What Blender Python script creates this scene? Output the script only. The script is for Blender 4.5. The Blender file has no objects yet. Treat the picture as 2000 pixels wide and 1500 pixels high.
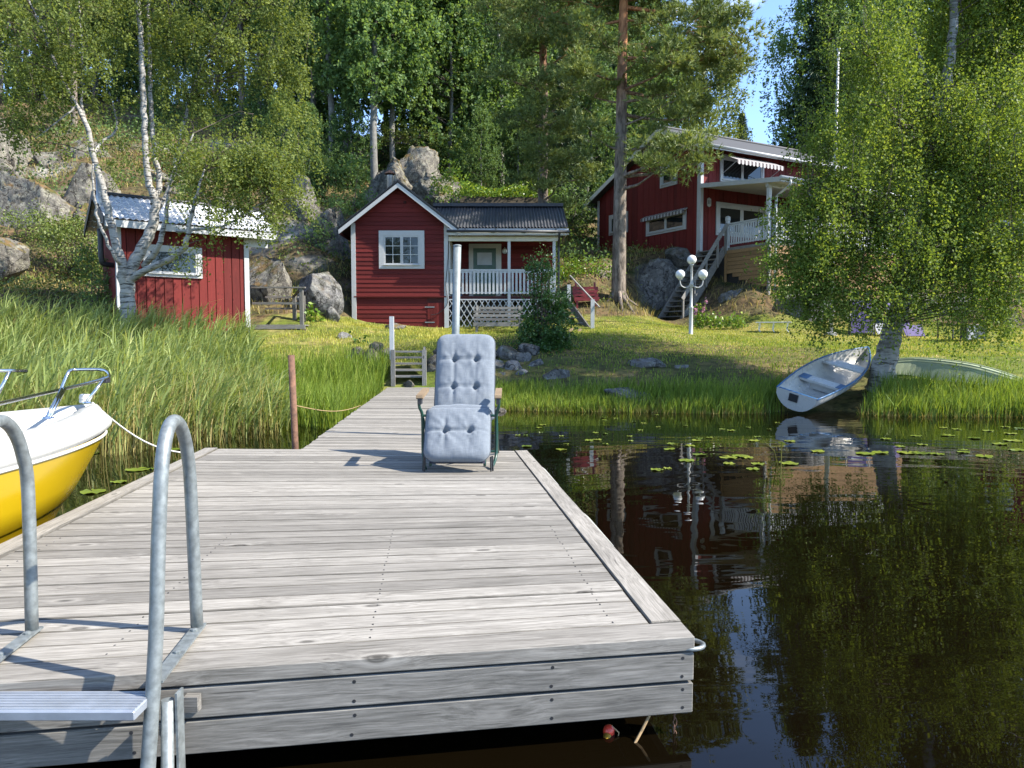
import bpy, bmesh, math, random
import numpy as np
from mathutils import Vector, Matrix, noise as mnoise

R = math.radians
SC = bpy.context.scene
COL = SC.collection
# ---------------------------------------------------------------- camera, sky, sun, exposure
EYE = 1.42
PITCH = R(3.43)
FPX = 1450.0
cd = bpy.data.cameras.new('camera')
cam = bpy.data.objects.new('camera', cd)
COL.objects.link(cam)
cam.location = (0, 0, EYE)
cam.rotation_euler = (R(90) - PITCH, 0, 0)
cd.sensor_width = 36
cd.lens = FPX * 36 / 2000
cd.clip_start = 0.05
cd.clip_end = 3000
SC.camera = cam

SUN_DIR = Vector((math.cos(R(43)) * .975, -math.cos(R(43)) * .222, math.sin(R(43)))).normalized()
w = bpy.data.worlds.new('World')
SC.world = w
w.use_nodes = True
wt = w.node_tree
wt.nodes.clear()
sky = wt.nodes.new('ShaderNodeTexSky')
sky.sky_type = 'NISHITA'
sky.sun_disc = False
sky.sun_elevation = R(43)
sky.sun_rotation = math.atan2(SUN_DIR.x, SUN_DIR.y)
sky.air_density = 1.0
sky.dust_density = 0.2
sky.ozone_density = 3.0
sky.altitude = 2500
bg = wt.nodes.new('ShaderNodeBackground')
bg.inputs['Strength'].default_value = 0.13
wo = wt.nodes.new('ShaderNodeOutputWorld')
# thin high cloud streaks over the clear sky
tc = wt.nodes.new('ShaderNodeTexCoord')
mp = wt.nodes.new('ShaderNodeMapping')
mp.inputs['Scale'].default_value = (2.2, 2.2, 7.0)
nz = wt.nodes.new('ShaderNodeTexNoise')
nz.inputs['Scale'].default_value = 1.6
nz.inputs['Detail'].default_value = 7
nz.inputs['Roughness'].default_value = 0.58
cr = wt.nodes.new('ShaderNodeValToRGB')
cr.color_ramp.elements[0].position = 0.54
cr.color_ramp.elements[0].color = (0, 0, 0, 1)
cr.color_ramp.elements[1].position = 0.82
cr.color_ramp.elements[1].color = (.62, .62, .62, 1)
mx = wt.nodes.new('ShaderNodeMix')
mx.data_type = 'RGBA'
mx.inputs[7].default_value = (6.5, 6.9, 7.4, 1)
wt.links.new(tc.outputs['Generated'], mp.inputs[0])
wt.links.new(mp.outputs[0], nz.inputs['Vector'])
wt.links.new(nz.outputs[0], cr.inputs[0])
wt.links.new(cr.outputs[0], mx.inputs[0])
wt.links.new(sky.outputs[0], mx.inputs[6])
wt.links.new(mx.outputs[2], bg.inputs[0])
wt.links.new(bg.outputs[0], wo.inputs[0])

sd = bpy.data.lights.new('sun', 'SUN')
sd.energy = 3.7
sd.angle = R(0.53)
sd.color = (1.0, 0.935, 0.83)
sun = bpy.data.objects.new('sun', sd)
COL.objects.link(sun)
sun.rotation_euler = SUN_DIR.to_track_quat('Z', 'Y').to_euler()
sun.location = SUN_DIR * 60

vs = SC.view_settings
vs.view_transform = 'Standard'
vs.look = 'None'
vs.gamma = 1
vs.use_curve_mapping = False
vs.exposure = 1.75
SC.cycles.max_bounces = 10
SC.cycles.diffuse_bounces = 6
SC.cycles.transmission_bounces = 8
SC.cycles.transparent_max_bounces = 8
SC.cycles.sample_clamp_indirect = 6


# ---------------------------------------------------------------- helpers
def at(px, py, D):
    """world point at distance D (along +Y) seen in the photograph at pixel px, py"""
    u = (px - 1000) / FPX
    v = (750 - py) / FPX
    dy = math.cos(PITCH) + v * math.sin(PITCH)
    dz = -math.sin(PITCH) + v * math.cos(PITCH)
    s = D / dy
    return Vector((u * s, D, EYE + dz * s))


def gr(px, py, z=0.0):
    u = (px - 1000) / FPX
    v = (750 - py) / FPX
    dy = math.cos(PITCH) + v * math.sin(PITCH)
    dz = -math.sin(PITCH) + v * math.cos(PITCH)
    s = (z - EYE) / dz
    return Vector((u * s, dy * s, z))


WM = {}


def new_obj(name, data, parent=None):
    o = bpy.data.objects.new(name, data)
    COL.objects.link(o)
    if parent is not None:
        o.parent = parent
        WM[o] = WM.get(parent, Matrix())
    else:
        WM[o] = Matrix()
    return o


def tag(o, label=None, cat=None, group=None, kind=None):
    if label: o['label'] = label
    if cat: o['category'] = cat
    if group: o['group'] = group
    if kind: o['kind'] = kind
    return o


def thing(name, label, cat, loc=(0, 0, 0), rz=0.0, group=None):
    o = bpy.data.objects.new(name, None)
    COL.objects.link(o)
    o.empty_display_size = 0.2
    o.location = loc
    o.rotation_euler = (0, 0, rz)
    WM[o] = Matrix.Translation(Vector(loc)) @ Matrix.Rotation(rz, 4, 'Z')
    return tag(o, label, cat, group)


def copy_tree(o, parent=None):
    c = o.copy()
    COL.objects.link(c)
    if parent is not None:
        c.parent = parent
    for ch in list(o.children):
        copy_tree(ch, c)
    return c


class MB:
    def __init__(self):
        self.v = []
        self.f = []

    def quad(self, a, b, c, d):
        n = len(self.v)
        self.v += [Vector(a), Vector(b), Vector(c), Vector(d)]
        self.f.append((n, n + 1, n + 2, n + 3))
        return self

    def box(self, x0, x1, y0, y1, z0, z1):
        n = len(self.v)
        for z in (z0, z1):
            for x, y in ((x0, y0), (x1, y0), (x1, y1), (x0, y1)):
                self.v.append(Vector((x, y, z)))
        for q in ((0, 3, 2, 1), (4, 5, 6, 7), (0, 1, 5, 4), (1, 2, 6, 5), (2, 3, 7, 6), (3, 0, 4, 7)):
            self.f.append(tuple(n + i for i in q))
        return self

    def hexa(self, bottom, top):
        """box from 4 bottom and 4 top corners (same order, counter-clockwise from above)"""
        n = len(self.v)
        self.v += [Vector(p) for p in bottom] + [Vector(p) for p in top]
        for q in ((0, 3, 2, 1), (4, 5, 6, 7), (0, 1, 5, 4), (1, 2, 6, 5), (2, 3, 7, 6), (3, 0, 4, 7)):
            self.f.append(tuple(n + i for i in q))
        return self

    def bar(self, a, b, wdt, h, up=(0, 0, 1)):
        """rectangular bar from a to b"""
        a = Vector(a)
        b = Vector(b)
        d = (b - a).normalized()
        s = d.cross(Vector(up))
        if s.length < 1e-4:
            s = d.cross(Vector((0, 1, 0)))
        s.normalize()
        u = s.cross(d).normalized()
        s *= wdt / 2
        u *= h / 2
        n = len(self.v)
        for p in (a, b):
            self.v += [p - s - u, p + s - u, p + s + u, p - s + u]
        for q in ((0, 1, 2, 3), (7, 6, 5, 4), (0, 4, 5, 1), (1, 5, 6, 2), (2, 6, 7, 3), (3, 7, 4, 0)):
            self.f.append(tuple(n + i for i in q))
        return self

    def prism(self, poly, ext):
        """polygon (list of 3d points) extruded by vector ext"""
        n = len(self.v)
        k = len(poly)
        ext = Vector(ext)
        self.v += [Vector(p) for p in poly] + [Vector(p) + ext for p in poly]
        self.f.append(tuple(n + i for i in range(k))[::-1])
        self.f.append(tuple(n + k + i for i in range(k)))
        for i in range(k):
            j = (i + 1) % k
            self.f.append((n + i, n + j, n + k + j, n + k + i))
        return self

    def tube(self, pts, rad, n=8, cap=True):
        pts = [Vector(p) for p in pts]
        if not hasattr(rad, '__len__'):
            rad = [rad] * len(pts)
        b = len(self.v)
        ref = None
        for i, p in enumerate(pts):
            d = (pts[min(i + 1, len(pts) - 1)] - pts[max(i - 1, 0)])
            if d.length < 1e-6:
                d = Vector((0, 0, 1))
            d.normalize()
            if ref is None:
                ref = d.orthogonal().normalized()
            ref = (ref - d * ref.dot(d))
            if ref.length < 1e-4:
                ref = d.orthogonal()
            ref.normalize()
            s = d.cross(ref)
            for k in range(n):
                a = 2 * math.pi * k / n
                self.v.append(p + (ref * math.cos(a) + s * math.sin(a)) * rad[i])
        for i in range(len(pts) - 1):
            for k in range(n):
                k2 = (k + 1) % n
                self.f.append((b + i * n + k, b + i * n + k2, b + (i + 1) * n + k2, b + (i + 1) * n + k))
        if cap:
            self.f.append(tuple(b + k for k in range(n))[::-1])
            self.f.append(tuple(b + (len(pts) - 1) * n + k for k in range(n)))
        return self

    def lathe(self, c, prof, n=12, axis=None):
        """profile of (radius, height) rings about the vertical through c"""
        c = Vector(c)
        b = len(self.v)
        for r, h in prof:
            for k in range(n):
                a = 2 * math.pi * k / n
                self.v.append(c + Vector((r * math.cos(a), r * math.sin(a), h)))
        for i in range(len(prof) - 1):
            for k in range(n):
                k2 = (k + 1) % n
                self.f.append((b + i * n + k, b + i * n + k2, b + (i + 1) * n + k2, b + (i + 1) * n + k))
        self.f.append(tuple(b + k for k in range(n))[::-1])
        self.f.append(tuple(b + (len(prof) - 1) * n + k for k in range(n)))
        return self

    def sphere(self, c, r, n=14, m=9, sc=(1, 1, 1)):
        prof = []
        for i in range(m + 1):
            a = -math.pi / 2 + math.pi * i / m
            prof.append((max(1e-3, r * math.cos(a)) * sc[0], r * math.sin(a) * sc[2]))
        return self.lathe(c, prof, n)

    def grid(self, rows, close=False):
        """rows: list of lists of points"""
        b = len(self.v)
        m = len(rows[0])
        for r_ in rows:
            self.v += [Vector(p) for p in r_]
        for i in range(len(rows) - 1):
            for j in range(m - 1 + (1 if close else 0)):
                j2 = (j + 1) % m
                self.f.append((b + i * m + j, b + i * m + j2, b + (i + 1) * m + j2, b + (i + 1) * m + j))
        return self

    def build(self, name, mat, parent=None, smooth=False, world=False, bevel=0.0):
        vv = self.v
        if world and parent is not None:
            inv = WM.get(parent, Matrix()).inverted()
            vv = [inv @ p for p in vv]
        me = bpy.data.meshes.new(name)
        me.from_pydata([tuple(p) for p in vv], [], self.f)
        if bevel:
            bm = bmesh.new()
            bm.from_mesh(me)
            bmesh.ops.bevel(bm, geom=list(bm.edges), offset=bevel, segments=1, affect='EDGES')
            bm.to_mesh(me)
            bm.free()
        if smooth:
            me.polygons.foreach_set('use_smooth', [len(p.vertices) <= 4 for p in me.polygons])
        me.materials.append(mat)
        return new_obj(name, me, parent)


def np_mesh(name, verts, quads=None, tris=None, tint=None, mat=None, smooth=False):
    """fast mesh from numpy arrays; tint: one value per face (quads first, then triangles)"""
    me = bpy.data.meshes.new(name)
    nv = len(verts)
    nq = 0 if quads is None else len(quads)
    nt = 0 if tris is None else len(tris)
    me.vertices.add(nv)
    me.vertices.foreach_set('co', np.asarray(verts, dtype=np.float32).ravel())
    loops = []
    if nq: loops.append(np.asarray(quads, dtype=np.int32).ravel())
    if nt: loops.append(np.asarray(tris, dtype=np.int32).ravel())
    loops = np.concatenate(loops)
    me.loops.add(len(loops))
    me.loops.foreach_set('vertex_index', loops)
    me.polygons.add(nq + nt)
    starts = np.concatenate([np.arange(nq) * 4, nq * 4 + np.arange(nt) * 3]).astype(np.int32)
    me.polygons.foreach_set('loop_start', starts)
    if smooth:
        me.polygons.foreach_set('use_smooth', np.ones(nq + nt, dtype=bool))
    me.update(calc_edges=True)
    me.validate()
    if tint is not None:
        a = me.attributes.new('tint', 'FLOAT', 'FACE')
        a.data.foreach_set('value', np.asarray(tint, dtype=np.float32))
    if mat: me.materials.append(mat)
    return me


# ---------------------------------------------------------------- materials
class NT:
    def __init__(self, name):
        self.m = bpy.data.materials.new(name)
        self.m.use_nodes = True
        self.t = self.m.node_tree
        self.b = self.t.nodes['Principled BSDF']
        self.out = self.t.nodes['Material Output']

    def n(self, typ, **kw):
        nd = self.t.nodes.new('ShaderNode' + typ)
        for k, v_ in kw.items():
            if k.startswith('i_'):
                nd.inputs[k[2:].replace('_', ' ')].default_value = v_
            else:
                setattr(nd, k, v_)
        return nd

    def l(self, a, b):
        self.t.links.new(a, b)

    def coords(self, scale=(1, 1, 1), kind='Object', rand=False):
        tcn = self.n('TexCoord')
        m_ = self.n('Mapping')
        m_.inputs['Scale'].default_value = scale
        self.l(tcn.outputs[kind], m_.inputs[0])
        if rand:
            oi = self.n('ObjectInfo')
            vm = self.n('VectorMath', operation='SCALE')
            vm.inputs[0].default_value = (31.7, 17.3, 11.9)
            self.l(oi.outputs['Random'], vm.inputs['Scale'])
            self.l(vm.outputs[0], m_.inputs['Location'])
        return m_.outputs[0]

    def noise(self, vec, scale=5, detail=4, rough=0.55, dist=0.0):
        x = self.n('TexNoise')
        x.inputs['Scale'].default_value = scale
        x.inputs['Detail'].default_value = detail
        x.inputs['Roughness'].default_value = rough
        x.inputs['Distortion'].default_value = dist
        self.l(vec, x.inputs['Vector'])
        return x.outputs[0]

    def ramp(self, fac, stops):
        x = self.n('ValToRGB')
        e = x.color_ramp.elements
        while len(e) < len(stops): e.new(0.5)
        for el, (p, c) in zip(e, stops):
            el.position = p
            el.color = (c[0], c[1], c[2], 1) if hasattr(c, '__len__') else (c, c, c, 1)
        self.l(fac, x.inputs[0])
        return x.outputs[0]

    def mix(self, fac, a, b, blend='MIX'):
        x = self.n('Mix')
        x.data_type = 'RGBA'
        x.blend_type = blend
        for s, val in ((0, fac), (6, a), (7, b)):
            if hasattr(val, 'is_output') or hasattr(val, 'links'):
                self.l(val, x.inputs[s])
            elif s == 0:
                x.inputs[0].default_value = val
            else:
                x.inputs[s].default_value = (val[0], val[1], val[2], 1)
        return x.outputs[2]

    def base(self, c):
        if hasattr(c, 'links'):
            self.l(c, self.b.inputs['Base Color'])
        else:
            self.b.inputs['Base Color'].default_value = (c[0], c[1], c[2], 1)

    def rough(self, r_):
        if hasattr(r_, 'links'):
            self.l(r_, self.b.inputs['Roughness'])
        else:
            self.b.inputs['Roughness'].default_value = r_

    def bump(self, h, strength=0.3, dist=0.02):
        x = self.n('Bump')
        x.inputs['Strength'].default_value = strength
        x.inputs['Distance'].default_value = dist
        self.l(h, x.inputs['Height'])
        self.l(x.outputs[0], self.b.inputs['Normal'])
        return x


def plain(name, c, rough=0.5, metal=0.0, var=0.12, vscale=6, spec=0.5, bump=0.0):
    """paint or metal with slight procedural wear"""
    t = NT(name)
    vec = t.coords()
    nn = t.noise(vec, vscale, 5, 0.6)
    d = tuple(q * (1 - var) for q in c)
    e = tuple(min(1, q * (1 + var)) for q in c)
    t.base(t.ramp(nn, [(0.3, d), (0.7, e)]))
    t.rough(t.ramp(nn, [(0.2, max(0, rough - .08)), (0.8, min(1, rough + .08))]))
    t.b.inputs['Metallic'].default_value = metal
    t.b.inputs['Specular IOR Level'].default_value = spec
    if bump:
        t.bump(t.noise(vec, vscale * 6, 4), bump, 0.01)
    return t.m


def wood(name, dark, light, stain=None, axis='X', rough=0.75, grain=1.0):
    """weathered timber: fine grain along one axis of the piece, broader streaks, dark checks, knots"""
    t = NT(name)

    def ax(lo, hi):
        return {'X': (lo, hi, hi), 'Y': (hi, lo, hi), 'Z': (hi, hi, lo)}[axis]
    base_v = t.coords(ax(1.0, 1.0), rand=True)
    # knots: rare round spots that also push the grain lines aside
    vo = t.n('TexVoronoi')
    vo.inputs['Scale'].default_value = 1.0
    t.l(t.coords(ax(2.3, 5.2), rand=True), vo.inputs['Vector'])
    kd = vo.outputs['Distance']
    warp = t.n('TexNoise')
    warp.inputs['Scale'].default_value = 3.0
    warp.inputs['Detail'].default_value = 2
    t.l(base_v, warp.inputs['Vector'])

    def warped(lo, hi, amt):
        m_ = t.n('VectorMath', operation='MULTIPLY')
        m_.inputs[1].default_value = ax(lo, hi)
        add = t.n('VectorMath', operation='MULTIPLY_ADD')
        t.l(warp.outputs['Color'], add.inputs[0])
        add.inputs[1].default_value = ax(0.0, amt)
        t.l(base_v, add.inputs[2])
        k2 = t.n('VectorMath', operation='MULTIPLY_ADD')
        kk = t.ramp(kd, [(.0, .022), (.45, 0.0)])
        t.l(kk, k2.inputs[0])
        k2.inputs[1].default_value = ax(0.0, 1.0)
        t.l(add.outputs[0], k2.inputs[2])
        t.l(k2.outputs[0], m_.inputs[0])
        return m_.outputs[0]
    fine = t.noise(warped(6.0, 210 * grain, .02), 1.0, 5, 0.65, 0.1)
    med = t.noise(warped(2.6, 60 * grain, .03), 1.0, 5, 0.62, 0.2)
    broad = t.noise(t.coords(ax(1.3, 6), rand=True), 1.2, 6, 0.68, 0.3)
    chk = t.noise(warped(2.2, 130 * grain, .02), 1.0, 3, 0.5, 0.1)
    oi = t.n('ObjectInfo')
    mid = tuple((a + b) / 2 for a, b in zip(dark, light))
    st = stain or tuple(q * .55 for q in dark)
    c = t.ramp(med, [(0.34, dark), (0.5, mid), (0.64, light)])
    c2 = t.ramp(fine, [(0.36, tuple(q * .8 for q in dark)), (0.5, mid), (0.62, tuple(min(1, q * 1.08) for q in light))])
    c = t.mix(.5, c, c2)
    c = t.mix(t.ramp(broad, [(0.50, 0.0), (0.72, 0.38)]), c, st)
    c = t.mix(t.ramp(chk, [(0.64, 0.0), (0.72, 0.75)]), c, tuple(q * .3 for q in dark))
    tone = t.ramp(oi.outputs['Random'], [(0, .70), (.5, .95), (1, 1.12)])
    c = t.mix(1.0, c, tone, 'MULTIPLY')
    c = t.mix(t.ramp(kd, [(.03, .9), (.055, .45), (.075, .75), (.10, 0.0)]), c, tuple(q * .32 for q in dark))
    c = t.mix(t.ramp(kd, [(.10, 0.0), (.13, .45), (.2, 0.0)]), c, light)
    t.base(c)
    t.rough(rough)
    t.b.inputs['Specular IOR Level'].default_value = 0.25
    t.bump(t.mix(.5, fine, med), 0.4, 0.003)
    return t.m


def leafmat(name, dark, mid, light, trans=0.35, rough=0.42, spec=0.4):
    t = NT(name)
    a = t.n('Attribute')
    a.attribute_name = 'tint'
    c = t.ramp(a.outputs['Fac'], [(0.0, dark), (0.55, mid), (1.0, light)])
    t.base(c)
    t.rough(rough)
    t.b.inputs['Specular IOR Level'].default_value = spec
    tr = t.n('BsdfTranslucent')
    tcol = t.mix(1.0, c, (1.25, 1.15, .55), 'MULTIPLY')
    t.l(tcol, tr.inputs[0])
    ms = t.n('MixShader')
    ms.inputs[0].default_value = trans
    t.l(t.b.outputs[0], ms.inputs[1])
    t.l(tr.outputs[0], ms.inputs[2])
    t.l(ms.outputs[0], t.out.inputs[0])
    return t.m


def rockmat(name, base, pale, dark, moss=0.4):
    t = NT(name)
    vec = t.coords((1, 1, 1), rand=True)
    vz = t.coords((2.4, 2.4, .5), rand=True)
    big = t.noise(vec, 1.3, 7, 0.66, 0.5)
    fine = t.noise(vec, 11, 7, 0.75)
    lich = t.noise(vec, 4.2, 9, 0.78)
    streak = t.noise(vz, 1.5, 5, .65, .6)
    c = t.ramp(big, [(0.32, dark), (0.46, base), (0.66, tuple(min(1, q * 1.3) for q in base))])
    c = t.mix(t.ramp(lich, [(0.50, 0.0), (0.57, 0.9)]), c, pale)
    c = t.mix(t.ramp(streak, [(0.54, 0.0), (0.68, .8)]), c, tuple(q * .7 for q in dark))
    c = t.mix(t.ramp(fine, [(0.34, 0.85), (0.46, 0.0)]), c, tuple(q * .4 for q in dark))
    vo = t.n('TexVoronoi', feature='DISTANCE_TO_EDGE')
    vo.inputs['Scale'].default_value = 1.1
    dis = t.n('VectorMath', operation='ADD')
    t.l(vec, dis.inputs[0])
    nc = t.n('TexNoise')
    nc.inputs['Scale'].default_value = 2.5
    nc.inputs['Detail'].default_value = 5
    t.l(vec, nc.inputs['Vector'])
    sc_ = t.n('VectorMath', operation='SCALE')
    sc_.inputs['Scale'].default_value = 1.1
    t.l(nc.outputs['Color'], sc_.inputs[0])
    t.l(sc_.outputs[0], dis.inputs[1])
    t.l(dis.outputs[0], vo.inputs['Vector'])
    cm = t.n('Math', operation='MULTIPLY')
    t.l(t.ramp(vo.outputs['Distance'], [(0.0, .9), (.022, 0.0)]), cm.inputs[0])
    t.l(t.ramp(big, [(.44, 0.0), (.54, 1.0)]), cm.inputs[1])
    crack = cm.outputs[0]
    c = t.mix(crack, c, tuple(q * .3 for q in dark))
    geo = t.n('NewGeometry')
    sep = t.n('SeparateXYZ')
    t.l(geo.outputs['Normal'], sep.inputs[0])
    ma = t.n('Math', operation='MULTIPLY')
    t.l(t.ramp(sep.outputs['Z'], [(0.35, 0.0), (0.8, 1.0)]), ma.inputs[0])
    t.l(t.ramp(t.noise(vec, 2.2, 6, .65), [(0.46, 0.0), (0.56, moss * 2)]), ma.inputs[1])
    mcol = t.ramp(t.noise(vec, 3.3, 3), [(.4, (.07, .075, .02)), (.6, (.17, .11, .05))])
    c = t.mix(ma.outputs[0], c, mcol)
    t.base(c)
    t.rough(0.92)
    t.b.inputs['Specular IOR Level'].default_value = 0.15
    h = t.mix(0.45, big, fine)
    h = t.mix(crack, h, (0, 0, 0))
    t.bump(h, 0.9, 0.16)
    return t.m


def birchbark(name, white=(.62, .60, .56), patch=0.5):
    t = NT(name)
    vec = t.coords((1.2, 1.2, 9.0))
    n1 = t.noise(vec, 3.0, 5, 0.65, .3)
    n2 = t.noise(t.coords((1, 1, 1.4)), 1.7, 5, 0.65)
    n3 = t.noise(t.coords((2.5, 2.5, 30)), 4.0, 3, .6)
    c = t.ramp(n2, [(0.3, tuple(q * .62 for q in white)), (0.6, white)])
    c = t.mix(t.ramp(n3, [(0.60, 0.0), (0.68, .7)]), c, (.10, .09, .08))
    c = t.mix(t.ramp(n1, [(0.53, 0.0), (0.60, 1.0)]), c, (.05, .045, .04))
    c = t.mix(t.ramp(n2, [(patch, 0.0), (patch + .1, .85)]), c, (.13, .12, .10))
    t.base(c)
    t.rough(.7)
    t.b.inputs['Specular IOR Level'].default_value = 0.2
    t.bump(n1, .5, .03)
    return t.m


M = {}
M['deck'] = wood('weathered_deck_wood', (0.1444, 0.1322, 0.114), (0.3496, 0.3283, 0.2926), (0.0798, 0.07448, 0.06232))
M['deck_y'] = wood('weathered_deck_wood_lengthwise', (0.1368, 0.1254, 0.1064), (0.3192, 0.2964, 0.2622), (0.076, 0.0722, 0.0646))
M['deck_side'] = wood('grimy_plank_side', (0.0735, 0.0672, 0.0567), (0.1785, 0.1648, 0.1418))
M['fascia'] = wood('weathered_fascia_wood', (0.1032, 0.09718, 0.086), (0.258, 0.2434, 0.2193), (0.0688, 0.0688, 0.06708), grain=.7)
M['greywood'] = wood('grey_timber', (0.1105, 0.1062, 0.09775), (0.289, 0.272, 0.2465), None)
M['greywood_z'] = wood('grey_timber_upright', (0.1105, 0.1062, 0.09775), (0.289, 0.272, 0.2465), None, 'Z')
M['darkwood'] = wood('dark_timber', (.05, .047, .043), (.13, .125, .12), None)
M['armwood'] = wood('warm_arm_wood', (0.17, 0.119, 0.07225), (0.289, 0.2125, 0.1318), (0.119, 0.0765, 0.0425))
M['larch'] = wood('larch_slats', (0.2, 0.112, 0.048), (0.32, 0.2, 0.096), (0.12, 0.072, 0.032))
M['red'] = wood('red_paint_boards', (0.1056, 0.01232, 0.01056), (0.154, 0.01936, 0.01672), (0.0704, 0.0088, 0.00792), 'X', .72)
M['red_z'] = wood('red_paint_upright_boards', (0.1144, 0.0132, 0.01144), (0.1672, 0.02112, 0.0176), (0.0792, 0.00968, 0.0088), 'Z', .72)
M['redbright'] = plain('bright_red_paint', (.17, .015, .015), .5)
M['reddark'] = plain('dark_red_backing', (.05, .006, .005), .8)
M['white'] = plain('white_paint', (0.416, 0.42, 0.416), .45, var=.07, vscale=4)
M['offwhite'] = plain('cream_paint', (0.527, 0.5015, 0.442), .55, var=.08)
M['roofdark'] = plain('dark_corrugated_metal', (0.06375, 0.06545, 0.07225), .42, .2, .2)
M['rooftrim'] = plain('black_roof_trim', (.018, .019, .022), .45)
M['tile'] = plain('glossy_grey_roof_sheet', (.50, .51, .53), .42, .35, .15, 9)
M['felt'] = plain('dark_roof_felt', (.055, .056, .06), .75, 0, .25, 12)
M['galv'] = plain('galvanised_steel', (0.2125, 0.2338, 0.2338), .52, .5, .28, 38)
M['polesteel'] = plain('dull_zinc_pole', (.20, .225, .225), .6, .35, .25, 9)
M['alu'] = plain('aluminium_step', (0.416, 0.448, 0.496), .38, .6, .08, 14)
M['chrome'] = plain('polished_steel', (.66, .64, .60), .16, 1.0, .03)
M['yellow'] = plain('yellow_gelcoat', (0.416, 0.276, 0.0064), .22, var=.04, vscale=2)
M['gelwhite'] = plain('white_gelcoat', (0.424, 0.42, 0.396), .28, var=.03, vscale=3)
M['gelgrey'] = plain('pale_grey_gelcoat', (.62, .63, .62), .4, var=.08, vscale=5)
M['bluepaint'] = plain('blue_paint', (.025, .10, .22), .45, var=.3, vscale=9)
M['blackrub'] = plain('black_rubber', (.018, .018, .02), .5)
M['navy'] = plain('navy_fabric', (.018, .02, .04), .85)
M['greenboat'] = plain('pale_green_boat_paint', (.28, .32, .20), .5, var=.15, vscale=5)
M['greendoor'] = plain('dark_green_paint', (.015, .065, .035), .4)
M['greenmetal'] = plain('dark_green_tube', (.008, .042, .030), .35)
M['curtain'] = plain('pale_curtain', (0.44, 0.456, 0.464), .9)
M['purple'] = plain('purple_fabric', (0.0675, 0.0468, 0.144), .75, var=.06)
M['greyfabric'] = plain('dark_grey_fabric', (.06, .07, .085), .8, var=.06)
M['palefabric'] = plain('pale_grey_fabric', (0.323, 0.323, 0.357), .8, var=.06)
M['silver'] = plain('silver_tube', (.6, .62, .62), .35, .4)
M['rope'] = plain('white_rope', (0.528, 0.52, 0.48), .85, var=.15, vscale=60)
M['oldrope'] = plain('brown_rope', (.33, .22, .11), .9, var=.2, vscale=60)
M['rust'] = plain('rusty_iron', (.14, .07, .042), .85, var=.5, vscale=14, bump=.3)
M['orange'] = plain('red_orange_plastic', (.60, .055, .03), .3)
M['yelplast'] = plain('yellow_brown_plastic', (.35, .22, .03), .3)
M['globe'] = plain('opal_globe', (0.68, 0.68, 0.672), .25, var=.03)
M['concrete'] = plain('concrete', (.33, .32, .30), .9, var=.2, vscale=8, bump=.2)
M['steelpipe'] = plain('stove_pipe', (.36, .37, .38), .4, .7, .2, 10)
M['soil'] = plain('dark_turf_edge', (.05, .038, .022), .95, var=.4, vscale=8, bump=.5)


def glassmat():
    t = NT('window_glass')
    t.base((.012, .016, .018))
    t.rough(.03)
    t.b.inputs['Specular IOR Level'].default_value = .6
    return t.m


M['glass'] = glassmat()


def paneglass():
    t = NT('clear_pane')
    gl = t.n('BsdfGlossy')
    gl.inputs['Roughness'].default_value = .02
    tr = t.n('BsdfTransparent')
    tr.inputs[0].default_value = (.9, .94, .93, 1)
    fr = t.n('Fresnel')
    fr.inputs[0].default_value = 1.75
    ms = t.n('MixShader')
    t.l(fr.outputs[0], ms.inputs[0])
    t.l(tr.outputs[0], ms.inputs[1])
    t.l(gl.outputs[0], ms.inputs[2])
    t.l(ms.outputs[0], t.out.inputs[0])
    return t.m


M['pane'] = paneglass()


def cushionmat():
    t = NT('blue_grey_cushion_fabric')
    vec = t.coords((1, 1, 1))
    wv = t.noise(t.coords((240, 18, 18)), 1, 3)
    wv2 = t.noise(t.coords((18, 18, 240)), 1, 3)
    c = t.ramp(t.mix(.5, wv, wv2), [(0.35, (.125, .145, .168)), (0.65, (.18, .203, .232))])
    c = t.mix(t.ramp(t.noise(vec, 5, 3), [(.35, .25), (.6, 0.0)]), c, (.113, .13, .15))
    t.base(c)
    t.rough(.9)
    t.b.inputs['Specular IOR Level'].default_value = .15
    t.b.inputs['Sheen Weight'].default_value = .2
    t.bump(t.mix(.35, t.noise(t.coords((1, 1, .6)), 16, 6, .6, 1.2), t.noise(vec, 320, 2)), .22, .012)
    return t.m


M['cushion'] = cushionmat()


def awningmat(axis='X'):
    t = NT('striped_awning_cloth')
    tcn = t.n('TexCoord')
    sep = t.n('SeparateXYZ')
    t.l(tcn.outputs['Object'], sep.inputs[0])
    m1 = t.n('Math', operation='MULTIPLY')
    t.l(sep.outputs[axis], m1.inputs[0])
    m1.inputs[1].default_value = 5.0
    m2 = t.n('Math', operation='FRACT')
    t.l(m1.outputs[0], m2.inputs[0])
    m3 = t.n('Math', operation='GREATER_THAN')
    t.l(m2.outputs[0], m3.inputs[0])
    m3.inputs[1].default_value = .5
    t.base(t.mix(m3.outputs[0], (.42, .40, .385), (.10, .08, .08)))
    t.rough(.9)
    return t.m


M['awning'] = awningmat()
M['awning_y'] = awningmat('Y')
M['birch'] = birchbark('birch_bark', (0.378, 0.36, 0.3285), patch=.54)
M['birchold'] = birchbark('old_birch_bark', (0.36, 0.3465, 0.3195), patch=.49)
M['aspen'] = plain('grey_aspen_bark', (.17, .165, .15), .9, var=.4, vscale=5, bump=.5)
M['twig'] = plain('brown_twigs', (.075, .055, .045), .85, var=.3)


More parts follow.
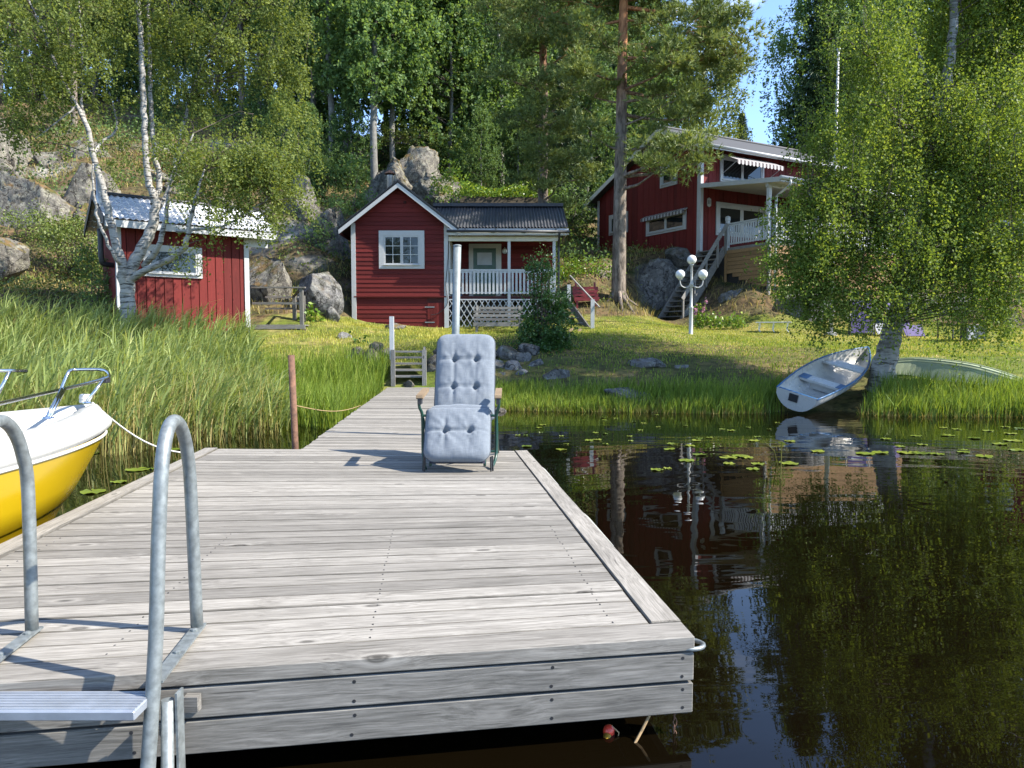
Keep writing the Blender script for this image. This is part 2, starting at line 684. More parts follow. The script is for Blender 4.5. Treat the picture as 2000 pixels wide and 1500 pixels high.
def pinebark():
    t = NT('pine_bark')
    tcn = t.n('TexCoord')
    sep = t.n('SeparateXYZ')
    t.l(tcn.outputs['Object'], sep.inputs[0])
    f = t.ramp(sep.outputs['Z'], [(0.0, 0.0), (1.0, 1.0)])
    mr = t.n('MapRange')
    t.l(sep.outputs['Z'], mr.inputs[0])
    mr.inputs[1].default_value = 6.2
    mr.inputs[2].default_value = 9.5
    vec = t.coords((6, 6, 1.6))
    n1 = t.noise(vec, 1.6, 5, .65, .5)
    low = t.ramp(n1, [(.35, (.07, .057, .047)), (.65, (.26, .215, .175))])
    up = t.ramp(n1, [(.35, (.20, .085, .04)), (.65, (.45, .21, .10))])
    t.base(t.mix(mr.outputs[0], low, up))
    t.rough(.9)
    t.b.inputs['Specular IOR Level'].default_value = .15
    t.bump(n1, .8, .05)
    return t.m


M['pinebark'] = pinebark()
M['leaf_birch'] = leafmat('leaves_of_birch', (0.0672, 0.1008, 0.02464), (0.1624, 0.2072, 0.0504), (0.3024, 0.3472, 0.1008), .48, .55, .2)
M['leaf_birch_r'] = leafmat('leaves_of_birch_r', (0.06325, 0.1092, 0.0207), (0.1552, 0.2242, 0.0414), (0.322, 0.3795, 0.0805), .5, .55, .2)
M['leaf_aspen'] = leafmat('leaves_of_aspen', (0.0728, 0.14, 0.0448), (0.1568, 0.252, 0.084), (0.28, 0.3808, 0.14), .5, .55, .25)
M['leaf_dark'] = leafmat('leaves_of_dark', (0.054, 0.102, 0.0336), (0.12, 0.198, 0.066), (0.216, 0.312, 0.102), .45, .55, .25)
M['leaf_bush'] = leafmat('leaves_of_bush', (0.0184, 0.05175, 0.0138), (0.046, 0.1092, 0.023), (0.092, 0.1725, 0.0391), .3, .45)
M['leaf_juniper'] = leafmat('leaves_of_juniper', (0.045, 0.07, 0.014), (0.12, 0.165, 0.03), (0.22, 0.26, 0.045), .25, .5)
M['leaf_garden'] = leafmat('garden_leaves', (.06, .12, .015), (.14, .24, .03), (.35, .40, .04), .35, .35)
M['needle_pine'] = leafmat('needle_pine', (0.0625, 0.1, 0.03), (0.1688, 0.2188, 0.0625), (0.35, 0.3875, 0.125), .28, .5, .3)
M['needle_spruce'] = leafmat('needle_spruce', (0.0216, 0.048, 0.0204), (0.0504, 0.09, 0.0324), (0.096, 0.144, 0.0504), .15, .5, .3)
M['grass'] = leafmat('grass', (0.0896, 0.14, 0.02016), (0.1792, 0.2632, 0.03584), (0.3584, 0.4144, 0.0896), .42, .5, .25)
M['lawn'] = leafmat('lawn', (0.17, 0.2, 0.025), (0.36, 0.38, 0.06), (0.6, 0.5, 0.18), .35, .55, .2)
M['reed'] = leafmat('reed', (0.14, 0.19, 0.055), (0.33, 0.4, 0.13), (0.62, 0.6, 0.27), .42, .45, .3)
M['dry'] = leafmat('dry', (0.14, 0.14, 0.04), (0.32, 0.27, 0.1), (0.5, 0.4, 0.19), .3, .7, .1)
M['lily'] = leafmat('lily', (0.07, 0.105, 0.01), (0.12, 0.165, 0.015), (0.22, 0.235, 0.03), .15, .35, .5)
M['rock'] = rockmat('lichen_granite', (0.1419, 0.132, 0.1155), (0.2772, 0.264, 0.2112), (0.0363, 0.03168, 0.0264), .95)
M['boulder'] = rockmat('grey_boulder', (0.1368, 0.1332, 0.1296), (0.2592, 0.2556, 0.2376), (0.036, 0.03456, 0.0324), .25)
M['stone'] = rockmat('wall_stone', (0.1224, 0.1116, 0.0972), (0.2376, 0.216, 0.18), (0.0432, 0.03744, 0.03168), .35)
# ---------------------------------------------------------------- terrain
_C = []


def cp(px, py, D):
    p = at(px, py, D)
    _C.append((p.x, D, p.z))


def cw(x, y, z):
    _C.append((x, y, z))


for x in range(-60, 70, 13):
    cw(x, -4, -2.0)
    cw(x, 7, -1.1)
for x, y in ((-26, 15.5), (-20, 15.0), (-14, 15.2), (-9, 15.3), (-6, 15.4), (-3.2, 15.3), (-1, 15.2), (1.5, 14.8), (4, 14.5), (5.6, 14.0), (7, 14.1), (10, 13.7), (14, 13.2), (20, 12.6), (30, 12)):
    cw(x, y, 0.0)
    cw(x, y - 1.6, -.45)
# beach, bank and lawn
for a in ((1000, 722, 17.0), (1000, 655, 20.5), (900, 655, 21.5), (780, 640, 24.5), (692, 633, 26), (872, 642, 26), (950, 648, 25), (1200, 640, 22), (1349, 655, 22),
          (1300, 634, 24.8), (1500, 645, 24), (1700, 657, 23.2), (1900, 667, 21.5), (2000, 655, 24), (1150, 738, 16.3), (1400, 738, 16.2), (1400, 692, 18.6), (1600, 700, 18.2), (1200, 680, 19),
          (1700, 745, 15.6), (1850, 742, 15.6), (2000, 738, 15.6), (2050, 700, 18), (1850, 700, 18.2), (1208, 576, 27), (1250, 620, 25.6), (1120, 652, 23.5), (1150, 602, 26.6), (1100, 592, 26.8),
          (1100, 528, 29.5), (1130, 485, 33.5), (1170, 500, 36.3), (1240, 545, 29.2), (1290, 512, 30.6), (1367, 497, 30.2), (1270, 505, 32.5), (1330, 610, 27.6), (1370, 560, 28.4), (1420, 575, 28.0),
          (1470, 548, 27.2), (1440, 625, 26), (1540, 605, 26.4), (1560, 560, 28), (1650, 640, 26), (1700, 590, 29), (1800, 615, 28), (1950, 600, 31), (1950, 640, 26.5), (2100, 560, 36),
          (1500, 500, 34), (1600, 480, 38), (1450, 400, 52), (1300, 430, 50), (1700, 470, 46), (2000, 450, 52),
          # behind the small cabin and the steps
          (640, 625, 25), (610, 650, 21.5), (560, 690, 18.5), (640, 700, 18.3), (720, 720, 17.4), (800, 742, 16.6), (850, 700, 17.8), (640, 560, 26.6), (590, 600, 24), (560, 520, 27.5), (600, 440, 30), (680, 480, 30.5), (540, 440, 29.5),
          (700, 400, 35), (780, 380, 38), (900, 410, 37), (1000, 410, 37.5), (1080, 440, 38), (950, 330, 46), (800, 300, 46), (650, 280, 44),
          # left hill
          (485, 652, 21.8), (265, 655, 19.2), (350, 655, 19.8), (380, 600, 25), (420, 520, 28), (230, 650, 18.4), (100, 640, 19), (0, 630, 19), (100, 560, 22), (0, 560, 22.5), (120, 450, 26.2), (0, 450, 26.5), (100, 350, 30.5), (0, 300, 31.5),
          (300, 400, 29.5), (300, 330, 33), (420, 400, 30.5), (200, 235, 40), (480, 235, 42), (380, 250, 38), (0, 200, 42), (-150, 560, 23), (-150, 300, 33), (-250, 620, 18)):
    cp(*a)
for a in ((5.9, 28.3, 1.9), (6.3, 27.2, 1.9), (6.9, 28.8, 2.5), (7.5, 29.0, 3.1), (6.5, 26.4, 1.9), (5.6, 29.3, 2.0), (6.6, 29.8, 3.0), (8.3, 28.2, 3.3), (-40, 40, 12), (-60, 70, 22), (-20, 60, 17.5), (0, 65, 14), (20, 70, 13), (45, 60, 11), (70, 45, 8), (45, 30, 3.2), (60, 20, 1.2), (-45, 25, 5), (-60, 18, 2.5), (-35, 32, 10), (90, 100, 14), (-90, 100, 24), (0, 110, 18), (28, 40, 6)):
    cw(*a)
_P = np.array(_C)
_n = len(_P)


def _U(r2):
    return np.where(r2 > 1e-9, .5 * r2 * np.log(np.maximum(r2, 1e-9)), 0.0)


_K = _U(((_P[:, None, :2] - _P[None, :, :2]) ** 2).sum(-1))
_K += np.eye(_n) * 1.2
_Q = np.hstack([np.ones((_n, 1)), _P[:, :2]])
_A = np.zeros((_n + 3, _n + 3))
_A[:_n, :_n] = _K
_A[:_n, _n:] = _Q
_A[_n:, :_n] = _Q.T
_W = np.linalg.solve(_A, np.concatenate([_P[:, 2], np.zeros(3)]))


def height(x, y):
    x = np.atleast_1d(np.asarray(x, float))
    y = np.atleast_1d(np.asarray(y, float))
    out = np.empty(len(x))
    for s in range(0, len(x), 20000):
        xx, yy = x[s:s + 20000], y[s:s + 20000]
        k = _U((xx[:, None] - _P[None, :, 0]) ** 2 + (yy[:, None] - _P[None, :, 1]) ** 2)
        out[s:s + 20000] = k @ _W[:_n] + _W[_n] + _W[_n + 1] * xx + _W[_n + 2] * yy
    # soft relief
    rel = (np.sin(x * 1.9 + np.sin(y * 1.3) * 1.4) * np.sin(y * 2.2 + np.cos(x * .9)) * .05 + np.sin(x * .63 + 1.1) * np.sin(y * .71 + x * .2) * .12)
    steep = np.clip((out - 1.9) / 2.5, 0, 1)
    out = out + rel * (.25 + 1.5 * steep)
    # hollow under the beached rowing boat
    dx, dy = 2.1, 2.5
    t_ = np.clip(((x - 5.5) * dx + (y - 13.9) * dy) / (dx * dx + dy * dy), 0, 1)
    out = out - .26 * np.exp(-((x - 5.5 - t_ * dx) ** 2 + (y - 13.9 - t_ * dy) ** 2) / .7)
    return out


def h1(x, y):
    return float(height([x], [y])[0])


def axis(lo, hi, step, far_lo, far_hi, far_step):
    a = list(np.arange(far_lo, lo, far_step)) + list(np.arange(lo, hi, step)) + list(np.arange(hi, far_hi + 1, far_step))
    return np.array(a)


def build_ground():
    xs = axis(-30, 34, .30, -130, 130, 4.0)
    ys = axis(11, 50, .30, -6, 120, 3.0)
    gx, gy = np.meshgrid(xs, ys)
    z = height(gx.ravel(), gy.ravel())
    z = np.clip(z, -3, 40)
    X, Y = gx.ravel(), gy.ravel()
    for i in np.nonzero((z > 2.3) & (Y > 19) & (Y < 50) & (np.abs(X) < 32))[0]:
        k = min(1.0, (z[i] - 2.3) / 2.0)
        p = Vector((X[i] * .55, Y[i] * .55, 3.1))
        z[i] += k * (.42 * mnoise.fractal(p, .8, 2.1, 4) + .30 * max(0, mnoise.noise(p * .8) - .1))
    v = np.stack([gx.ravel(), gy.ravel(), z], 1)
    # apron that carries the ground to the horizon
    nx, ny = len(xs), len(ys)
    i = np.arange(ny - 1)[:, None] * nx + np.arange(nx - 1)[None, :]
    i = i.ravel()
    q = np.stack([i, i + 1, i + 1 + nx, i + nx], 1)
    me = np_mesh('ground', v, quads=q, mat=None, smooth=True)
    # kind of cover: 1 mown lawn and bank, 0 forest floor
    X, Y = v[:, 0], v[:, 1]
    lawn = ((Y < 26.5) & (X > -8.2 + (Y - 17) * .1) & (z < 2.25)).astype(float)
    bank = (Y > 14.2) & (Y < 20.3) & (X > -1.2) & (X < 8.5)
    lawn = np.where(bank, .42, lawn)
    a = me.attributes.new('cover', 'FLOAT', 'POINT')
    a.data.foreach_set('value', lawn.astype(np.float32))
    t = NT('ground_cover')
    vec = t.coords()
    at_ = t.n('Attribute')
    at_.attribute_name = 'cover'
    n1 = t.noise(vec, .9, 6, .62, .4)
    n2 = t.noise(vec, 5, 6, .68)
    n3 = t.noise(vec, .35, 4, .6)
    lawnc = t.ramp(n1, [(.3, (.055, .085, .014)), (.5, (.12, .145, .026)), (.68, (.26, .215, .085))])
    lawnc = t.mix(t.ramp(n2, [(.38, .7), (.52, 0.0)]), lawnc, (.06, .055, .022))
    wood_ = t.ramp(n1, [(.3, (.035, .05, .012)), (.46, (.10, .085, .04)), (.6, (.16, .105, .055)), (.72, (.20, .165, .09))])
    wood_ = t.mix(t.ramp(n2, [(.40, .8), (.55, 0.0)]), wood_, (.03, .024, .016))
    c = t.mix(t.ramp(at_.outputs['Fac'], [(.25, 0.0), (.75, 1.0)]), wood_, lawnc)
    geo = t.n('NewGeometry')
    sep = t.n('SeparateXYZ')
    t.l(geo.outputs['Normal'], sep.inputs[0])
    rockc = t.ramp(t.noise(vec, 1.7, 8, .7, .5), [(.35, (.055, .05, .045)), (.5, (.17, .16, .145)), (.66, (.36, .35, .30))])
    sl = t.n('Math', operation='ADD')
    t.l(sep.outputs['Z'], sl.inputs[0])
    ms = t.n('Math', operation='MULTIPLY')
    t.l(n3, ms.inputs[0])
    ms.inputs[1].default_value = .5
    t.l(ms.outputs[0], sl.inputs[1])
    c = t.mix(t.ramp(sl.outputs[0], [(.88, 1.0), (1.0, 0.0)]), c, rockc)
    t.base(c)
    t.rough(.95)
    t.b.inputs['Specular IOR Level'].default_value = .1
    t.bump(t.mix(.5, n2, n1), .8, .12)
    me.materials.append(t.m)
    o = new_obj('ground', me)
    tag(o, 'lakeside ground rising from the lawn to the wooded hill', kind='structure')


build_ground()


def build_far_ground():
    mb = MB()
    ring = [(130, -6), (130, 120), (-130, 120), (-130, -6)]
    zz = [height([x], [y])[0] for x, y in ring]
    far = [(1500, -6, 0), (1500, 1500, 40), (-1500, 1500, 40), (-1500, -6, 0)]
    for i in range(3):
        a, b = ring[i], ring[i + 1]
        mb.quad((a[0], a[1], -4), (far[i]), (far[i + 1]), (b[0], b[1], -4))
    o = mb.build('terrain', M['soil'])
    tag(o, 'distant wooded land beyond the hill', kind='structure')


build_far_ground()


def build_water():
    t = NT('lake_water')
    t.base((.0030, .0020, .0008))
    t.rough(.012)
    t.b.inputs['IOR'].default_value = 1.333
    t.b.inputs['Specular IOR Level'].default_value = .5
    v1 = t.coords((.34, .80, 1))
    v2 = t.coords((1.0, 2.2, 1))
    a = t.noise(v1, 1.05, 3, .5, .9)
    b = t.noise(v2, 2.6, 2, .45, .5)
    tcn = t.n('TexCoord')
    sep = t.n('SeparateXYZ')
    t.l(tcn.outputs['Object'], sep.inputs[0])
    wv = t.n('TexWave', wave_type='RINGS', rings_direction='SPHERICAL')
    mpn = t.n('Mapping')
    mpn.inputs['Location'].default_value = (-3.2, -2.2, 0)
    t.l(tcn.outputs['Object'], mpn.inputs[0])
    t.l(mpn.outputs[0], wv.inputs[0])
    wv.inputs['Scale'].default_value = .85
    wv.inputs['Distortion'].default_value = 3.0
    wv.inputs['Detail'].default_value = 1.5
    wv.inputs['Detail Scale'].default_value = .6
    h = t.mix(.07, a, b)
    h = t.mix(.05, h, wv.outputs[0])
    t.bump(h, .085, .10)
    mb = MB()
    mb.quad((-1400, -1400, 0), (1400, -1400, 0), (1400, 40, 0), (-1400, 40, 0))
    o = mb.build('water', t.m)
    tag(o, 'dark brown lake water with slow ripples', kind='structure')


build_water()

# ---------------------------------------------------------------- rocks
def _ico(k):
    bm = bmesh.new()
    bmesh.ops.create_icosphere(bm, subdivisions=k, radius=1)
    r_ = np.array([v.co[:] for v in bm.verts]), np.array([[v.index for v in f.verts] for f in bm.faces])
    bm.free()
    return r_


ICO = {k: _ico(k) for k in (3, 4, 5)}


def rock_mesh(name, sc, seed, mat, cuts=10, rough=.10, lo=False, cutmin=.5):
    rng = np.random.default_rng(seed)
    big = max(sc)
    V_, F_ = ICO[3 if lo else (5 if big > .7 else 4)]
    v = V_.copy()
    off = Vector(rng.uniform(-50, 50, 3))
    # uneven body, broken into flat faces, then steps, cracks and crumble
    for i in range(len(v)):
        v[i] *= 1 + .16 * mnoise.noise(Vector(v[i]) * 1.2 + off)
    for _ in range(cuts + 10):
        n = rng.normal(size=3)
        n[2] *= .75
        n /= np.linalg.norm(n)
        d = rng.uniform(cutmin - .04, .90)
        s = v @ n - d
        v -= np.outer(np.clip(s, 0, None) * .98, n)
    k_ = max(1.0, big)
    for i in range(len(v)):
        p = Vector(v[i])
        q = p * 1.3 * k_ ** .6 + off
        r1 = mnoise.fractal(q, .8, 2.2, 6)
        rd = abs(mnoise.noise(q * 1.7)) + .5 * abs(mnoise.noise(q * 3.9))
        sl = mnoise.noise(q * .8)
        step = math.floor((sl * 2 + p.z * .8) * 3) / 3 - (sl * 2 + p.z * .8)
        v[i] *= 1 + rough * .75 * r1 - rough * .9 * max(0, .18 - rd) * 4 + rough * .45 * step
    v *= np.array(sc)
    return np_mesh(name, v, tris=F_, mat=mat, smooth=False)


def rock(name, label, cat, loc, sc, seed, mat='rock', rz=0.0, kind=None, group=None, cuts=10, rough=.10, lo=False, cutmin=.5, tilt=(0, 0)):
    me = rock_mesh(name, sc, seed, M[mat], cuts, rough, lo, cutmin)
    o = new_obj(name, me)
    o.location = loc
    o.rotation_euler = (tilt[0], tilt[1], rz)
    tag(o, label, cat, group, kind)
    return o


# ---------------------------------------------------------------- foliage tools
def airy(cs, keep, wl, seed):
    """drop whole pockets of clumps so that gaps open in a crown"""
    k = 2 * math.pi / wl
    x, y, z = cs[:, 0] * k + seed, cs[:, 1] * k, cs[:, 2] * k * 1.25
    f = np.sin(x + 1.3 * np.sin(y * .7 + z * .4)) + np.sin(y + 1.1 * np.sin(z * .8)) + np.sin(z + 1.2 * np.sin(x * .6 + 1.7)) + .6 * np.sin(2.3 * x - 1.7 * z)
    return cs[f > np.quantile(f, 1 - keep)] if len(cs) > 4 else cs


def rand_dirs(rng, n):
    d = rng.normal(size=(n, 3))
    return d / np.linalg.norm(d, axis=1)[:, None]


def leaf_arrays(c, size, rng, aspect=.62, flat=.0):
    n = len(c)
    t = rand_dirs(rng, n)
    t[:, 2] -= .35
    t /= np.linalg.norm(t, axis=1)[:, None]
    u = rand_dirs(rng, n)
    u[:, 2] += flat
    b = np.cross(t, u)
    b /= np.maximum(np.linalg.norm(b, axis=1), 1e-6)[:, None]
    s = (size * rng.uniform(.65, 1.3, n))[:, None]
    v = np.empty((n, 4, 3))
    v[:, 0] = c - t * s * .5
    v[:, 1] = c + b * s * .5 * aspect + t * s * .05
    v[:, 2] = c + t * s * .5
    v[:, 3] = c - b * s * .5 * aspect + t * s * .05
    q = np.arange(n * 4).reshape(n, 4)
    return v.reshape(-1, 3), q


def blob_pts(rng, n, c, r, shell=2.6):
    d = rand_dirs(rng, n)
    k = rng.uniform(0, 1, n) ** (1 / shell)
    return np.asarray(c) + d * k[:, None] * np.asarray(r)


def clump_leaves(rng, centres, m, sig, droop=0.0):
    """m leaves round each centre; droop>0 hangs them along a few strands below it"""
    n = len(centres)
    p = np.repeat(centres, m, axis=0)
    if droop <= 0:
        return p + rng.normal(size=(n * m, 3)) * sig
    ns = 4
    so = rng.normal(size=(n, ns, 3)) * sig * np.array([1, 1, .8])
    sl = droop * rng.uniform(.35, 1.35, (n, ns))
    sw = rng.normal(size=(n, ns, 2)) * .16
    idx = rng.integers(0, ns, (n, m))
    rows = np.arange(n)[:, None]
    k = rng.uniform(0, 1, (n, m))
    off = so[rows, idx]
    off[:, :, 2] -= k * sl[rows, idx]
    off[:, :, :2] += sw[rows, idx] * k[:, :, None]
    return p + off.reshape(-1, 3) + rng.normal(size=(n * m, 3)) * min(.055, sig * .4)


def crown_obj(name, pts, size, mat, parent, rng, aspect=.62, flat=0.0, tintmix=None, local=True):
    v, q = leaf_arrays(pts, size, rng, aspect, flat)
    tint = rng.beta(2.2, 2.2, len(pts))
    if tintmix is not None:
        tint = np.clip(tint * .6 + tintmix * .4, 0, 1)
    if local and parent is not None:
        v = v - np.array(WM[parent].translation)
    me = np_mesh(name, v, quads=q, tint=tint, mat=M[mat])
    o = new_obj(name, me, parent)
    if parent is not None and name == 'crown': o['kind'] = 'stuff'
    return o


def smooth_path(pts, rad, k=4):
    """Catmull-Rom resampling of a polyline with radii"""
    pts = [Vector(p) for p in pts]
    out, ro = [], []
    n = len(pts)
    for i in range(n - 1):
        p0, p1, p2, p3 = pts[max(i - 1, 0)], pts[i], pts[i + 1], pts[min(i + 2, n - 1)]
        for j in range(k):
            t = j / k
            out.append(.5 * ((2 * p1) + (p2 - p0) * t + (2 * p0 - 5 * p1 + 4 * p2 - p3) * t * t + (3 * p1 - p0 - 3 * p2 + p3) * t ** 3))
            ro.append(rad[i] + (rad[i + 1] - rad[i]) * t)
    out.append(pts[-1])
    ro.append(rad[-1])
    return out, ro


def branches_to(mb, skel, centres, rng, r0=.02, sag=.25, n=4, lift=.6, maxlen=99):
    """thin branches from the nearest lower skeleton point to each centre"""
    S = np.array([tuple(p) for p, _ in skel])
    SR = np.array([r_ for _, r_ in skel])
    for c in centres:
        d = np.linalg.norm(S - c, axis=1) + np.where(S[:, 2] > c[2] - .1, 3.0, 0.0)
        k = int(np.argmin(d))
        a = Vector(S[k])
        b = Vector(c)
        L = (b - a).length
        if L < .15 or L > maxlen: continue
        m1 = a.lerp(b, .35) + Vector((rng.normal() * .06 * L, rng.normal() * .06 * L, lift * .12 * L))
        m2 = a.lerp(b, .7) + Vector((rng.normal() * .05 * L, rng.normal() * .05 * L, lift * .14 * L))
        rr = min(r0 * (1 + L * .35), SR[k] * .7)
        mb.tube([a, m1, m2, b], [rr, rr * .7, rr * .45, rr * .18], n, cap=False)
# ---------------------------------------------------------------- dock and walkway
ZD = 0.37
FR, FL = Vector((.648, 2.572, ZD)), Vector((-2.44, 2.075, ZD))
BR, BL = Vector((.145, 6.981, ZD)), Vector((-2.95, 7.08, ZD))
rnd = random.Random(5)


def board_obj(root, top, th, name, mat, bevel=.004, sides=True, along_y=False):
    """one board in its own frame, grain along its local x; its unbleached sides are dark"""
    o_ = (top[0] + top[1] + top[2] + top[3]) / 4
    d = (top[3] - top[0]) if along_y else (top[1] - top[0])
    rz = math.atan2(d.y, d.x)
    inv = Matrix.Rotation(-rz, 4, 'Z') @ Matrix.Translation(-o_)
    loc = [inv @ p for p in top]
    ob = MB().hexa([p - Vector((0, 0, th)) for p in loc], loc).build(name, M[mat], root, bevel=bevel)
    ob.location = o_ - WM[root].translation
    ob.rotation_euler = (0, 0, rz)
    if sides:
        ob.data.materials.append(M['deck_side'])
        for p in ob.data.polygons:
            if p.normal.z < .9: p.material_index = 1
    return ob


def build_dock():
    root = thing('floating_dock', 'wide grey timber floating dock with the cushioned recliner on it', 'dock', (-1.2, 4.6, 0))

    def put(mb, name, mat, parent=root, bevel=0.0):
        return mb.build(name, M[mat], parent, world=True, bevel=bevel)

    def plank(a, b, c, d, th, name='plank', mat='deck', dz=0.0):
        return board_obj(root, [Vector(p) + Vector((0, 0, dz)) for p in (a, b, c, d)], th, name, mat, .004 if name != 'front_board' else .0035, name != 'front_board', name == 'edge_board')
    aL, aR = (BL - FL), (BR - FR)
    r_ = (FR - FL).normalized()
    # front board over the full width
    fL, fR = .140 / aL.length, .140 / aR.length
    plank(FL, FR, FR + aR * fR, FL + aL * fL, .052, 'front_board')
    g = .006
    # edge boards along both sides
    w_ = .118
    e0 = FR + aR * (fR + .0015)
    plank(e0 - r_ * w_, e0, BR, BR - r_ * w_, .045, 'edge_board', 'deck_y', .004)
    e1 = FL + aL * (fL + .0015)
    plank(e1, e1 + r_ * w_, BL + r_ * w_, BL, .045, 'edge_board', 'deck_y', .012)
    n = 35
    for k in range(n):
        t0 = fL + (1 - fL) * (k + .03) / n
        t1 = fL + (1 - fL) * (k + .97) / n
        s0 = fR + (1 - fR) * (k + .03) / n
        s1 = fR + (1 - fR) * (k + .97) / n
        q = w_ + .007
        j = rnd.uniform(-.0015, .0015)
        pk = plank(FL + aL * t0 + r_ * q, FR + aR * s0 - r_ * q, FR + aR * s1 - r_ * q, FL + aL * t1 + r_ * q, .032, 'plank', 'deck', rnd.uniform(-.0025, .0015))
        if k < 12:
            for sx in (-1.32, -.45, .42, 1.30):
                for sy in (-.036, .036):
                    sc_ = MB().tube([(sx + rnd.uniform(-.006, .006), sy, -.004), (sx, sy, .0006)], .0048, 8).build('screw', M['blackrub'], None)
                    sc_.parent = pk
    nf = Vector((r_.y, -r_.x, 0))

    def fascia(a, b, z0, z1, th, mat):
        n_ = Vector(((b - a).y, -(b - a).x, 0)).normalized()
        A, B = Vector(a), Vector(b)
        top = [Vector((p.x, p.y, z1)) for p in (A, B, B - n_ * th, A - n_ * th)]
        return board_obj(root, top, z1 - z0, 'fascia_board', mat, .004, False)
    f1 = fascia(FL - nf * .004, FR - nf * .004, ZD - .162, ZD - .060, .045, 'fascia')
    f2 = fascia(FL - nf * .008, FR - nf * .008, ZD - .282, ZD - .172, .045, 'fascia')
    for f_, zc, off in ((f1, ZD - .111, .004), (f2, ZD - .227, .008)):
        for s in (.985, .835, .62, .40, .20):
            p = FL + (FR - FL) * s
            for dz in (-.033, .033):
                c = Vector((p.x, p.y, zc + dz)) + r_ * rnd.uniform(-.008, .008) - nf * off
                mb = MB()
                mb.tube([c - nf * .006, c + nf * .0006], .0062, 10)
                sc_ = mb.build('screw', M['blackrub'], None)
                sc_.parent = f_
                sc_.matrix_parent_inverse = (Matrix.Translation(WM[root].translation) @ Matrix.Translation(f_.location) @ Matrix.Rotation(f_.rotation_euler.z, 4, 'Z')).inverted()
    for a, b in ((FR, BR), (BL, FL)):
        n_ = Vector(((b - a).y, -(b - a).x, 0)).normalized()
        ia, ib = a - n_ * .004 + (b - a) * .012, b - n_ * .004 - (b - a) * .01
        fascia(ia, ib, ZD - .17, ZD - .05, .04, 'fascia')
    a, b = BR, BL
    fascia(a - (a - b) * .02, b + (a - b) * .02, ZD - .17, ZD - .035, .04, 'fascia')
    # pontoon box set back under the deck, black for the shade below
    c = [FL + aL * .10 + r_ * .30, FR + aR * .10 - r_ * .30, BR - aR * .06 - r_ * .3, BL - aL * .06 + r_ * .3]
    put(MB().hexa([Vector((p.x, p.y, -.25)) for p in c], [Vector((p.x, p.y, ZD - .06)) for p in c]), 'pontoon_shade_box', 'blackrub')
    # white floats bulging out along the right side
    for t0, t1 in ((.25, .48), (.62, .86)):
        rows = []
        nr = Vector((aR.y, -aR.x, 0)).normalized()
        for i in range(15):
            u = i / 14
            p = FR + aR * (t0 + (t1 - t0) * u)
            o_ = .008 + .058 * min(1, math.sin(math.pi * u) * 1.6) ** .7 * (.75 + .25 * u)
            ring = []
            for k in range(9):
                an = math.pi * k / 8 - math.pi / 2
                ring.append(Vector((p.x, p.y, ZD - .105 + .085 * math.sin(an))) + nr * (o_ * math.cos(an) ** .7 if math.cos(an) > 1e-6 else 0))
            rows.append(ring)
        MB().grid(rows).build('fender', M['gelwhite'], root, smooth=True, world=True)
    # mooring loop at the front right corner
    pts = []
    c = FR + Vector((-.01, .015, -.048))
    for i in range(13):
        an = -math.pi / 2 + math.pi * i / 12
        pts.append(c + Vector((.052 * math.cos(an) + .0, 0.042 * math.sin(an) + .03, 0)))
    pts = [pts[0] - Vector((.05, 0, 0))] + pts + [pts[-1] - Vector((.05, 0, 0))]
    MB().tube(pts, .0085, 8).build('mooring_loop', M['galv'], root, smooth=True, world=True)
    # small block beside the ladder
    p = FL + (FR - FL) * .462 + nf * .0
    MB().box(p.x - .022, p.x + .022, p.y - .03, p.y + .0, ZD - .125, ZD - .075).build('wood_block', M['greywood'], root, world=True)


build_dock()


def build_walkway():
    root = thing('walkway', 'long narrow timber walkway leading from the dock to the shore', 'walkway', (-1.6, 11.4, 0))
    A0, A1 = Vector((-2.05, 7.12, ZD - .02)), Vector((-2.68, 15.95, ZD + .02))
    B0, B1 = Vector((-.62, 7.03, ZD - .02)), Vector((-1.20, 15.95, ZD + .02))
    n = 74
    for k in range(n):
        t0, t1 = (k + .04) / n, (k + .96) / n
        dz = Vector((0, 0, rnd.uniform(-.004, .003)))
        top = [A0.lerp(A1, t0) + dz, B0.lerp(B1, t0) + dz, B0.lerp(B1, t1) + dz, A0.lerp(A1, t1) + dz]
        top[0].x += rnd.uniform(-.012, .012)
        top[3].x = top[0].x - .009
        board_obj(root, top, .035, 'plank', 'deck', .004)
    for a, b in ((A0, A1), (B0, B1)):
        s = 1 if a is A0 else -1
        MB().bar(a + Vector((.10 * s, 0, -.10)), b + Vector((.10 * s, 0, -.10)), .06, .13).build('beam', M['fascia'], root, world=True)
    for t in (.3, .62, .92):
        for a, b, s in ((A0, A1, 1), (B0, B1, -1)):
            p = a.lerp(b, t) + Vector((.18 * s, 0, -.04))
            MB().tube([Vector((p.x, p.y, -1.2)), p], .05, 8).build('pile', M['greywood_z'], root, world=True)


build_walkway()


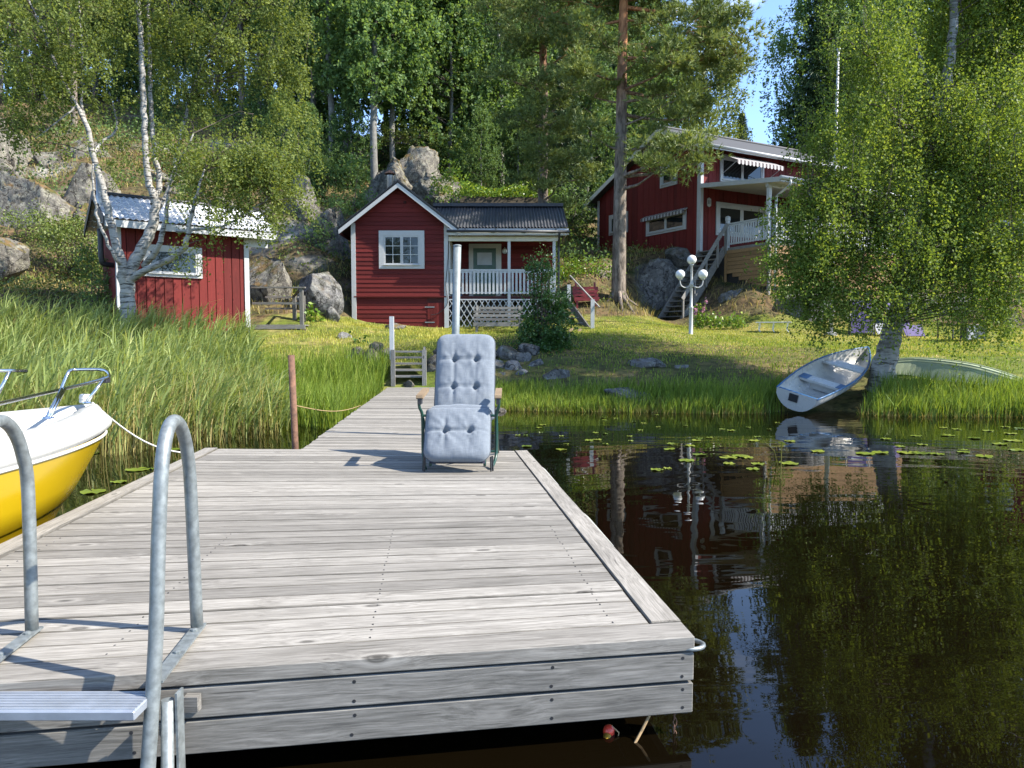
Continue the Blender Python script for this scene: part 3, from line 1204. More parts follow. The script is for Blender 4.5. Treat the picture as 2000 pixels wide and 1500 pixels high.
def build_ladder():
    root = thing('bathing_ladder', 'galvanised tube bathing ladder bolted to the dock front', 'ladder', (-1.4, 2.3, 0))

    def arch(xb, yb, dx):
        xf = xb + dx
        return [Vector((xf - dx * .4, 2.03, -.55)), Vector((xf, 2.185, .36)), Vector((xf, 2.245, .80)), Vector((xf, 2.275, 1.0)), Vector((xf - dx * .1, 2.315, 1.095)), Vector((xf - dx * .3, 2.375, 1.145)),
                Vector((xf - dx * .5, 2.445, 1.150)), Vector((xf - dx * .7, 2.515, 1.105)), Vector((xf - dx * .85, 2.565, 1.02)), Vector((xf - dx * .95, 2.595, .88)), Vector((xb, yb, .378))]
    for xb, yb, dx, lab in ((-1.137, 2.623, .052, None), (-1.712, 2.59, .055, None)):
        pts, rr = smooth_path(arch(xb, yb, dx), [.0215] * 11, 4)
        h = MB().tube(pts, rr, 16).build('handrail', M['galv'], root, smooth=True, world=True)
        a, b = Vector((xb + .0, yb + .03, ZD + .014)), Vector((xb + dx * 1.02 + .005, 2.19, ZD + .014))
        pl = MB().bar(a, b, .042, .008).build('mounting_plate', M['galv'], root, world=True)
        for t in (.16, .56):
            p = a.lerp(b, t)
            MB().lathe(p + Vector((0, 0, .004)), [(.012, 0), (.012, .006), (.006, .009)], 8).build('bolt', M['galv'], pl, world=True)
        p = Vector((xb + dx + .036, 2.20, 0))
        MB().tube([p + Vector((-.004, -.05, -.6)), p + Vector((0, 0, .325))], .019, 12).build('lower_leg', M['galv'], root, smooth=True, world=True)
        MB().box(p.x + .024, p.x + .031, 2.195, 2.240, -.5, .345).build('bracket', M['galv'], root, world=True)
    st = MB()
    x0, x1 = -1.712 + .03, -1.137 + .045
    st.box(x0, x1, 2.085, 2.205, .318, .346)
    s = st.build('step', M['alu'], root, world=True, bevel=.003)
    for k in range(7):
        y = 2.096 + k * .0165
        MB().box(x0 + .004, x1 - .004, y, y + .009, .345, .3495).build('tread_rib', M['alu'], s, world=True)
    MB().box(x0, x1, 2.03, 2.13, -.02, .008).build('step', M['alu'], root, world=True, bevel=.003)


build_ladder()


# ---------------------------------------------------------------- recliner on the dock
def cushion_part(name, root, cx, A, B, W, th, r_start, r_end, buttons, parent_mat='cushion', nx=64, ny=72, groove_rows=()):
    """padded cushion from A (y,z) to B (y,z), width W across x; bulges along the normal towards the viewer"""
    A = Vector((cx, A[0], A[1]))
    B = Vector((cx, B[0], B[1]))
    d = (B - A)
    L = d.length
    d.normalize()
    nrm = Vector((1, 0, 0)).cross(d).normalized()
    rows, under, edge_l, edge_r = [], [], [], []
    for j in range(ny + 1):
        t = j / ny
        t = .5 - .5 * math.cos(math.pi * t)
        dist0, dist1 = t * L, (1 - t) * L
        hw = W / 2
        for dd, rr in ((dist0, r_start), (dist1, r_end)):
            if dd < rr:
                hw = min(hw, W / 2 - rr + math.sqrt(max(0, rr * rr - (rr - dd) ** 2)))
        row, un = [], []
        for i in range(nx + 1):
            s = -math.cos(math.pi * i / nx)
            x = s * hw
            e = (1 - abs(s) ** 5) * (1 - abs(2 * t - 1) ** 7)
            h = th * max(0, e) ** .42
            for (bs, bt) in buttons:
                ds, dt = (x - bs * W), (t - bt) * L
                h -= .042 * math.exp(-(ds * ds + dt * dt) / (2 * .017 ** 2))
                h -= .017 * math.exp(-(dt * dt) / (2 * .010 ** 2)) * math.exp(-max(0, abs(ds) - .02) / .11)
                h -= .013 * math.exp(-(ds * ds) / (2 * .009 ** 2)) * math.exp(-max(0, abs(dt) - .02) / .10)
                ang = math.atan2(dt, ds)
                rad = math.hypot(ds, dt)
                h += .006 * math.sin(ang * 8 + bs * 9) * math.exp(-rad / .09) * min(1, rad / .03)
            h += .0045 * mnoise.fractal(Vector((x * 9, t * L * 9 + A.z * 7, 1.3)), .8, 2.0, 4) * e + .0045 * abs(mnoise.noise(Vector((x * 26, t * L * 9, 5.1)))) * e
            h += .003 * math.sin(x * 23 + t * 9) * e + .0025 * math.sin(x * 61 + math.sin(t * 17) * 2) * e * (.4 + .6 * t)
            p = A + d * (t * L) + Vector((x, 0, 0))
            row.append(p + nrm * max(h, .004))
            un.append(p - nrm * (.018 * max(0, e) ** .4))
        rows.append(row)
        under.append(un[::-1])
        edge_l.append(A + d * (t * L) + Vector((-hw - .002, 0, 0)) + nrm * .004)
        edge_r.append(A + d * (t * L) + Vector((hw + .002, 0, 0)) + nrm * .004)
    mb = MB()
    mb.grid(rows).grid(under)
    o = mb.build(name, M[parent_mat], root, smooth=True, world=True)
    loop = edge_l + edge_r[::-1] + [edge_l[0]]
    MB().tube(loop, .005, 6).build('piping', M['greyfabric'], o, smooth=True, world=True)
    for (bs, bt) in buttons:
        p = A + d * (bt * L) + Vector((bs * W, 0, 0)) + nrm * (th - .052)
        mb = MB()
        mb.tube([p, p + nrm * .006], [.011, .008], 10)
        mb.build('button', M['cushion'], o, world=True)
    return o


def build_recliner():
    cx = -.432
    root = thing('recliner', 'reclining chair with blue-grey tufted cushion and green frame on the dock', 'lounge chair', (cx, 6.2, ZD))
    z = lambda h: ZD + h
    cushion_part('leg_cushion', root, cx - .006, (5.80, z(.085)), (6.10, z(.475)), .525, .075, .10, .03, [(-.19, .52), (.19, .52)])
    cushion_part('seat_cushion', root, cx, (6.12, z(.455)), (6.50, z(.37)), .52, .07, .03, .03, [(-.19, .5), (.19, .5)], nx=18, ny=14)
    cushion_part('back_cushion', root, cx + .012, (6.47, z(.345)), (6.86, z(1.09)), .525, .085, .03, .095, [(-.185, .345), (.185, .345), (-.185, .665), (.185, .665)])
    # strip of shadow-side fabric under the cushions (sling)
    sl = MB()
    sl.quad((cx - .22, 5.83, z(.07)), (cx + .22, 5.83, z(.07)), (cx + .22, 6.13, z(.44)), (cx - .22, 6.13, z(.44)))
    sl.quad((cx - .22, 6.13, z(.44)), (cx + .22, 6.13, z(.44)), (cx + .22, 6.51, z(.33)), (cx - .22, 6.51, z(.33)))
    sl.quad((cx - .22, 6.51, z(.33)), (cx + .22, 6.51, z(.33)), (cx + .22, 6.90, z(1.06)), (cx - .22, 6.90, z(1.06)))
    sl.build('sling', M['navy'], root, world=True)
    for s in (-1, 1):
        x = cx + s * .245
        p, r_ = smooth_path([(x - s * .03, 5.84, z(.05)), (x - s * .02, 5.98, z(.28)), (x - s * .01, 6.13, z(.45)), (x, 6.50, z(.34)), (x, 6.72, z(.78)), (x - s * .02, 6.91, z(1.06))], [.011] * 6, 4)
        MB().tube(p, r_, 8).build('side_rail', M['greenmetal'], root, smooth=True, world=True)
        x2 = cx + s * .315
        p, r_ = smooth_path([(x2 + s * .01, 6.02, z(.575)), (x2 + s * .008, 6.03, z(.50)), (x2 - s * .012, 6.06, z(.42)), (x2 - s * .012, 6.08, z(.16)), (x2 - s * .02, 6.04, z(.07)), (x2 - s * .05, 5.93, z(.012))], [.0125] * 6, 5)
        MB().tube(p, r_, 10).build('front_leg', M['greenmetal'], root, smooth=True, world=True)
        MB().tube([(x2 - s * .012, 6.10, z(.40)), (x2 - s * .012, 6.45, z(.20)), (x2 - s * .012, 6.80, z(.012))], .012, 8).build('rear_leg', M['greenmetal'], root, smooth=True, world=True)
        x3 = cx + s * .262
        MB().tube([(x3, 5.86, z(.12)), (x3 + s * .003, 5.855, z(.002))], .0075, 6).build('foot', M['blackrub'], root, world=True)
        MB().tube([(x3 + s * .012, 5.90, z(.12)), (x3 + s * .018, 5.885, z(.002))], .0075, 6).build('foot', M['blackrub'], root, world=True)
        arm = MB()
        xa = cx + s * .318
        prof = [(5.98, .577), (6.02, .567), (6.46, .60), (6.46, .628), (6.02, .60), (5.985, .60)]
        arm.prism([(xa - .027, y, z(h)) for y, h in prof], (.054, 0, 0))
        a_ = arm.build('armrest', M['armwood'], root, world=True)
        MB().box(xa - .014, xa + .014, 5.985, 6.09, z(.525), z(.578)).build('arm_bracket', M['blackrub'], root, world=True)
    for yy, zz in ((6.79, .02), (6.13, .42)):
        MB().tube([(cx - .30, yy, z(zz)), (cx + .30, yy, z(zz))], .011, 8).build('crossbar', M['greenmetal'], root, world=True)


build_recliner()


# ---------------------------------------------------------------- yellow motorboat
def build_motorboat():
    ax = Vector((.115, 1, 0)).normalized()
    root = thing('motorboat', 'yellow and white motorboat moored at the left of the dock', 'motorboat', (-3.33 - 2.3 * ax.x, 6.0 - 2.3 * ax.y, 0), -math.atan2(ax.x, ax.y))

    def halfw(y, z):
        zz = max(-.3, z)
        yb = 1.12 + 1.18 * max(0, (zz + .3) / 1.05) ** .85
        Wd = .50 + .32 * max(0, (zz + .3) / 1.05) ** .6
        y0 = -.5
        if y <= y0: return Wd * (1 - .05 * ((y0 - y) / 1.8) ** 2)
        q = min(1, (y - y0) / (yb - y0))
        return Wd * max(0, 1 - q ** 2.1) ** .78

    def ybow(z):
        return 1.12 + 1.18 * max(0, (z + .3) / 1.05) ** .85
    zs = [-.3, -.12, .02, .16, .30, .318, .44, .56, .72]
    N = 30
    for sgn, nm in ((1, 'hull'), (-1, 'hull')):
        pass
    rows = []
    for i, z in enumerate(zs):
        row = []
        yb = ybow(z)
        step = .022 if z > .31 else 0.0
        for j in range(N + 1):
            t = j / N
            y = -2.3 + (yb + 2.3) * (1 - (1 - t) ** 1.9)
            w_ = halfw(y, z) + (step if t < .97 else step * .3)
            row.append((w_, y, z))
        full = row + [(-x, y, z_) for x, y, z_ in row[::-1]]
        rows.append(full)
    hull = MB().grid(rows)
    hull.build('hull', M['yellow'], root, smooth=True)
    MB().box(-.72, .72, -2.32, -2.28, -.2, .74).build('transom', M['yellow'], root)
    # white deck moulding with rolled rim and cockpit
    prof = [(.022, .712), (.040, .735), (.042, .765), (.026, .785), (.004, .80), (-.012, .835), (-.035, .862), (-.07, .870), (-.115, .862), (-.135, .83), (-.15, .60)]
    drows = []
    for off, z in prof:
        row = []
        yb = ybow(.72) + off * 1.1
        for j in range(N + 1):
            t = j / N
            y = -2.3 + (yb + 2.3) * (1 - (1 - t) ** 1.9)
            q0 = ybow(.72)
            yy = -2.3 + (q0 + 2.3) * (1 - (1 - t) ** 1.9)
            row.append((max(0.0, halfw(yy, .72) + off * (1 if halfw(yy, .72) > .2 else halfw(yy, .72) / .2)), y, z + .045 * max(0, y / 2.3) ** 2))
        drows.append(row + [(-x, y, z_) for x, y, z_ in row[::-1]])
    dk = MB().grid(drows)
    b = len(dk.v)
    last = drows[-1]
    dk.v += [Vector(p) for p in last]
    dk.f.append(tuple(range(b, b + len(last))))
    dk.build('deck_moulding', M['gelwhite'], root, smooth=True)
    MB().box(-.5, .5, -.6, -.15, .551, .70).build('thwart', M['gelwhite'], root, bevel=.02)
    # rubbing band under the white moulding
    for sg in (1, -1):
        rr = []
        for j in range(N + 1):
            t = j / N
            y = -2.3 + (ybow(.70) + 2.3) * (1 - (1 - t) ** 1.9)
            rr.append((sg * (halfw(y, .70) + .026 * (1 if t < .97 else .4)), y + (.015 if t > .97 else 0), .704))
        MB().tube(rr, .012, 6).build('rubbing_band', M['gelgrey'], root, smooth=True)
    # steel bow rails
    st = [at(-80, 806, 3.7), at(0, 788, 4.4), at(70, 772, 4.95), at(140, 756, 5.45), at(195, 742, 5.8), at(213, 735, 5.93), at(207, 725, 6.05), at(190, 721.5, 6.1), at(150, 722, 6.05), at(137, 724, 6.0), at(129, 737, 5.95), at(108, 790, 5.85)]
    p, r_ = smooth_path(st, [.0125] * len(st), 4)
    MB().tube(p, r_, 10).build('bow_rail', M['chrome'], root, smooth=True, world=True)
    for a, b_ in ((at(91, 816, 4.93), at(120, 761, 5.25)), (at(96, 816, 4.97), at(126, 760, 5.30)), (at(170, 786, 5.72), at(202, 741, 5.83))):
        s = MB().tube([a, b_], .0125, 10).build('stanchion', M['chrome'], root, smooth=True, world=True)
        MB().lathe(a - Vector((0, 0, .004)), [(.03, 0), (.026, .01), (.014, .014)], 10).build('rail_foot', M['chrome'], s, world=True)
    st = [at(-60, 726, 5.2), at(20, 723.5, 5.45), at(52, 725, 5.6)]
    MB().tube(st, .0125, 10).build('bow_rail', M['chrome'], root, smooth=True, world=True)
    MB().tube([at(20, 723.5, 5.45), at(0, 762, 5.4), at(-12, 786, 5.4)], .0125, 10).build('stanchion', M['chrome'], root, smooth=True, world=True)
    c = at(207, 741, 5.9)
    MB().box(c.x - .022, c.x + .022, c.y - .03, c.y + .03, c.z - .028, c.z + .024).build('bow_light', M['blackrub'], root, world=True, bevel=.005)
    c = at(166, 787, 5.78)
    kn = MB()
    for k in range(5):
        kn.tube([c + Vector((.03 * math.cos(a), .03 * math.sin(a), .012 * k + .01)) for a in [2 * math.pi * i / 9 + k for i in range(9)]], .012, 6)
    kn.build('cleat_coil', M['rope'], root, smooth=True, world=True)
    # dark line of lettering-free trim on the topside
    tr = []
    for j in range(9):
        y = -1.9 + j * .22
        tr.append((halfw(y, .6) + .024, y, .60))
    MB().tube(tr, [.004] + [.012] * 7 + [.003], 6).build('trim_strip', M['blackrub'], root)
    return root


boat = build_motorboat()
a, b = at(180, 786, 5.92), gr(365, 888, ZD) + Vector((.02, 0, .01))
pts = [a.lerp(b, t) - Vector((0, 0, .10 * math.sin(math.pi * t))) for t in [i / 12 for i in range(13)]]
tag(MB().tube(pts, .007, 8).build('mooring_rope', M['rope'], None, smooth=True), 'white mooring rope running from the yellow boat to the dock corner', 'rope')

# ---------------------------------------------------------------- poles in the water
p = at(576, 880, 7.45)
mb = MB().tube([Vector((p.x + .01, p.y, -1.0)), Vector((p.x + .005, p.y, .3)), Vector((p.x - .02, p.y, 1.265))], .033, 12)
tag(mb.build('mooring_pole', M['rust'], None, smooth=True), 'thin rusty iron pole standing in the water behind the dock', 'pole')
rp = Vector((p.x, p.y, .76))
b = at(705, 815, 12.6)
b.z = .3
pts = [rp.lerp(b, t) - Vector((0, 0, .08 * math.sin(math.pi * t))) for t in [i / 10 for i in range(11)]]
tag(MB().tube(pts, .005, 6).build('shore_rope', M['oldrope'], None, smooth=True), 'slack rope tied from the rusty pole to the walkway', 'rope')
p = at(889, 660, 8.2)
mb = MB().tube([Vector((p.x, p.y, -1.2)), Vector((p.x, p.y, 1.3)), Vector((p.x + .028, p.y, 2.435))], .043, 14)
mb.lathe(Vector((p.x + .028, p.y, 2.436)), [(.046, 0), (.046, .012), (.03, .02)], 14)
tag(mb.build('guide_pole', M['polesteel'], None, smooth=True), 'tall galvanised steel pole beside the walkway behind the recliner', 'pole')


def build_float():
    c = at(1189, 1428, 2.60)
    root = thing('bathing_float', 'small float with red cap and amber tube hanging under the dock front', 'float', c)
    d = Vector((-.035, -.075, -.06))
    MB().sphere(c, .021, 14, 9, (1, 1, 1.15)).build('cap', M['orange'], root, smooth=True, world=True)
    MB().tube([c + d * .12, c + d * 1.0], [.015, .013], 12).build('tube', M['yelplast'], root, smooth=True, world=True)
    MB().tube([c + Vector((.01, 0, .02)), c + Vector((.035, -.01, .0)), c + Vector((.03, -.02, -.02)), c + Vector((.05, -.03, -.02))], .0025, 5).build('cord', M['oldrope'], root, world=True)


build_float()
pts = [Vector((.50, 2.575, .10)), Vector((.46, 2.56, .03)), Vector((.42, 2.53, -.02))]
tag(MB().tube(pts, .005, 6).build('slack_rope', M['oldrope'], None), 'brown rope end hanging into the water under the dock corner', 'rope')
ch = thing('chain', 'thin rusty chain hanging from the dock corner into the water', 'chain', (.585, 2.60, 0))
for k in range(7):
    c = Vector((.585 + .003 * (k % 2), 2.60, .115 - k * .024))
    ring = [c + Vector(((.006 * math.cos(a) if k % 2 else 0), (0 if k % 2 else .006 * math.cos(a)), .016 * math.sin(a))) for a in [2 * math.pi * i / 10 for i in range(11)]]
    MB().tube(ring, .0022, 5).build('link', M['rust'], ch, world=True)


# ---------------------------------------------------------------- white rowing boat on the bank
def hull_boat(root, L, W, D, mats, T):
    """open boat in local x (right), y (stern 0 to bow L), z up; T maps local to world"""
    N = 16

    def hw(t): return W / 2 * (.80 + .95 * t - 1.75 * t ** 2.9) if t < 1 else 0

    def sheer(t): return D * (1 + .28 * t ** 2)

    def keel(t): return D * (.02 + .55 * max(0, t - .55) ** 1.6 / .45 ** 1.6)
    outer, inner = [], []
    for i in range(N + 1):
        t = i / N
        h = max(.004, hw(t))
        kz, sz = keel(t), sheer(t)
        ro, ri = [], []
        for k in range(13):
            a = -1 + 2 * k / 12
            f = abs(a)
            xx = h * math.copysign(min(1, f * 1.25) ** .75 if f < .8 else 1.0, a) * (.86 + .14 * f)
            zz = kz + (sz - kz) * (f ** 2.2)
            y = t * L - .12 * (1 - t) * 0 + .10 * t * f ** 2
            ro.append(T((xx, y, zz)))
            ri.append(T((xx * .95, y * .985 + .01, zz + .02 * (1 - f) + .0)))
        outer.append(ro)
        inner.append(ri[::-1])
    mb = MB().grid(outer)
    mb.f.append(tuple(range(12, -1, -1)))
    mb.build('hull', M[mats[0]], root, smooth=True, world=True)
    mi = MB().grid(inner)
    mi.f.append(tuple(range(13)))
    mi.build('inner_skin', M[mats[1]], root, smooth=True, world=True)
    for s in (0, 12):
        MB().tube([r_[s] for r_ in outer], .017, 6).build('gunwale', M[mats[2]], root, smooth=True, world=True)
    return hw, sheer, keel


def build_rowboat():
    TL, TR, B = at(1521, 754, 14.35), at(1592, 783, 13.75), at(1690, 688, 16.5)
    Mid = (TL + TR) / 2
    yv = (B - Mid)
    L = yv.length
    yv.normalize()
    xv = (TR - TL)
    W = xv.length * 1.18
    xv = (xv - yv * xv.dot(yv)).normalized()
    zv = xv.cross(yv).normalized()
    D = .36
    T = lambda p: Mid + xv * p[0] + yv * p[1] + zv * (p[2] - D)
    root = thing('rowing_boat', 'white open rowing boat with blue thwart ends pulled up by the birch', 'rowing boat', (Mid.x, Mid.y, Mid.z - D))
    hw, sheer, keel = hull_boat(root, L, W * 1.05, D, ('gelwhite', 'gelwhite', 'bluepaint'), T)

    def slab(y0, y1, z, th, x0=-1, x1=1, name='thwart', mat='gelwhite'):
        t0, t1 = y0 / L, y1 / L
        def at_z(t):
            kz, sz = keel(t), sheer(t)
            f = max(.02, min(1, (z - th - kz) / (sz - kz))) ** (1 / 2.2)
            return hw(t) * .95 * min(1, f * 1.25) ** .75 * (.86 + .14 * f)
        a, b = at_z(t0) * .985, at_z(t1) * .985
        lo = [T((a * x0, y0, z - th)), T((a * x1, y0, z - th)), T((b * x1, y1, z - th)), T((b * x0, y1, z - th))]
        hi = [T((a * x0, y0, z)), T((a * x1, y0, z)), T((b * x1, y1, z)), T((b * x0, y1, z))]
        return MB().hexa(lo, hi).build(name, M[mat], root, world=True)
    slab(.03, .42, .22, .03, name='stern_seat')
    slab(1.18, 1.46, .25, .05)
    slab(1.28, 1.36, .205, .16, name='thwart_support')
    slab(1.179, 1.461, .256, .008, -1, -.62, 'seat_pad', 'bluepaint')
    slab(1.179, 1.461, .256, .008, .62, 1, 'seat_pad', 'bluepaint')
    slab(2.25, 2.62, .33, .03, name='bow_seat')
    slab(.02, .06, .365, .02, -.98, .98, 'transom_cap', 'bluepaint')
    a = hw(0)
    MB().hexa([T((-a * .32, -.02, .18)), T((a * .12, -.02, .18)), T((a * .12, .0, .18)), T((-a * .32, .0, .22))],
              [T((-a * .32, -.02, .33)), T((a * .12, -.02, .33)), T((a * .12, .0, .33)), T((-a * .32, .0, .33))]).build('motor_pad', M['blackrub'], root, world=True)


build_rowboat()


def build_green_boat():
    root = thing('overturned_boat', 'pale green boat lying keel up on the bank behind the leaning birch', 'boat', (9.3, 15.6, .5))
    path = [at(1725, 704, 16.9), at(1790, 700, 16.5), at(1850, 704, 16.0), at(1920, 716, 15.5), at(2000, 742, 15.0), at(2100, 785, 14.7)]
    p, r_ = smooth_path(path, [1] * 6, 4)
    rows = []
    n = len(p)
    for i, c in enumerate(p):
        t = i / (n - 1)
        d = (p[min(i + 1, n - 1)] - p[max(i - 1, 0)])
        d.z = 0
        d.normalize()
        s = Vector((d.y, -d.x, 0))
        b = .24 * (1 - .55 * t ** 3) + .02
        g = .52 * (1 - .7 * t ** 3) + .03
        zg = max(h1(c.x, c.y) - .05, -.02)
        zt = c.z + .05
        zm = zt - .04
        rows.append([c + s * g + Vector((0, 0, zg - zt)), c + s * (b + .05) + Vector((0, 0, -.06)), c + s * b + Vector((0, 0, -.012)), c + s * b * .3, c - s * b * .3, c - s * b + Vector((0, 0, -.012)), c - s * (b + .05) + Vector((0, 0, -.06)), c - s * g + Vector((0, 0, zg - zt))])
    mb = MB().grid(rows)
    mb.f.append(tuple(range(8)))
    mb.build('hull', M['greenboat'], root, world=True)
    keel = [c + Vector((0, 0, .01)) for c in p]
    MB().tube(keel, .018, 6).build('keel', M['greenboat'], root, world=True)
    for k in (1, 2, 5, 6):
        MB().tube([r2[k] for r2 in rows], .012, 5).build('rubbing_strake', M['greenboat'], root, world=True)


build_green_boat()


# ---------------------------------------------------------------- lamp post, flag pole, garden furniture
def build_lamp():
    b = at(1349, 655, 22)
    b.z = h1(b.x, b.y) - .05
    root = thing('lamp_post', 'white garden lamp post with three opal globes on the lawn', 'lamp', b)
    zt = 3.62 - b.z
    MB().lathe((0, 0, 0), [(.07, 0), (.07, .05), (.064, .06), (.056, .80), (.068, .82), (.068, .85), (.042, .88), (.035, zt - .62), (.06, zt - .6), (.06, zt - .56), (.036, zt - .52), (.033, zt - .03), (.055, zt - .02), (.06, zt + .01)], 14).build('post', M['white'], root, smooth=True)
    MB().sphere((0, 0, zt + .14), .138, 18, 12).build('globe', M['globe'], root, smooth=True)
    for s in (-1, 1):
        pts = [(s * .03, 0, zt - .60), (s * .12, 0, zt - .66), (s * .22, 0, zt - .67), (s * .31, 0, zt - .60), (s * .335, 0, zt - .50), (s * .335, 0, zt - .44)]
        p, r_ = smooth_path(pts, [.017] * 6, 3)
        arm = MB().tube(p, r_, 8).build('arm', M['white'], root, smooth=True)
        MB().lathe((s * .335, 0, zt - .45), [(.03, 0), (.065, .02), (.065, .04)], 10).build('globe_holder', M['white'], arm)
        MB().sphere((s * .335, 0, zt - .285), .138, 18, 12).build('globe', M['globe'], root, smooth=True)


build_lamp()
b = at(1622, 657, 23.4)
b.z = h1(b.x, b.y) - .05
root = thing('flag_pole', 'tall white flag pole rising out of the lawn behind the birch leaves', 'flag pole', b)
MB().lathe((0, 0, 0), [(.20, -.1), (.20, .12), (.17, .14)], 10).build('base', M['concrete'], root)
MB().tube([(0, 0, .1), (0, 0, 5), (0.02, 0, 8.75)], [.07, .058, .035], 10).build('pole', M['white'], root, smooth=True)
MB().sphere((0.02, 0, 8.8), .07, 10, 7).build('finial', M['white'], root, smooth=True)


def garden_recliner(px, py, D, rz, back, seat, lab, tilt=.62):
    b = at(px, py, D)
    b.z = h1(b.x, b.y)
    root = thing('garden_recliner', lab, 'lounge chair', b, rz, 'mesh recliners on the lawn')
    MB().hexa([(-.30, .42, .34), (.30, .42, .34), (.30, .44, .33), (-.30, .44, .33)], [(-.28, .42 + tilt, 1.18), (.28, .42 + tilt, 1.18), (.28, .44 + tilt, 1.17), (-.28, .44 + tilt, 1.17)]).build('backrest', M[back], root)
    MB().hexa([(-.30, -.05, .40), (.30, -.05, .40), (.30, .43, .32), (-.30, .43, .32)], [(-.30, -.05, .42), (.30, -.05, .42), (.30, .43, .34), (-.30, .43, .34)]).build('seat', M[seat], root)
    MB().hexa([(-.30, -.32, .06), (.30, -.32, .06), (.30, -.055, .40), (-.30, -.055, .40)], [(-.30, -.34, .075), (.30, -.34, .075), (.30, -.075, .415), (-.30, -.075, .415)]).build('leg_rest', M[seat], root)
    for s in (-1, 1):
        x = s * .335
        MB().tube([(x, -.30, .0), (x, -.08, .42), (x, .42, .35), (x, .43 + tilt, 1.2)], .016, 6).build('side_rail', M['blackrub'], root)
        MB().tube([(x + s * .03, -.02, .02), (x + s * .03, .0, .56), (x + s * .03, .50, .62)], .016, 6).build('front_leg', M['blackrub'], root)
        MB().tube([(x + s * .03, .0, .5), (x + s * .03, .75, .02)], .016, 6).build('rear_leg', M['blackrub'], root)
        MB().box(x + s * .03 - .025, x + s * .03 + .025, -.03, .50, .60, .63).build('armrest', M['blackrub'], root)


garden_recliner(1682, 660, 23.6, R(-24), 'purple', 'purple', 'purple mesh recliner on the lawn left of the birch trunk')
garden_recliner(1722, 658, 23.8, R(0), 'greyfabric', 'palefabric', 'grey mesh recliner on the lawn half hidden by the birch trunk')
garden_recliner(1776, 660, 23.4, R(3), 'purple', 'purple', 'purple mesh recliner on the lawn right of the birch trunk')


def build_camp_bed():
    b = at(1511, 654, 23.6)
    b.z = h1(b.x, b.y)
    root = thing('camp_bed', 'low pale camp bed on bent silver legs at the lawn edge', 'camp bed', b, R(-22))
    MB().box(-.50, .50, -.25, .25, .30, .325).build('sleeping_surface', M['palefabric'], root)
    MB().tube([(-.52, -.27, .31), (.52, -.27, .31), (.52, .27, .31), (-.52, .27, .31), (-.52, -.27, .31)], .014, 6).build('frame', M['silver'], root)
    for x in (-.42, 0, .42):
        MB().tube([(x, -.26, .30), (x - .03, -.24, .08), (x + .02, -.2, .01), (x + .02, .2, .01), (x - .03, .24, .08), (x, .26, .30)], .013, 6).build('leg', M['silver'], root)


build_camp_bed()


def build_garden_table():
    b = at(1876, 668, 21.8)
    b.z = h1(b.x, b.y)
    root = thing('garden_table', 'black metal garden table with a pale panel on the right of the lawn', 'table', b, R(12))
    MB().box(-.55, .62, -.30, .32, .46, .49).build('table_top', M['blackrub'], root)
    for x, y in ((-.52, -.27), (.59, -.27), (.59, .29), (-.52, .29)):
        MB().box(x - .015, x + .015, y - .015, y + .015, 0, .46).build('leg', M['blackrub'], root)
    MB().box(-.10, .22, -.34, -.31, .04, .44).build('panel', M['palefabric'], root)
    MB().tube([(-.12, -.36, .0), (-.12, -.36, .47), (.24, -.36, .47), (.24, -.36, 0)], .012, 6).build('panel_frame', M['blackrub'], root)
    MB().box(.25, .60, -.28, .30, .06, .44).build('cabinet', M['greyfabric'], root)


build_garden_table()
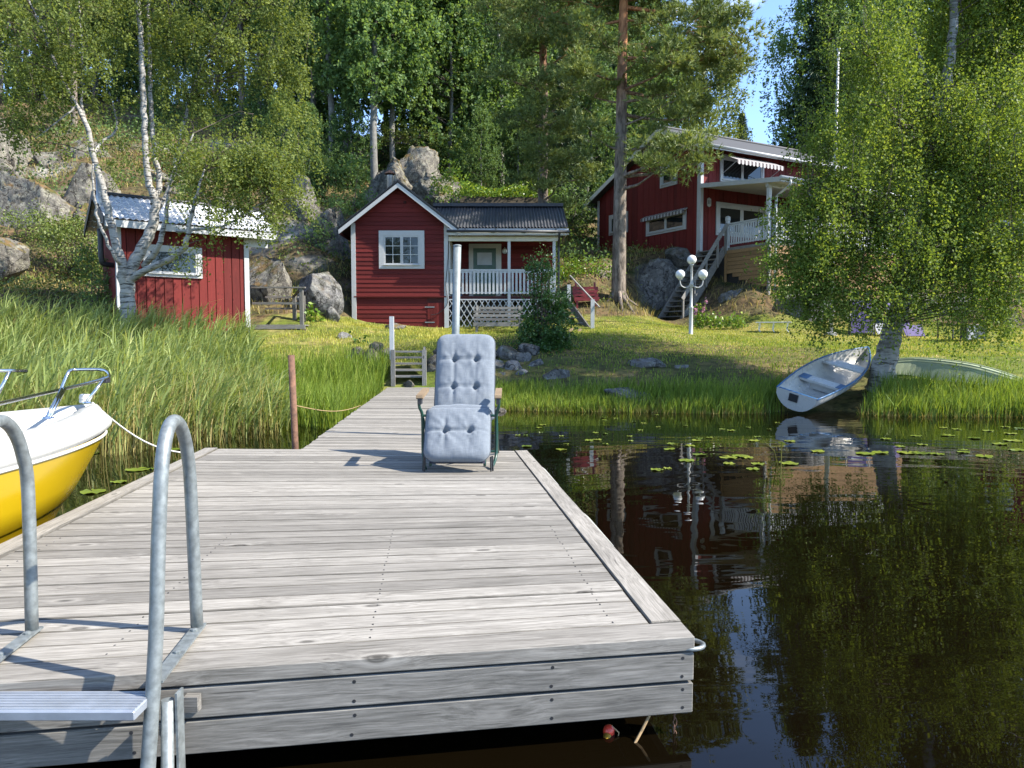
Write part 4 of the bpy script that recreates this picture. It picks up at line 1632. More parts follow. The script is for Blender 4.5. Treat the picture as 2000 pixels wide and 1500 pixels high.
# ---------------------------------------------------------------- window builder (local frame: x right, y into the wall, z up)
def window(parent, x0, x1, z0, z1, y, cols=2, rows=1, fr=.10, sash=.045, mun=.022, T=None, glass='glass', trim='white', splits=None, sill=True, curtain=False):
    """trim frame, sashes, muntins and one pane object per light; T maps (x,y,z) to the parent's frame"""
    T = T or (lambda x, y_, z: (x, y_, z))

    def bx(a, b, c, d, e, f):
        lo = [T(a, c, e), T(b, c, e), T(b, d, e), T(a, d, e)]
        hi = [T(a, c, f), T(b, c, f), T(b, d, f), T(a, d, f)]
        return lo, hi
    mb = MB()
    p0 = y - .045
    mb.hexa(*bx(x0, x0 + fr, p0, y, z0, z1))
    mb.hexa(*bx(x1 - fr, x1, p0, y, z0, z1))
    mb.hexa(*bx(x0 + fr, x1 - fr, p0 + .002, y, z1 - fr, z1))
    mb.hexa(*bx(x0 + fr, x1 - fr, p0 + .002, y, z0, z0 + fr * .8))
    win = mb.build('window', M[trim], parent)
    if sill:
        MB().hexa(*bx(x0 + fr * .8, x1 - fr * .8, p0 - .05, p0 + .001, z0 + fr * .8 - .025, z0 + fr * .8)).build('sill', M[trim], win)
    gx0, gx1, gz0, gz1 = x0 + fr, x1 - fr, z0 + fr * .8, z1 - fr
    edges = splits or [gx0 + (gx1 - gx0) * k / 2 for k in range(3)]
    ns = len(edges) - 1
    c = cols // ns if cols >= ns else 1
    for s in range(ns):
        a, b = edges[s], edges[s + 1]
        mb = MB()
        mb.hexa(*bx(a + .002, a + sash, y - .030, y - .002, gz0, gz1))
        mb.hexa(*bx(b - sash, b - .002, y - .030, y - .002, gz0, gz1))
        mb.hexa(*bx(a + sash, b - sash, y - .029, y - .002, gz0, gz0 + sash))
        mb.hexa(*bx(a + sash, b - sash, y - .029, y - .002, gz1 - sash, gz1))
        ia, ib, ja, jb = a + sash, b - sash, gz0 + sash, gz1 - sash
        for k in range(1, c):
            xm = ia + (ib - ia) * k / c
            mb.hexa(*bx(xm - mun / 2, xm + mun / 2, y - .026, y - .002, ja, jb))
        for k in range(1, rows):
            zm = ja + (jb - ja) * k / rows
            mb.hexa(*bx(ia, ib, y - .025, y - .002, zm - mun / 2, zm + mun / 2))
        mb.build('sash', M[trim], win)
        for i in range(c):
            for j in range(rows):
                xa, xb = ia + (ib - ia) * i / c, ia + (ib - ia) * (i + 1) / c
                za, zb = ja + (jb - ja) * j / rows, ja + (jb - ja) * (j + 1) / rows
                MB().hexa(*bx(xa, xb, y - .014, y - .008, za, zb)).build('pane', M[glass], win)
        if curtain:
            mb = MB()
            n = 12
            for k in range(n):
                xa, xb = ia + (ib - ia) * k / n, ia + (ib - ia) * (k + 1) / n
                ya, yb = y - .0065 + (.002 if k % 2 else 0), y - .0065 + (0 if k % 2 else .002)
                mb.quad(T(xa, ya, ja + (jb - ja) * (.30 + .05 * s)), T(xb, yb, ja + (jb - ja) * (.30 + .05 * s)), T(xb, yb, jb), T(xa, ya, jb))
            mb.build('curtain', M['curtain'], win)
    return win


# ---------------------------------------------------------------- small red cabin with porch
def build_cabin():
    xl, xr, xm, yf = -5.50, -2.28, -3.89, 26.0
    root = thing('red_cabin', 'small red gabled cabin with white corner boards and a roofed porch', 'cabin', (-2.6, 26.0, 1.8))
    B = lambda mb, n, m, p=root, **k: mb.build(n, M[m], p, world=True, **k)
    apex, slope = 6.74, .785

    def top(x): return apex - slope * abs(x - xm)
    ybk = 30.6
    # inner walls behind the cladding
    B(MB().prism([(xl + .03, yf + .03, 1.5), (xr - .03, yf + .03, 1.5), (xr - .03, yf + .03, top(xr) - .03), (xm, yf + .03, apex - .03), (xl + .03, yf + .03, top(xl) - .03)], (0, ybk - yf - .06, 0)), 'wall', 'reddark')
    pitch = .152
    z = 2.93
    while z < apex:
        z1 = min(z + pitch, apex)
        if z1 - z < .03: break

        def span(zz):
            h = max(0.01, (apex - zz) / slope)
            return max(xl, xm - h), min(xr, xm + h)
        a0, b0 = span(z)
        a1, b1 = span(z1 - .004)
        MBo = MB().hexa([(a0, yf - .024, z), (b0, yf - .024, z), (b0, yf + .03, z), (a0, yf + .03, z)], [(a1, yf - .006, z1 - .004), (b1, yf - .006, z1 - .004), (b1, yf + .03, z1 - .004), (a1, yf + .03, z1 - .004)])
        B(MBo, 'board', 'red')
        z += pitch
    z = 1.72
    while z < 2.86:
        z1 = min(z + pitch, 2.87)
        MBo = MB().hexa([(xl + .01, yf + .005, z), (xr - .68, yf + .005, z), (xr - .68, yf + .05, z), (xl + .01, yf + .05, z)], [(xl + .01, yf + .02, z1 - .004), (xr - .68, yf + .02, z1 - .004), (xr - .68, yf + .05, z1 - .004), (xl + .01, yf + .05, z1 - .004)])
        B(MBo, 'board', 'red')
        z += pitch
    B(MB().box(xl, xr, yf - .05, yf + .03, 2.885, 2.925), 'ledge', 'red')
    # cellar hatch of upright boards with two strap hinges
    d = MB().box(xr - .67, xr - .05, yf + .025, yf + .05, 1.72, 2.83)
    hatch = B(d, 'cellar_hatch', 'reddark')
    for k in range(6):
        B(MB().box(xr - .665 + k * .102, xr - .665 + k * .102 + .097, yf - .002, yf + .024, 1.74, 2.70), 'board', 'red_z', hatch)
    for zz in (2.02, 2.55):
        B(MB().box(xr - .76, xr - .42, yf - .012, yf - .003, zz - .018, zz + .018), 'hinge', 'galv', hatch)
    # corner boards
    for x in (xl, xr):
        B(MB().box(x - .075, x + .075, yf - .045, yf + .06, 1.75 if x == xl else 1.6, top(x) - .04), 'corner_board', 'white')
    # side walls
    for x, s in ((xl, -1), (xr, 1)):
        z = 1.6
        while z < top(x) - .05:
            z1 = min(z + .3, top(x) - .03)
            B(MB().box(min(x, x + s * .02), max(x, x + s * .02), yf + .07, ybk, z, z1 - .006), 'board', 'red')
            z += .3
    # window
    window(root, -4.61, -3.035, 3.87, 5.18, yf - .024, cols=4, rows=3, fr=.175, sash=.05, mun=.024, T=lambda x, y, z_: tuple(Vector((x, y, z_)) - Vector((-2.6, 26.0, 1.8))), curtain=True)
    B(MB().lathe((-3.70, yf - .02, 6.15), [(.05, -.04), (.05, .04)], 8), 'vent', 'reddark')
    # gable roof with white barge boards
    ov = .42
    yo = yf - .36
    for s in (-1, 1):
        xe = xm + s * (1.61 + ov)
        ze = top(xe)
        n = Vector((s * slope, 0, 1)).normalized()
        a, b = Vector((xm, yo, apex)), Vector((xe, yo, ze))
        up = n * .09
        mb = MB().prism([a + n * .0, b + n * .0, b + up, a + Vector((0, 0, .115))], (0, ybk + .25 - yo, 0))
        B(mb, 'roof_slope', 'rooftrim')
        B(MB().prism([a + Vector((0, -.028, -.15)), b + Vector((0, -.028, -.10)) - Vector((0, 0, .03)), b + Vector((0, -.028, 0)) + up * .2, a + Vector((0, -.028, .0))], (0, .027, 0)), 'barge_board', 'white')
        B(MB().bar(a + Vector((0, -.02, .075)), b + Vector((0, -.02, 0)) + up * .85, .06, .03), 'drip_edge', 'rooftrim')
        B(MB().box(min(xe, xe - s * .02), max(xe, xe - s * .02), yo, ybk + .2, ze - .14, ze - .01), 'eaves_board', 'reddark')
    # flue with a red hat
    fx, fy = -4.60, 28.4
    pipe = B(MB().lathe((fx, fy, 5.6), [(.12, 0), (.12, 1.95), (.13, 1.97), (.13, 2.0)], 12), 'flue', 'steelpipe', smooth=True)
    B(MB().lathe((fx, fy, 7.64), [(.22, 0), (.20, .03), (.02, .16)], 12), 'flue_hat', 'rust', pipe)
    # ---- wing with the porch
    wx1, yb = 1.55, 28.0
    fz = 2.94
    B(MB().box(xr + .03, wx1 - .03, yb + .03, 30.3, 1.6, 6.0), 'wall', 'reddark')
    z = fz
    while z < 5.3:
        z1 = min(z + pitch, 5.3)
        for a, b in ((xr + .02, -1.60), (-.41, wx1)):
            B(MB().hexa([(a, yb - .022, z), (b, yb - .022, z), (b, yb + .03, z), (a, yb + .03, z)], [(a, yb - .005, z1 - .004), (b, yb - .005, z1 - .004), (b, yb + .03, z1 - .004), (a, yb + .03, z1 - .004)]), 'board', 'red')
        z += pitch
    B(MB().box(-1.62, -.39, yb - .004, yb + .03, 4.85, 5.3), 'wall_panel', 'red')
    dr = B(MB().box(-1.45, -.60, yb - .03, yb + .02, fz, 4.82), 'door', 'greendoor')
    for x0, x1, z0, z1 in ((-1.61, -1.45, fz, 4.98), (-.60, -.40, fz, 4.98), (-1.45, -.60, 4.82, 4.98)):
        B(MB().box(x0, x1, yb - .055, yb + .01, z0, z1), 'door_frame', 'offwhite', dr)
    for k in range(6):
        B(MB().box(-1.44 + k * .139, -1.44 + k * .139 + .130, yb - .040, yb - .031, fz + .03, 4.10), 'door_board', 'greendoor', dr)
    B(MB().box(-1.30, -.75, yb - .045, yb - .031, 4.20, 4.66), 'door_pane', 'curtain', dr)
    B(MB().box(-.70, -.66, yb - .09, yb - .031, 3.86, 3.90), 'door_handle', 'galv', dr)
    lg = B(MB().sphere((-.27, yb - .16, 4.70), .10, 14, 9), 'wall_lamp', 'globe', smooth=True)
    B(MB().tube([(-.27, yb - .02, 4.84), (-.27, yb - .14, 4.84), (-.27, yb - .16, 4.79)], .018, 6), 'lamp_arm', 'white', lg)
    # porch floor, and a black sheet painting the shade under it
    B(MB().box(xr + .08, wx1 + .05, yf + .06, yb + .02, fz - .10, fz), 'porch_floor', 'greywood')
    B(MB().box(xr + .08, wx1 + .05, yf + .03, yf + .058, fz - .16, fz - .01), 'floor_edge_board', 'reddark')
    B(MB().box(xr + .05, wx1, yf + 1.2, yf + 1.25, 1.4, fz - .11), 'under_shade_sheet', 'rooftrim')
    # corrugated porch roof
    rx0, rx1 = -3.0, 1.92
    y0, z0, y1, z1 = 25.62, 5.24, 28.35, 6.42
    nw = 44
    rows = []
    for k in range(nw * 6 + 1):
        x = rx0 + (rx1 - rx0) * k / (nw * 6)
        hh = .026 * math.cos(2 * math.pi * k / 6)
        ys = min(y1 - .05, max(y0, y0 + (top(x) + .10 - z0) * (y1 - y0) / (z1 - z0))) if x < xm + 1.61 + ov else y0
        zz = lambda y: z0 + (z1 - z0) * (y - y0) / (y1 - y0) + hh
        rows.append([(x, ys, zz(ys)), (x, (ys + y1) / 2, zz((ys + y1) / 2)), (x, y1, zz(y1))])
    # stop the sheet at the cabin's own roof slope
    mb = MB().grid(rows)
    B(mb, 'corrugated_roof', 'roofdark', smooth=False)
    B(MB().box(rx0 + .05, rx1, y1 - .22, y1 + .08, z1 - .02, z1 + .10), 'ridge_cap', 'felt')
    B(MB().hexa([(xr, y1, z1 - .04), (rx1, y1, z1 - .04), (rx1, 30.6, 5.5), (xr, 30.6, 5.5)], [(xr, y1, z1), (rx1, y1, z1), (rx1, 30.6, 5.54), (xr, 30.6, 5.54)]), 'rear_roof', 'felt')
    B(MB().box(xr + .06, rx1 + .02, y0 + .03, y0 + .06, z0 - .24, z0 - .03), 'fascia_board', 'white')
    B(MB().box(rx1 - .03, rx1 + .0, y0 + .06, y1, z0 - .16, z0 - .04), 'verge_board', 'white')
    gut = [(xr + .05, y0 - .03, z0 - .12), (rx1 + .06, y0 - .03, z0 - .15)]
    g_ = B(MB().tube(gut, .045, 10), 'gutter', 'rooftrim', smooth=True)
    for x in (-1.6, -.55, .5, 1.5):
        B(MB().box(x - .012, x + .012, y0 - .06, y0 + .04, z0 - .15, z0 - .02), 'gutter_bracket', 'rooftrim', g_)
    p, r_ = smooth_path([(1.62, y0 - .02, z0 - .16), (1.62, y0 + .05, z0 - .32), (1.62, yf + .02, z0 - .55), (1.62, yf + .02, 4.0), (1.62, yf + .02, 2.0)], [.042] * 5, 4)
    B(MB().tube(p, r_, 10), 'downpipe', 'rooftrim', smooth=True)
    B(MB().box(xr + .08, wx1 + .1, yf - .06, yf + .06, 4.82, 4.98), 'porch_beam', 'offwhite')
    B(MB().hexa([(xr + .08, y0 + .06, 4.98), (rx1 - .04, y0 + .06, 4.98), (rx1 - .04, yb, 5.32), (xr + .08, yb, 5.32)], [(xr + .08, y0 + .06, 5.0), (rx1 - .04, y0 + .06, 5.0), (rx1 - .04, yb, 5.34), (xr + .08, yb, 5.34)]), 'porch_ceiling', 'offwhite')
    for x in (-.10, 1.46):
        B(MB().box(x - .05, x + .05, yf - .05, yf + .05, 1.5, 4.82), 'porch_post', 'white')
    B(MB().box(xr + .085, xr + .125, yf + .06, yb - .03, fz, 4.9), 'side_panel', 'offwhite')
    # white railing
    rl = B(MB().box(xr + .09, 1.41, yf - .045, yf + .045, 3.80, 3.855), 'railing', 'white')
    B(MB().box(xr + .09, 1.41, yf - .025, yf + .025, 3.02, 3.075), 'bottom_rail', 'white', rl)
    B(MB().box(xr + .09, 1.41, yf - .025, yf + .025, 3.735, 3.795), 'upper_rail', 'white', rl)
    n = 28
    for k in range(n):
        x = xr + .17 + k * (3.60 / (n - 1))
        if abs(x + .10) < .08: continue
        B(MB().box(x - .036, x + .036, yf - .044, yf - .026, 3.0, 3.79), 'baluster', 'white', rl)
    # crossed lattice under the floor
    lat = B(MB().box(xr + .09, wx1, yf - .01, yf + .02, 2.79, 2.83), 'lattice', 'white')
    zlo, zhi = 1.86, 2.80
    for sgn in (1, -1):
        for k in range(-4, 20):
            x0 = xr + .1 + k * .21
            a = [x0, zlo]
            bq = [x0 + (zhi - zlo) * .62, zhi]
            if sgn < 0: a, bq = [a[0], zhi], [bq[0], zlo]
            lo_, hi_ = xr + .1, wx1
            if bq[0] <= lo_ + .05 or a[0] >= hi_ - .05: continue
            sl = (bq[1] - a[1]) / (bq[0] - a[0])
            if a[0] < lo_: a = [lo_, a[1] + sl * (lo_ - a[0])]
            if bq[0] > hi_: bq = [hi_, bq[1] - sl * (bq[0] - hi_)]
            yy = yf + .0 + sgn * .006
            B(MB().bar((a[0], yy, a[1]), (bq[0], yy, bq[1]), .010, .026, up=(0, 0, 1)), 'lattice_strip', 'white', lat)
    # lead wire drooping down the corner
    p, r_ = smooth_path([(xr + .08, yf - .05, 5.0), (xr + .06, yf - .06, 4.2), (xr - .02, yf - .06, 3.3), (xr + .04, yf - .06, 2.7), (xr - .25, yf - .05, 2.35), (xr - .55, yf - .05, 2.27)], [.011] * 6, 4)
    B(MB().tube(p, r_, 5), 'cable', 'blackrub')


build_cabin()

# coat hanging by the porch door
_m = rock_mesh('rucksack', (.23, .15, .42), 12, M['navy'], 6, .16, True)
o = new_obj('rucksack', _m)
o.location = (-1.98, 26.75, 4.32)
tag(o, 'dark navy rucksack hanging at the porch door of the red cabin', 'rucksack')
mb = MB().tube([(-2.05, 26.72, 4.6), (-2.03, 26.6, 4.75), (-1.95, 26.6, 4.75), (-1.92, 26.72, 4.6)], .02, 6)
st = mb.build('strap', M['navy'], None)
st.parent = o
st.matrix_parent_inverse = Matrix.Translation(-Vector(o.location))
bk = thing('crate', 'blue and white crate standing on the porch behind the railing', 'crate', (-1.95, 26.55, 2.94))
MB().box(-.17, .17, -.12, .12, 0, .30).build('box', M['bluepaint'], bk)
MB().box(-.18, .18, -.13, .13, .30, .34).build('rim', M['white'], bk)
MB().box(-.12, .12, -.126, -.121, .06, .22).build('panel', M['white'], bk)


# ---------------------------------------------------------------- grey bench, porch stairs, red bench, shore steps
def slat_bench(name, lab, cx, y, zg, wdt, mat, scallop=False, h=.92):
    root = thing(name, lab, 'bench', (cx, y, zg))
    for k in range(4):
        z = .50 + k * .125
        yy = .26 + k * .045
        mb = MB()
        if scallop:
            pts = []
            for i in range(17):
                u = i / 16
                pts.append((-wdt / 2 + wdt * u, yy, z - .02 - .02 * math.cos(u * 4 * math.pi)))
            pts += [(wdt / 2, yy, z + .085), (-wdt / 2, yy, z + .085)]
            mb.prism(pts, (0, .025, 0))
        else:
            mb.box(-wdt / 2, wdt / 2, yy, yy + .028, z, z + .085)
        mb.build('back_slat', M[mat], root)
        if scallop and k == 2: break
    for k in range(3):
        MB().box(-wdt / 2, wdt / 2, -.20 + k * .14, -.20 + k * .14 + .125, .40, .43).build('seat_slat', M[mat], root)
    MB().box(-wdt / 2 + .02, wdt / 2 - .02, -.225, -.203, .30, .42).build('apron', M[mat], root)
    for x in (-wdt / 2 + .12, wdt / 2 - .12):
        MB().box(x - .035, x + .035, -.19, -.12, -.1, .40).build('leg', M[mat], root)
        MB().hexa([(x - .035, .16, -.1), (x + .035, .16, -.1), (x + .035, .23, -.1), (x - .035, .23, -.1)], [(x - .035, .40, 1.0), (x + .035, .40, 1.0), (x + .035, .45, 1.0), (x - .035, .45, 1.0)]).build('leg', M[mat], root)


p = at(973, 655, 24.5)
slat_bench('garden_bench', 'weathered grey slatted bench in front of the white lattice', p.x, 24.5, 1.55, 1.65, 'greywood')
p = at(1143, 632, 26.4)
slat_bench('garden_bench', 'red wooden bench with scalloped slats behind the porch stairs', p.x + .05, 26.6, max(h1(p.x, 26.6), 1.9) - .12, .92, 'redbright', True)


def build_porch_stairs():
    root = thing('porch_stairs', 'short dark stairs with white posts at the right end of the porch', 'stairs', (2.3, 25.3, 1.7))
    B = lambda mb, n, m, p=root, **k: mb.build(n, M[m], p, world=True, **k)
    a, b = at(1106, 585, 25.7), at(1155, 652, 24.3)
    off = Vector((-.35, .85, 0))
    B(MB().bar(a, b, .05, .24), 'stringer', 'darkwood')
    B(MB().bar(a + off, b + off, .05, .24), 'stringer', 'darkwood')
    for k in range(6):
        t = (k + .6) / 6.5
        p_ = a.lerp(b, t)
        q = p_ + off
        d = Vector((.20, -.09, 0))
        B(MB().hexa([p_ - d * .6, p_ + d * .6, q + d * .6, q - d * .6], [v + Vector((0, 0, .035)) for v in (p_ - d * .6, p_ + d * .6, q + d * .6, q - d * .6)]), 'tread', 'greywood')
    pa, pb = at(1111, 595, 25.65), at(1157, 650, 24.2)
    B(MB().box(pa.x - .06, pa.x + .06, 25.6, 25.7, pa.z - .1, 3.30), 'post', 'white')
    B(MB().box(pb.x - .06, pb.x + .06, 24.15, 24.25, 1.45, at(1160, 585, 24.2).z), 'post', 'white')
    B(MB().bar(at(1113, 538, 25.65), at(1171, 600, 24.0), .05, .035), 'handrail', 'greywood')


build_porch_stairs()


def build_shore_steps():
    root = thing('shore_steps', 'grey slatted wooden steps climbing the bank from the walkway', 'steps', (-2.35, 16.9, .6))
    B = lambda mb, n, m, p=root, **k: mb.build(n, M[m], p, world=True, **k)
    tr = [(768, 830, 734, 16.35), (768, 830, 721.5, 16.55), (768, 829, 709, 16.75), (768, 828, 697, 16.95), (768, 828, 685.5, 17.15)]
    for a, b, py, D in tr:
        p, q = at(a, py, D), at(b, py, D)
        B(MB().box(p.x, q.x, D - .02, D + .22, p.z - .035, p.z + .005), 'tread', 'greywood')
    for px in (768, 829):
        p, q = at(px, 745, 16.33), at(px, 682, 17.2)
        B(MB().bar(p - Vector((0, 0, .1)), q, .045, .16), 'stringer', 'greywood')
        p = at(px + (0 if px < 800 else 0), 690, 16.35)
        B(MB().box(p.x - .045, p.x + .045, 16.27, 16.34, .3, at(px, 683, 16.3).z), 'side_post', 'greywood_z')
    p = at(770, 690, 16.7)
    B(MB().box(p.x - .045, p.x + .045, 16.345, 16.435, at(770, 684, 16.4).z - .2, at(770, 618, 16.4).z), 'handrail_post', 'white')


build_shore_steps()


# ---------------------------------------------------------------- red bathing hut behind the left birch
def build_hut():
    rz = math.atan2(.616, .788)
    base = Vector((-10.25, 19.43, 1.66))
    root = thing('red_hut', 'bright red upright-boarded hut with grey tiled roof behind the multi-stemmed birch', 'hut', base, rz)
    W, Dp, Hh = 3.36, 1.95, 2.72
    MB().box(.03, W - .03, .03, Dp, 0, Hh).build('wall', M['reddark'], root)
    n = 15
    for k in range(n):
        x0 = k * W / n
        MB().box(x0 + .006, x0 + W / n - .010, -.018 if k % 2 else -.012, .03, .0 - .02 * (k % 3), Hh).build('board', M['red_z'], root, bevel=.004)
    for k in range(10):
        y0 = .03 + k * Dp / 10
        MB().box(W - .03, W + .012, y0 + .006, y0 + Dp / 10 - .006, 0, Hh).build('board', M['red_z'], root)
    for k in range(10):
        y0 = .03 + k * Dp / 10
        MB().box(-.012, .03, y0 + .006, y0 + Dp / 10 - .006, 0, Hh).build('board', M['red_z'], root)
    MB().box(W - .10, W + .035, -.045, .08, -.02, Hh).build('corner_board', M['white'], root)
    MB().box(-.035, .10, -.045, .08, -.02, Hh).build('corner_board', M['white'], root)
    window(root, .62, 2.10, 1.44, 2.28, -.02, cols=1, rows=1, fr=.12, sash=.05, splits=[.74, 1.98], glass='glass')
    # roof: two pitches of pressed sheet tiles
    x0, x1 = -.36, W + .72
    ye, ze, yr, zr = -.50, Hh + .08, 1.0, Hh + .92
    for s in (0, 1):
        rows = []
        courses = 7
        nx = 30 * 4
        for c in range(courses):
            for (f, lift) in ((0, .030), (.97, 0.0)):
                t = (c + f) / courses
                row = []
                for k in range(nx + 1):
                    x = x0 + (x1 - x0) * k / nx
                    hh = .020 * math.cos(2 * math.pi * k / 4) + lift
                    y = ye + (yr - ye) * t
                    if s: y = 2 * yr - y
                    row.append((x, y, ze + (zr - ze) * t + hh))
                rows.append(row)
        MB().grid(rows).build('tile_sheet', M['tile'], root)
    MB().tube([(x0, yr, zr + .02), (x1, yr, zr + .02)], .06, 8).build('ridge_cap', M['rooftrim'], root, smooth=True)
    MB().box(x0 + .02, x1 - .01, ye + .02, ye + .05, ze - .19, ze - .01).build('fascia_board', M['white'], root)
    MB().hexa([(x0, ye + .05, ze - .09), (x1, ye + .05, ze - .09), (x1, 0, ze - .07), (x0, 0, ze - .07)], [(x0, ye + .05, ze - .07), (x1, ye + .05, ze - .07), (x1, 0, ze - .05), (x0, 0, ze - .05)]).build('soffit', M['white'], root)
    for x in (x0 - .02, x1 - .01):
        MB().prism([(x, ye, ze - .16), (x, yr, zr - .14), (x, 2 * yr - ye, ze - .16), (x, 2 * yr - ye, ze + .04), (x, yr, zr + .06), (x, ye, ze + .04)], (.03, 0, 0)).build('verge_board', M['rooftrim'], root)
    MB().prism([(W - .02, .0, Hh), (W - .02, 2.0, Hh), (W - .02, 1.0, zr - .12)], (.03, 0, 0)).build('gable_panel', M['red_z'], root)
    MB().box(W + .05, W + .60, .0, .06, Hh - .30, Hh - .02).build('eaves_box', M['white'], root)
    # flue on the left end
    fl = [(0.0, .45, 1.72), (-.26, .35, 1.74), (-.31, .32, 1.84), (-.32, .30, 2.1), (-.32, .30, 2.62)]
    p, r_ = smooth_path(fl, [.07] * 5, 4)
    f_ = MB().tube(p, r_, 10).build('flue', M['blackrub'], root, smooth=True)
    MB().tube([(-.32, .30, 2.62), (-.32, .30, 4.02)], .062, 12).build('flue_pipe', M['steelpipe'], f_, smooth=True)
    MB().lathe((-.32, .30, 4.02), [(.05, 0), (.05, .09), (.115, .11), (.115, .14)], 12).build('flue_hat', M['blackrub'], f_)
    for x, y in ((.1, .1), (W - .1, .1), (.1, Dp - .1), (W - .1, Dp - .1)):
        MB().box(x - .1, x + .1, y - .1, y + .1, -.9, .02).build('plinth_block', M['concrete'], root)


build_hut()


def build_hut_platform():
    root = thing('hut_landing', 'grey timber landing with railings at the right end of the red hut', 'landing', (-6.9, 22.0, 1.8))
    B = lambda mb, n, m, p=root, **k: mb.build(n, M[m], p, world=True, **k)
    xa, xb = -7.65, -6.12
    zd = at(560, 636, 22).z
    B(MB().box(xa, xb + .02, 21.93, 21.98, zd - .10, zd + .03), 'edge_board', 'greywood')
    for k in range(10):
        y = 21.99 + k * .125
        B(MB().box(xa, xb, y, y + .115, zd + .0, zd + .03), 'plank', 'greywood')
    zt = at(560, 563, 22).z
    for x, y in ((xb - .08, 21.98), (xb - .30, 22.95), (xb - .62, 23.1)):
        B(MB().box(x - .05, x + .05, y - .05, y + .05, zd + .03, zt + (.0 if y < 22.5 else -.16)), 'post', 'greywood_z')
    B(MB().box(xb - .05, xb + .05, 21.93, 22.03, .7, zd - .1), 'support_post', 'armwood')
    B(MB().box(xa + .1, xa + .2, 21.95, 22.05, .7, zd - .1), 'support_post', 'greywood_z')
    B(MB().box(xa, xb + .04, 21.90, 22.04, zt, zt + .04), 'top_rail', 'greywood')
    B(MB().box(xa, xb - .13, 21.95, 21.98, zd + .62, zd + .69), 'mid_rail', 'greywood')
    B(MB().box(xa, xb - .5, 23.12, 23.16, zt - .22, zt - .17), 'top_rail', 'greywood')
    B(MB().box(xa, xb - .6, 23.10, 23.13, zd + .52, zd + .58), 'mid_rail', 'greywood')
    B(MB().bar((xb - .62, 23.05, zt - .18), (xb - .08, 22.0, zt), .05, .06), 'brace', 'darkwood')


build_hut_platform()


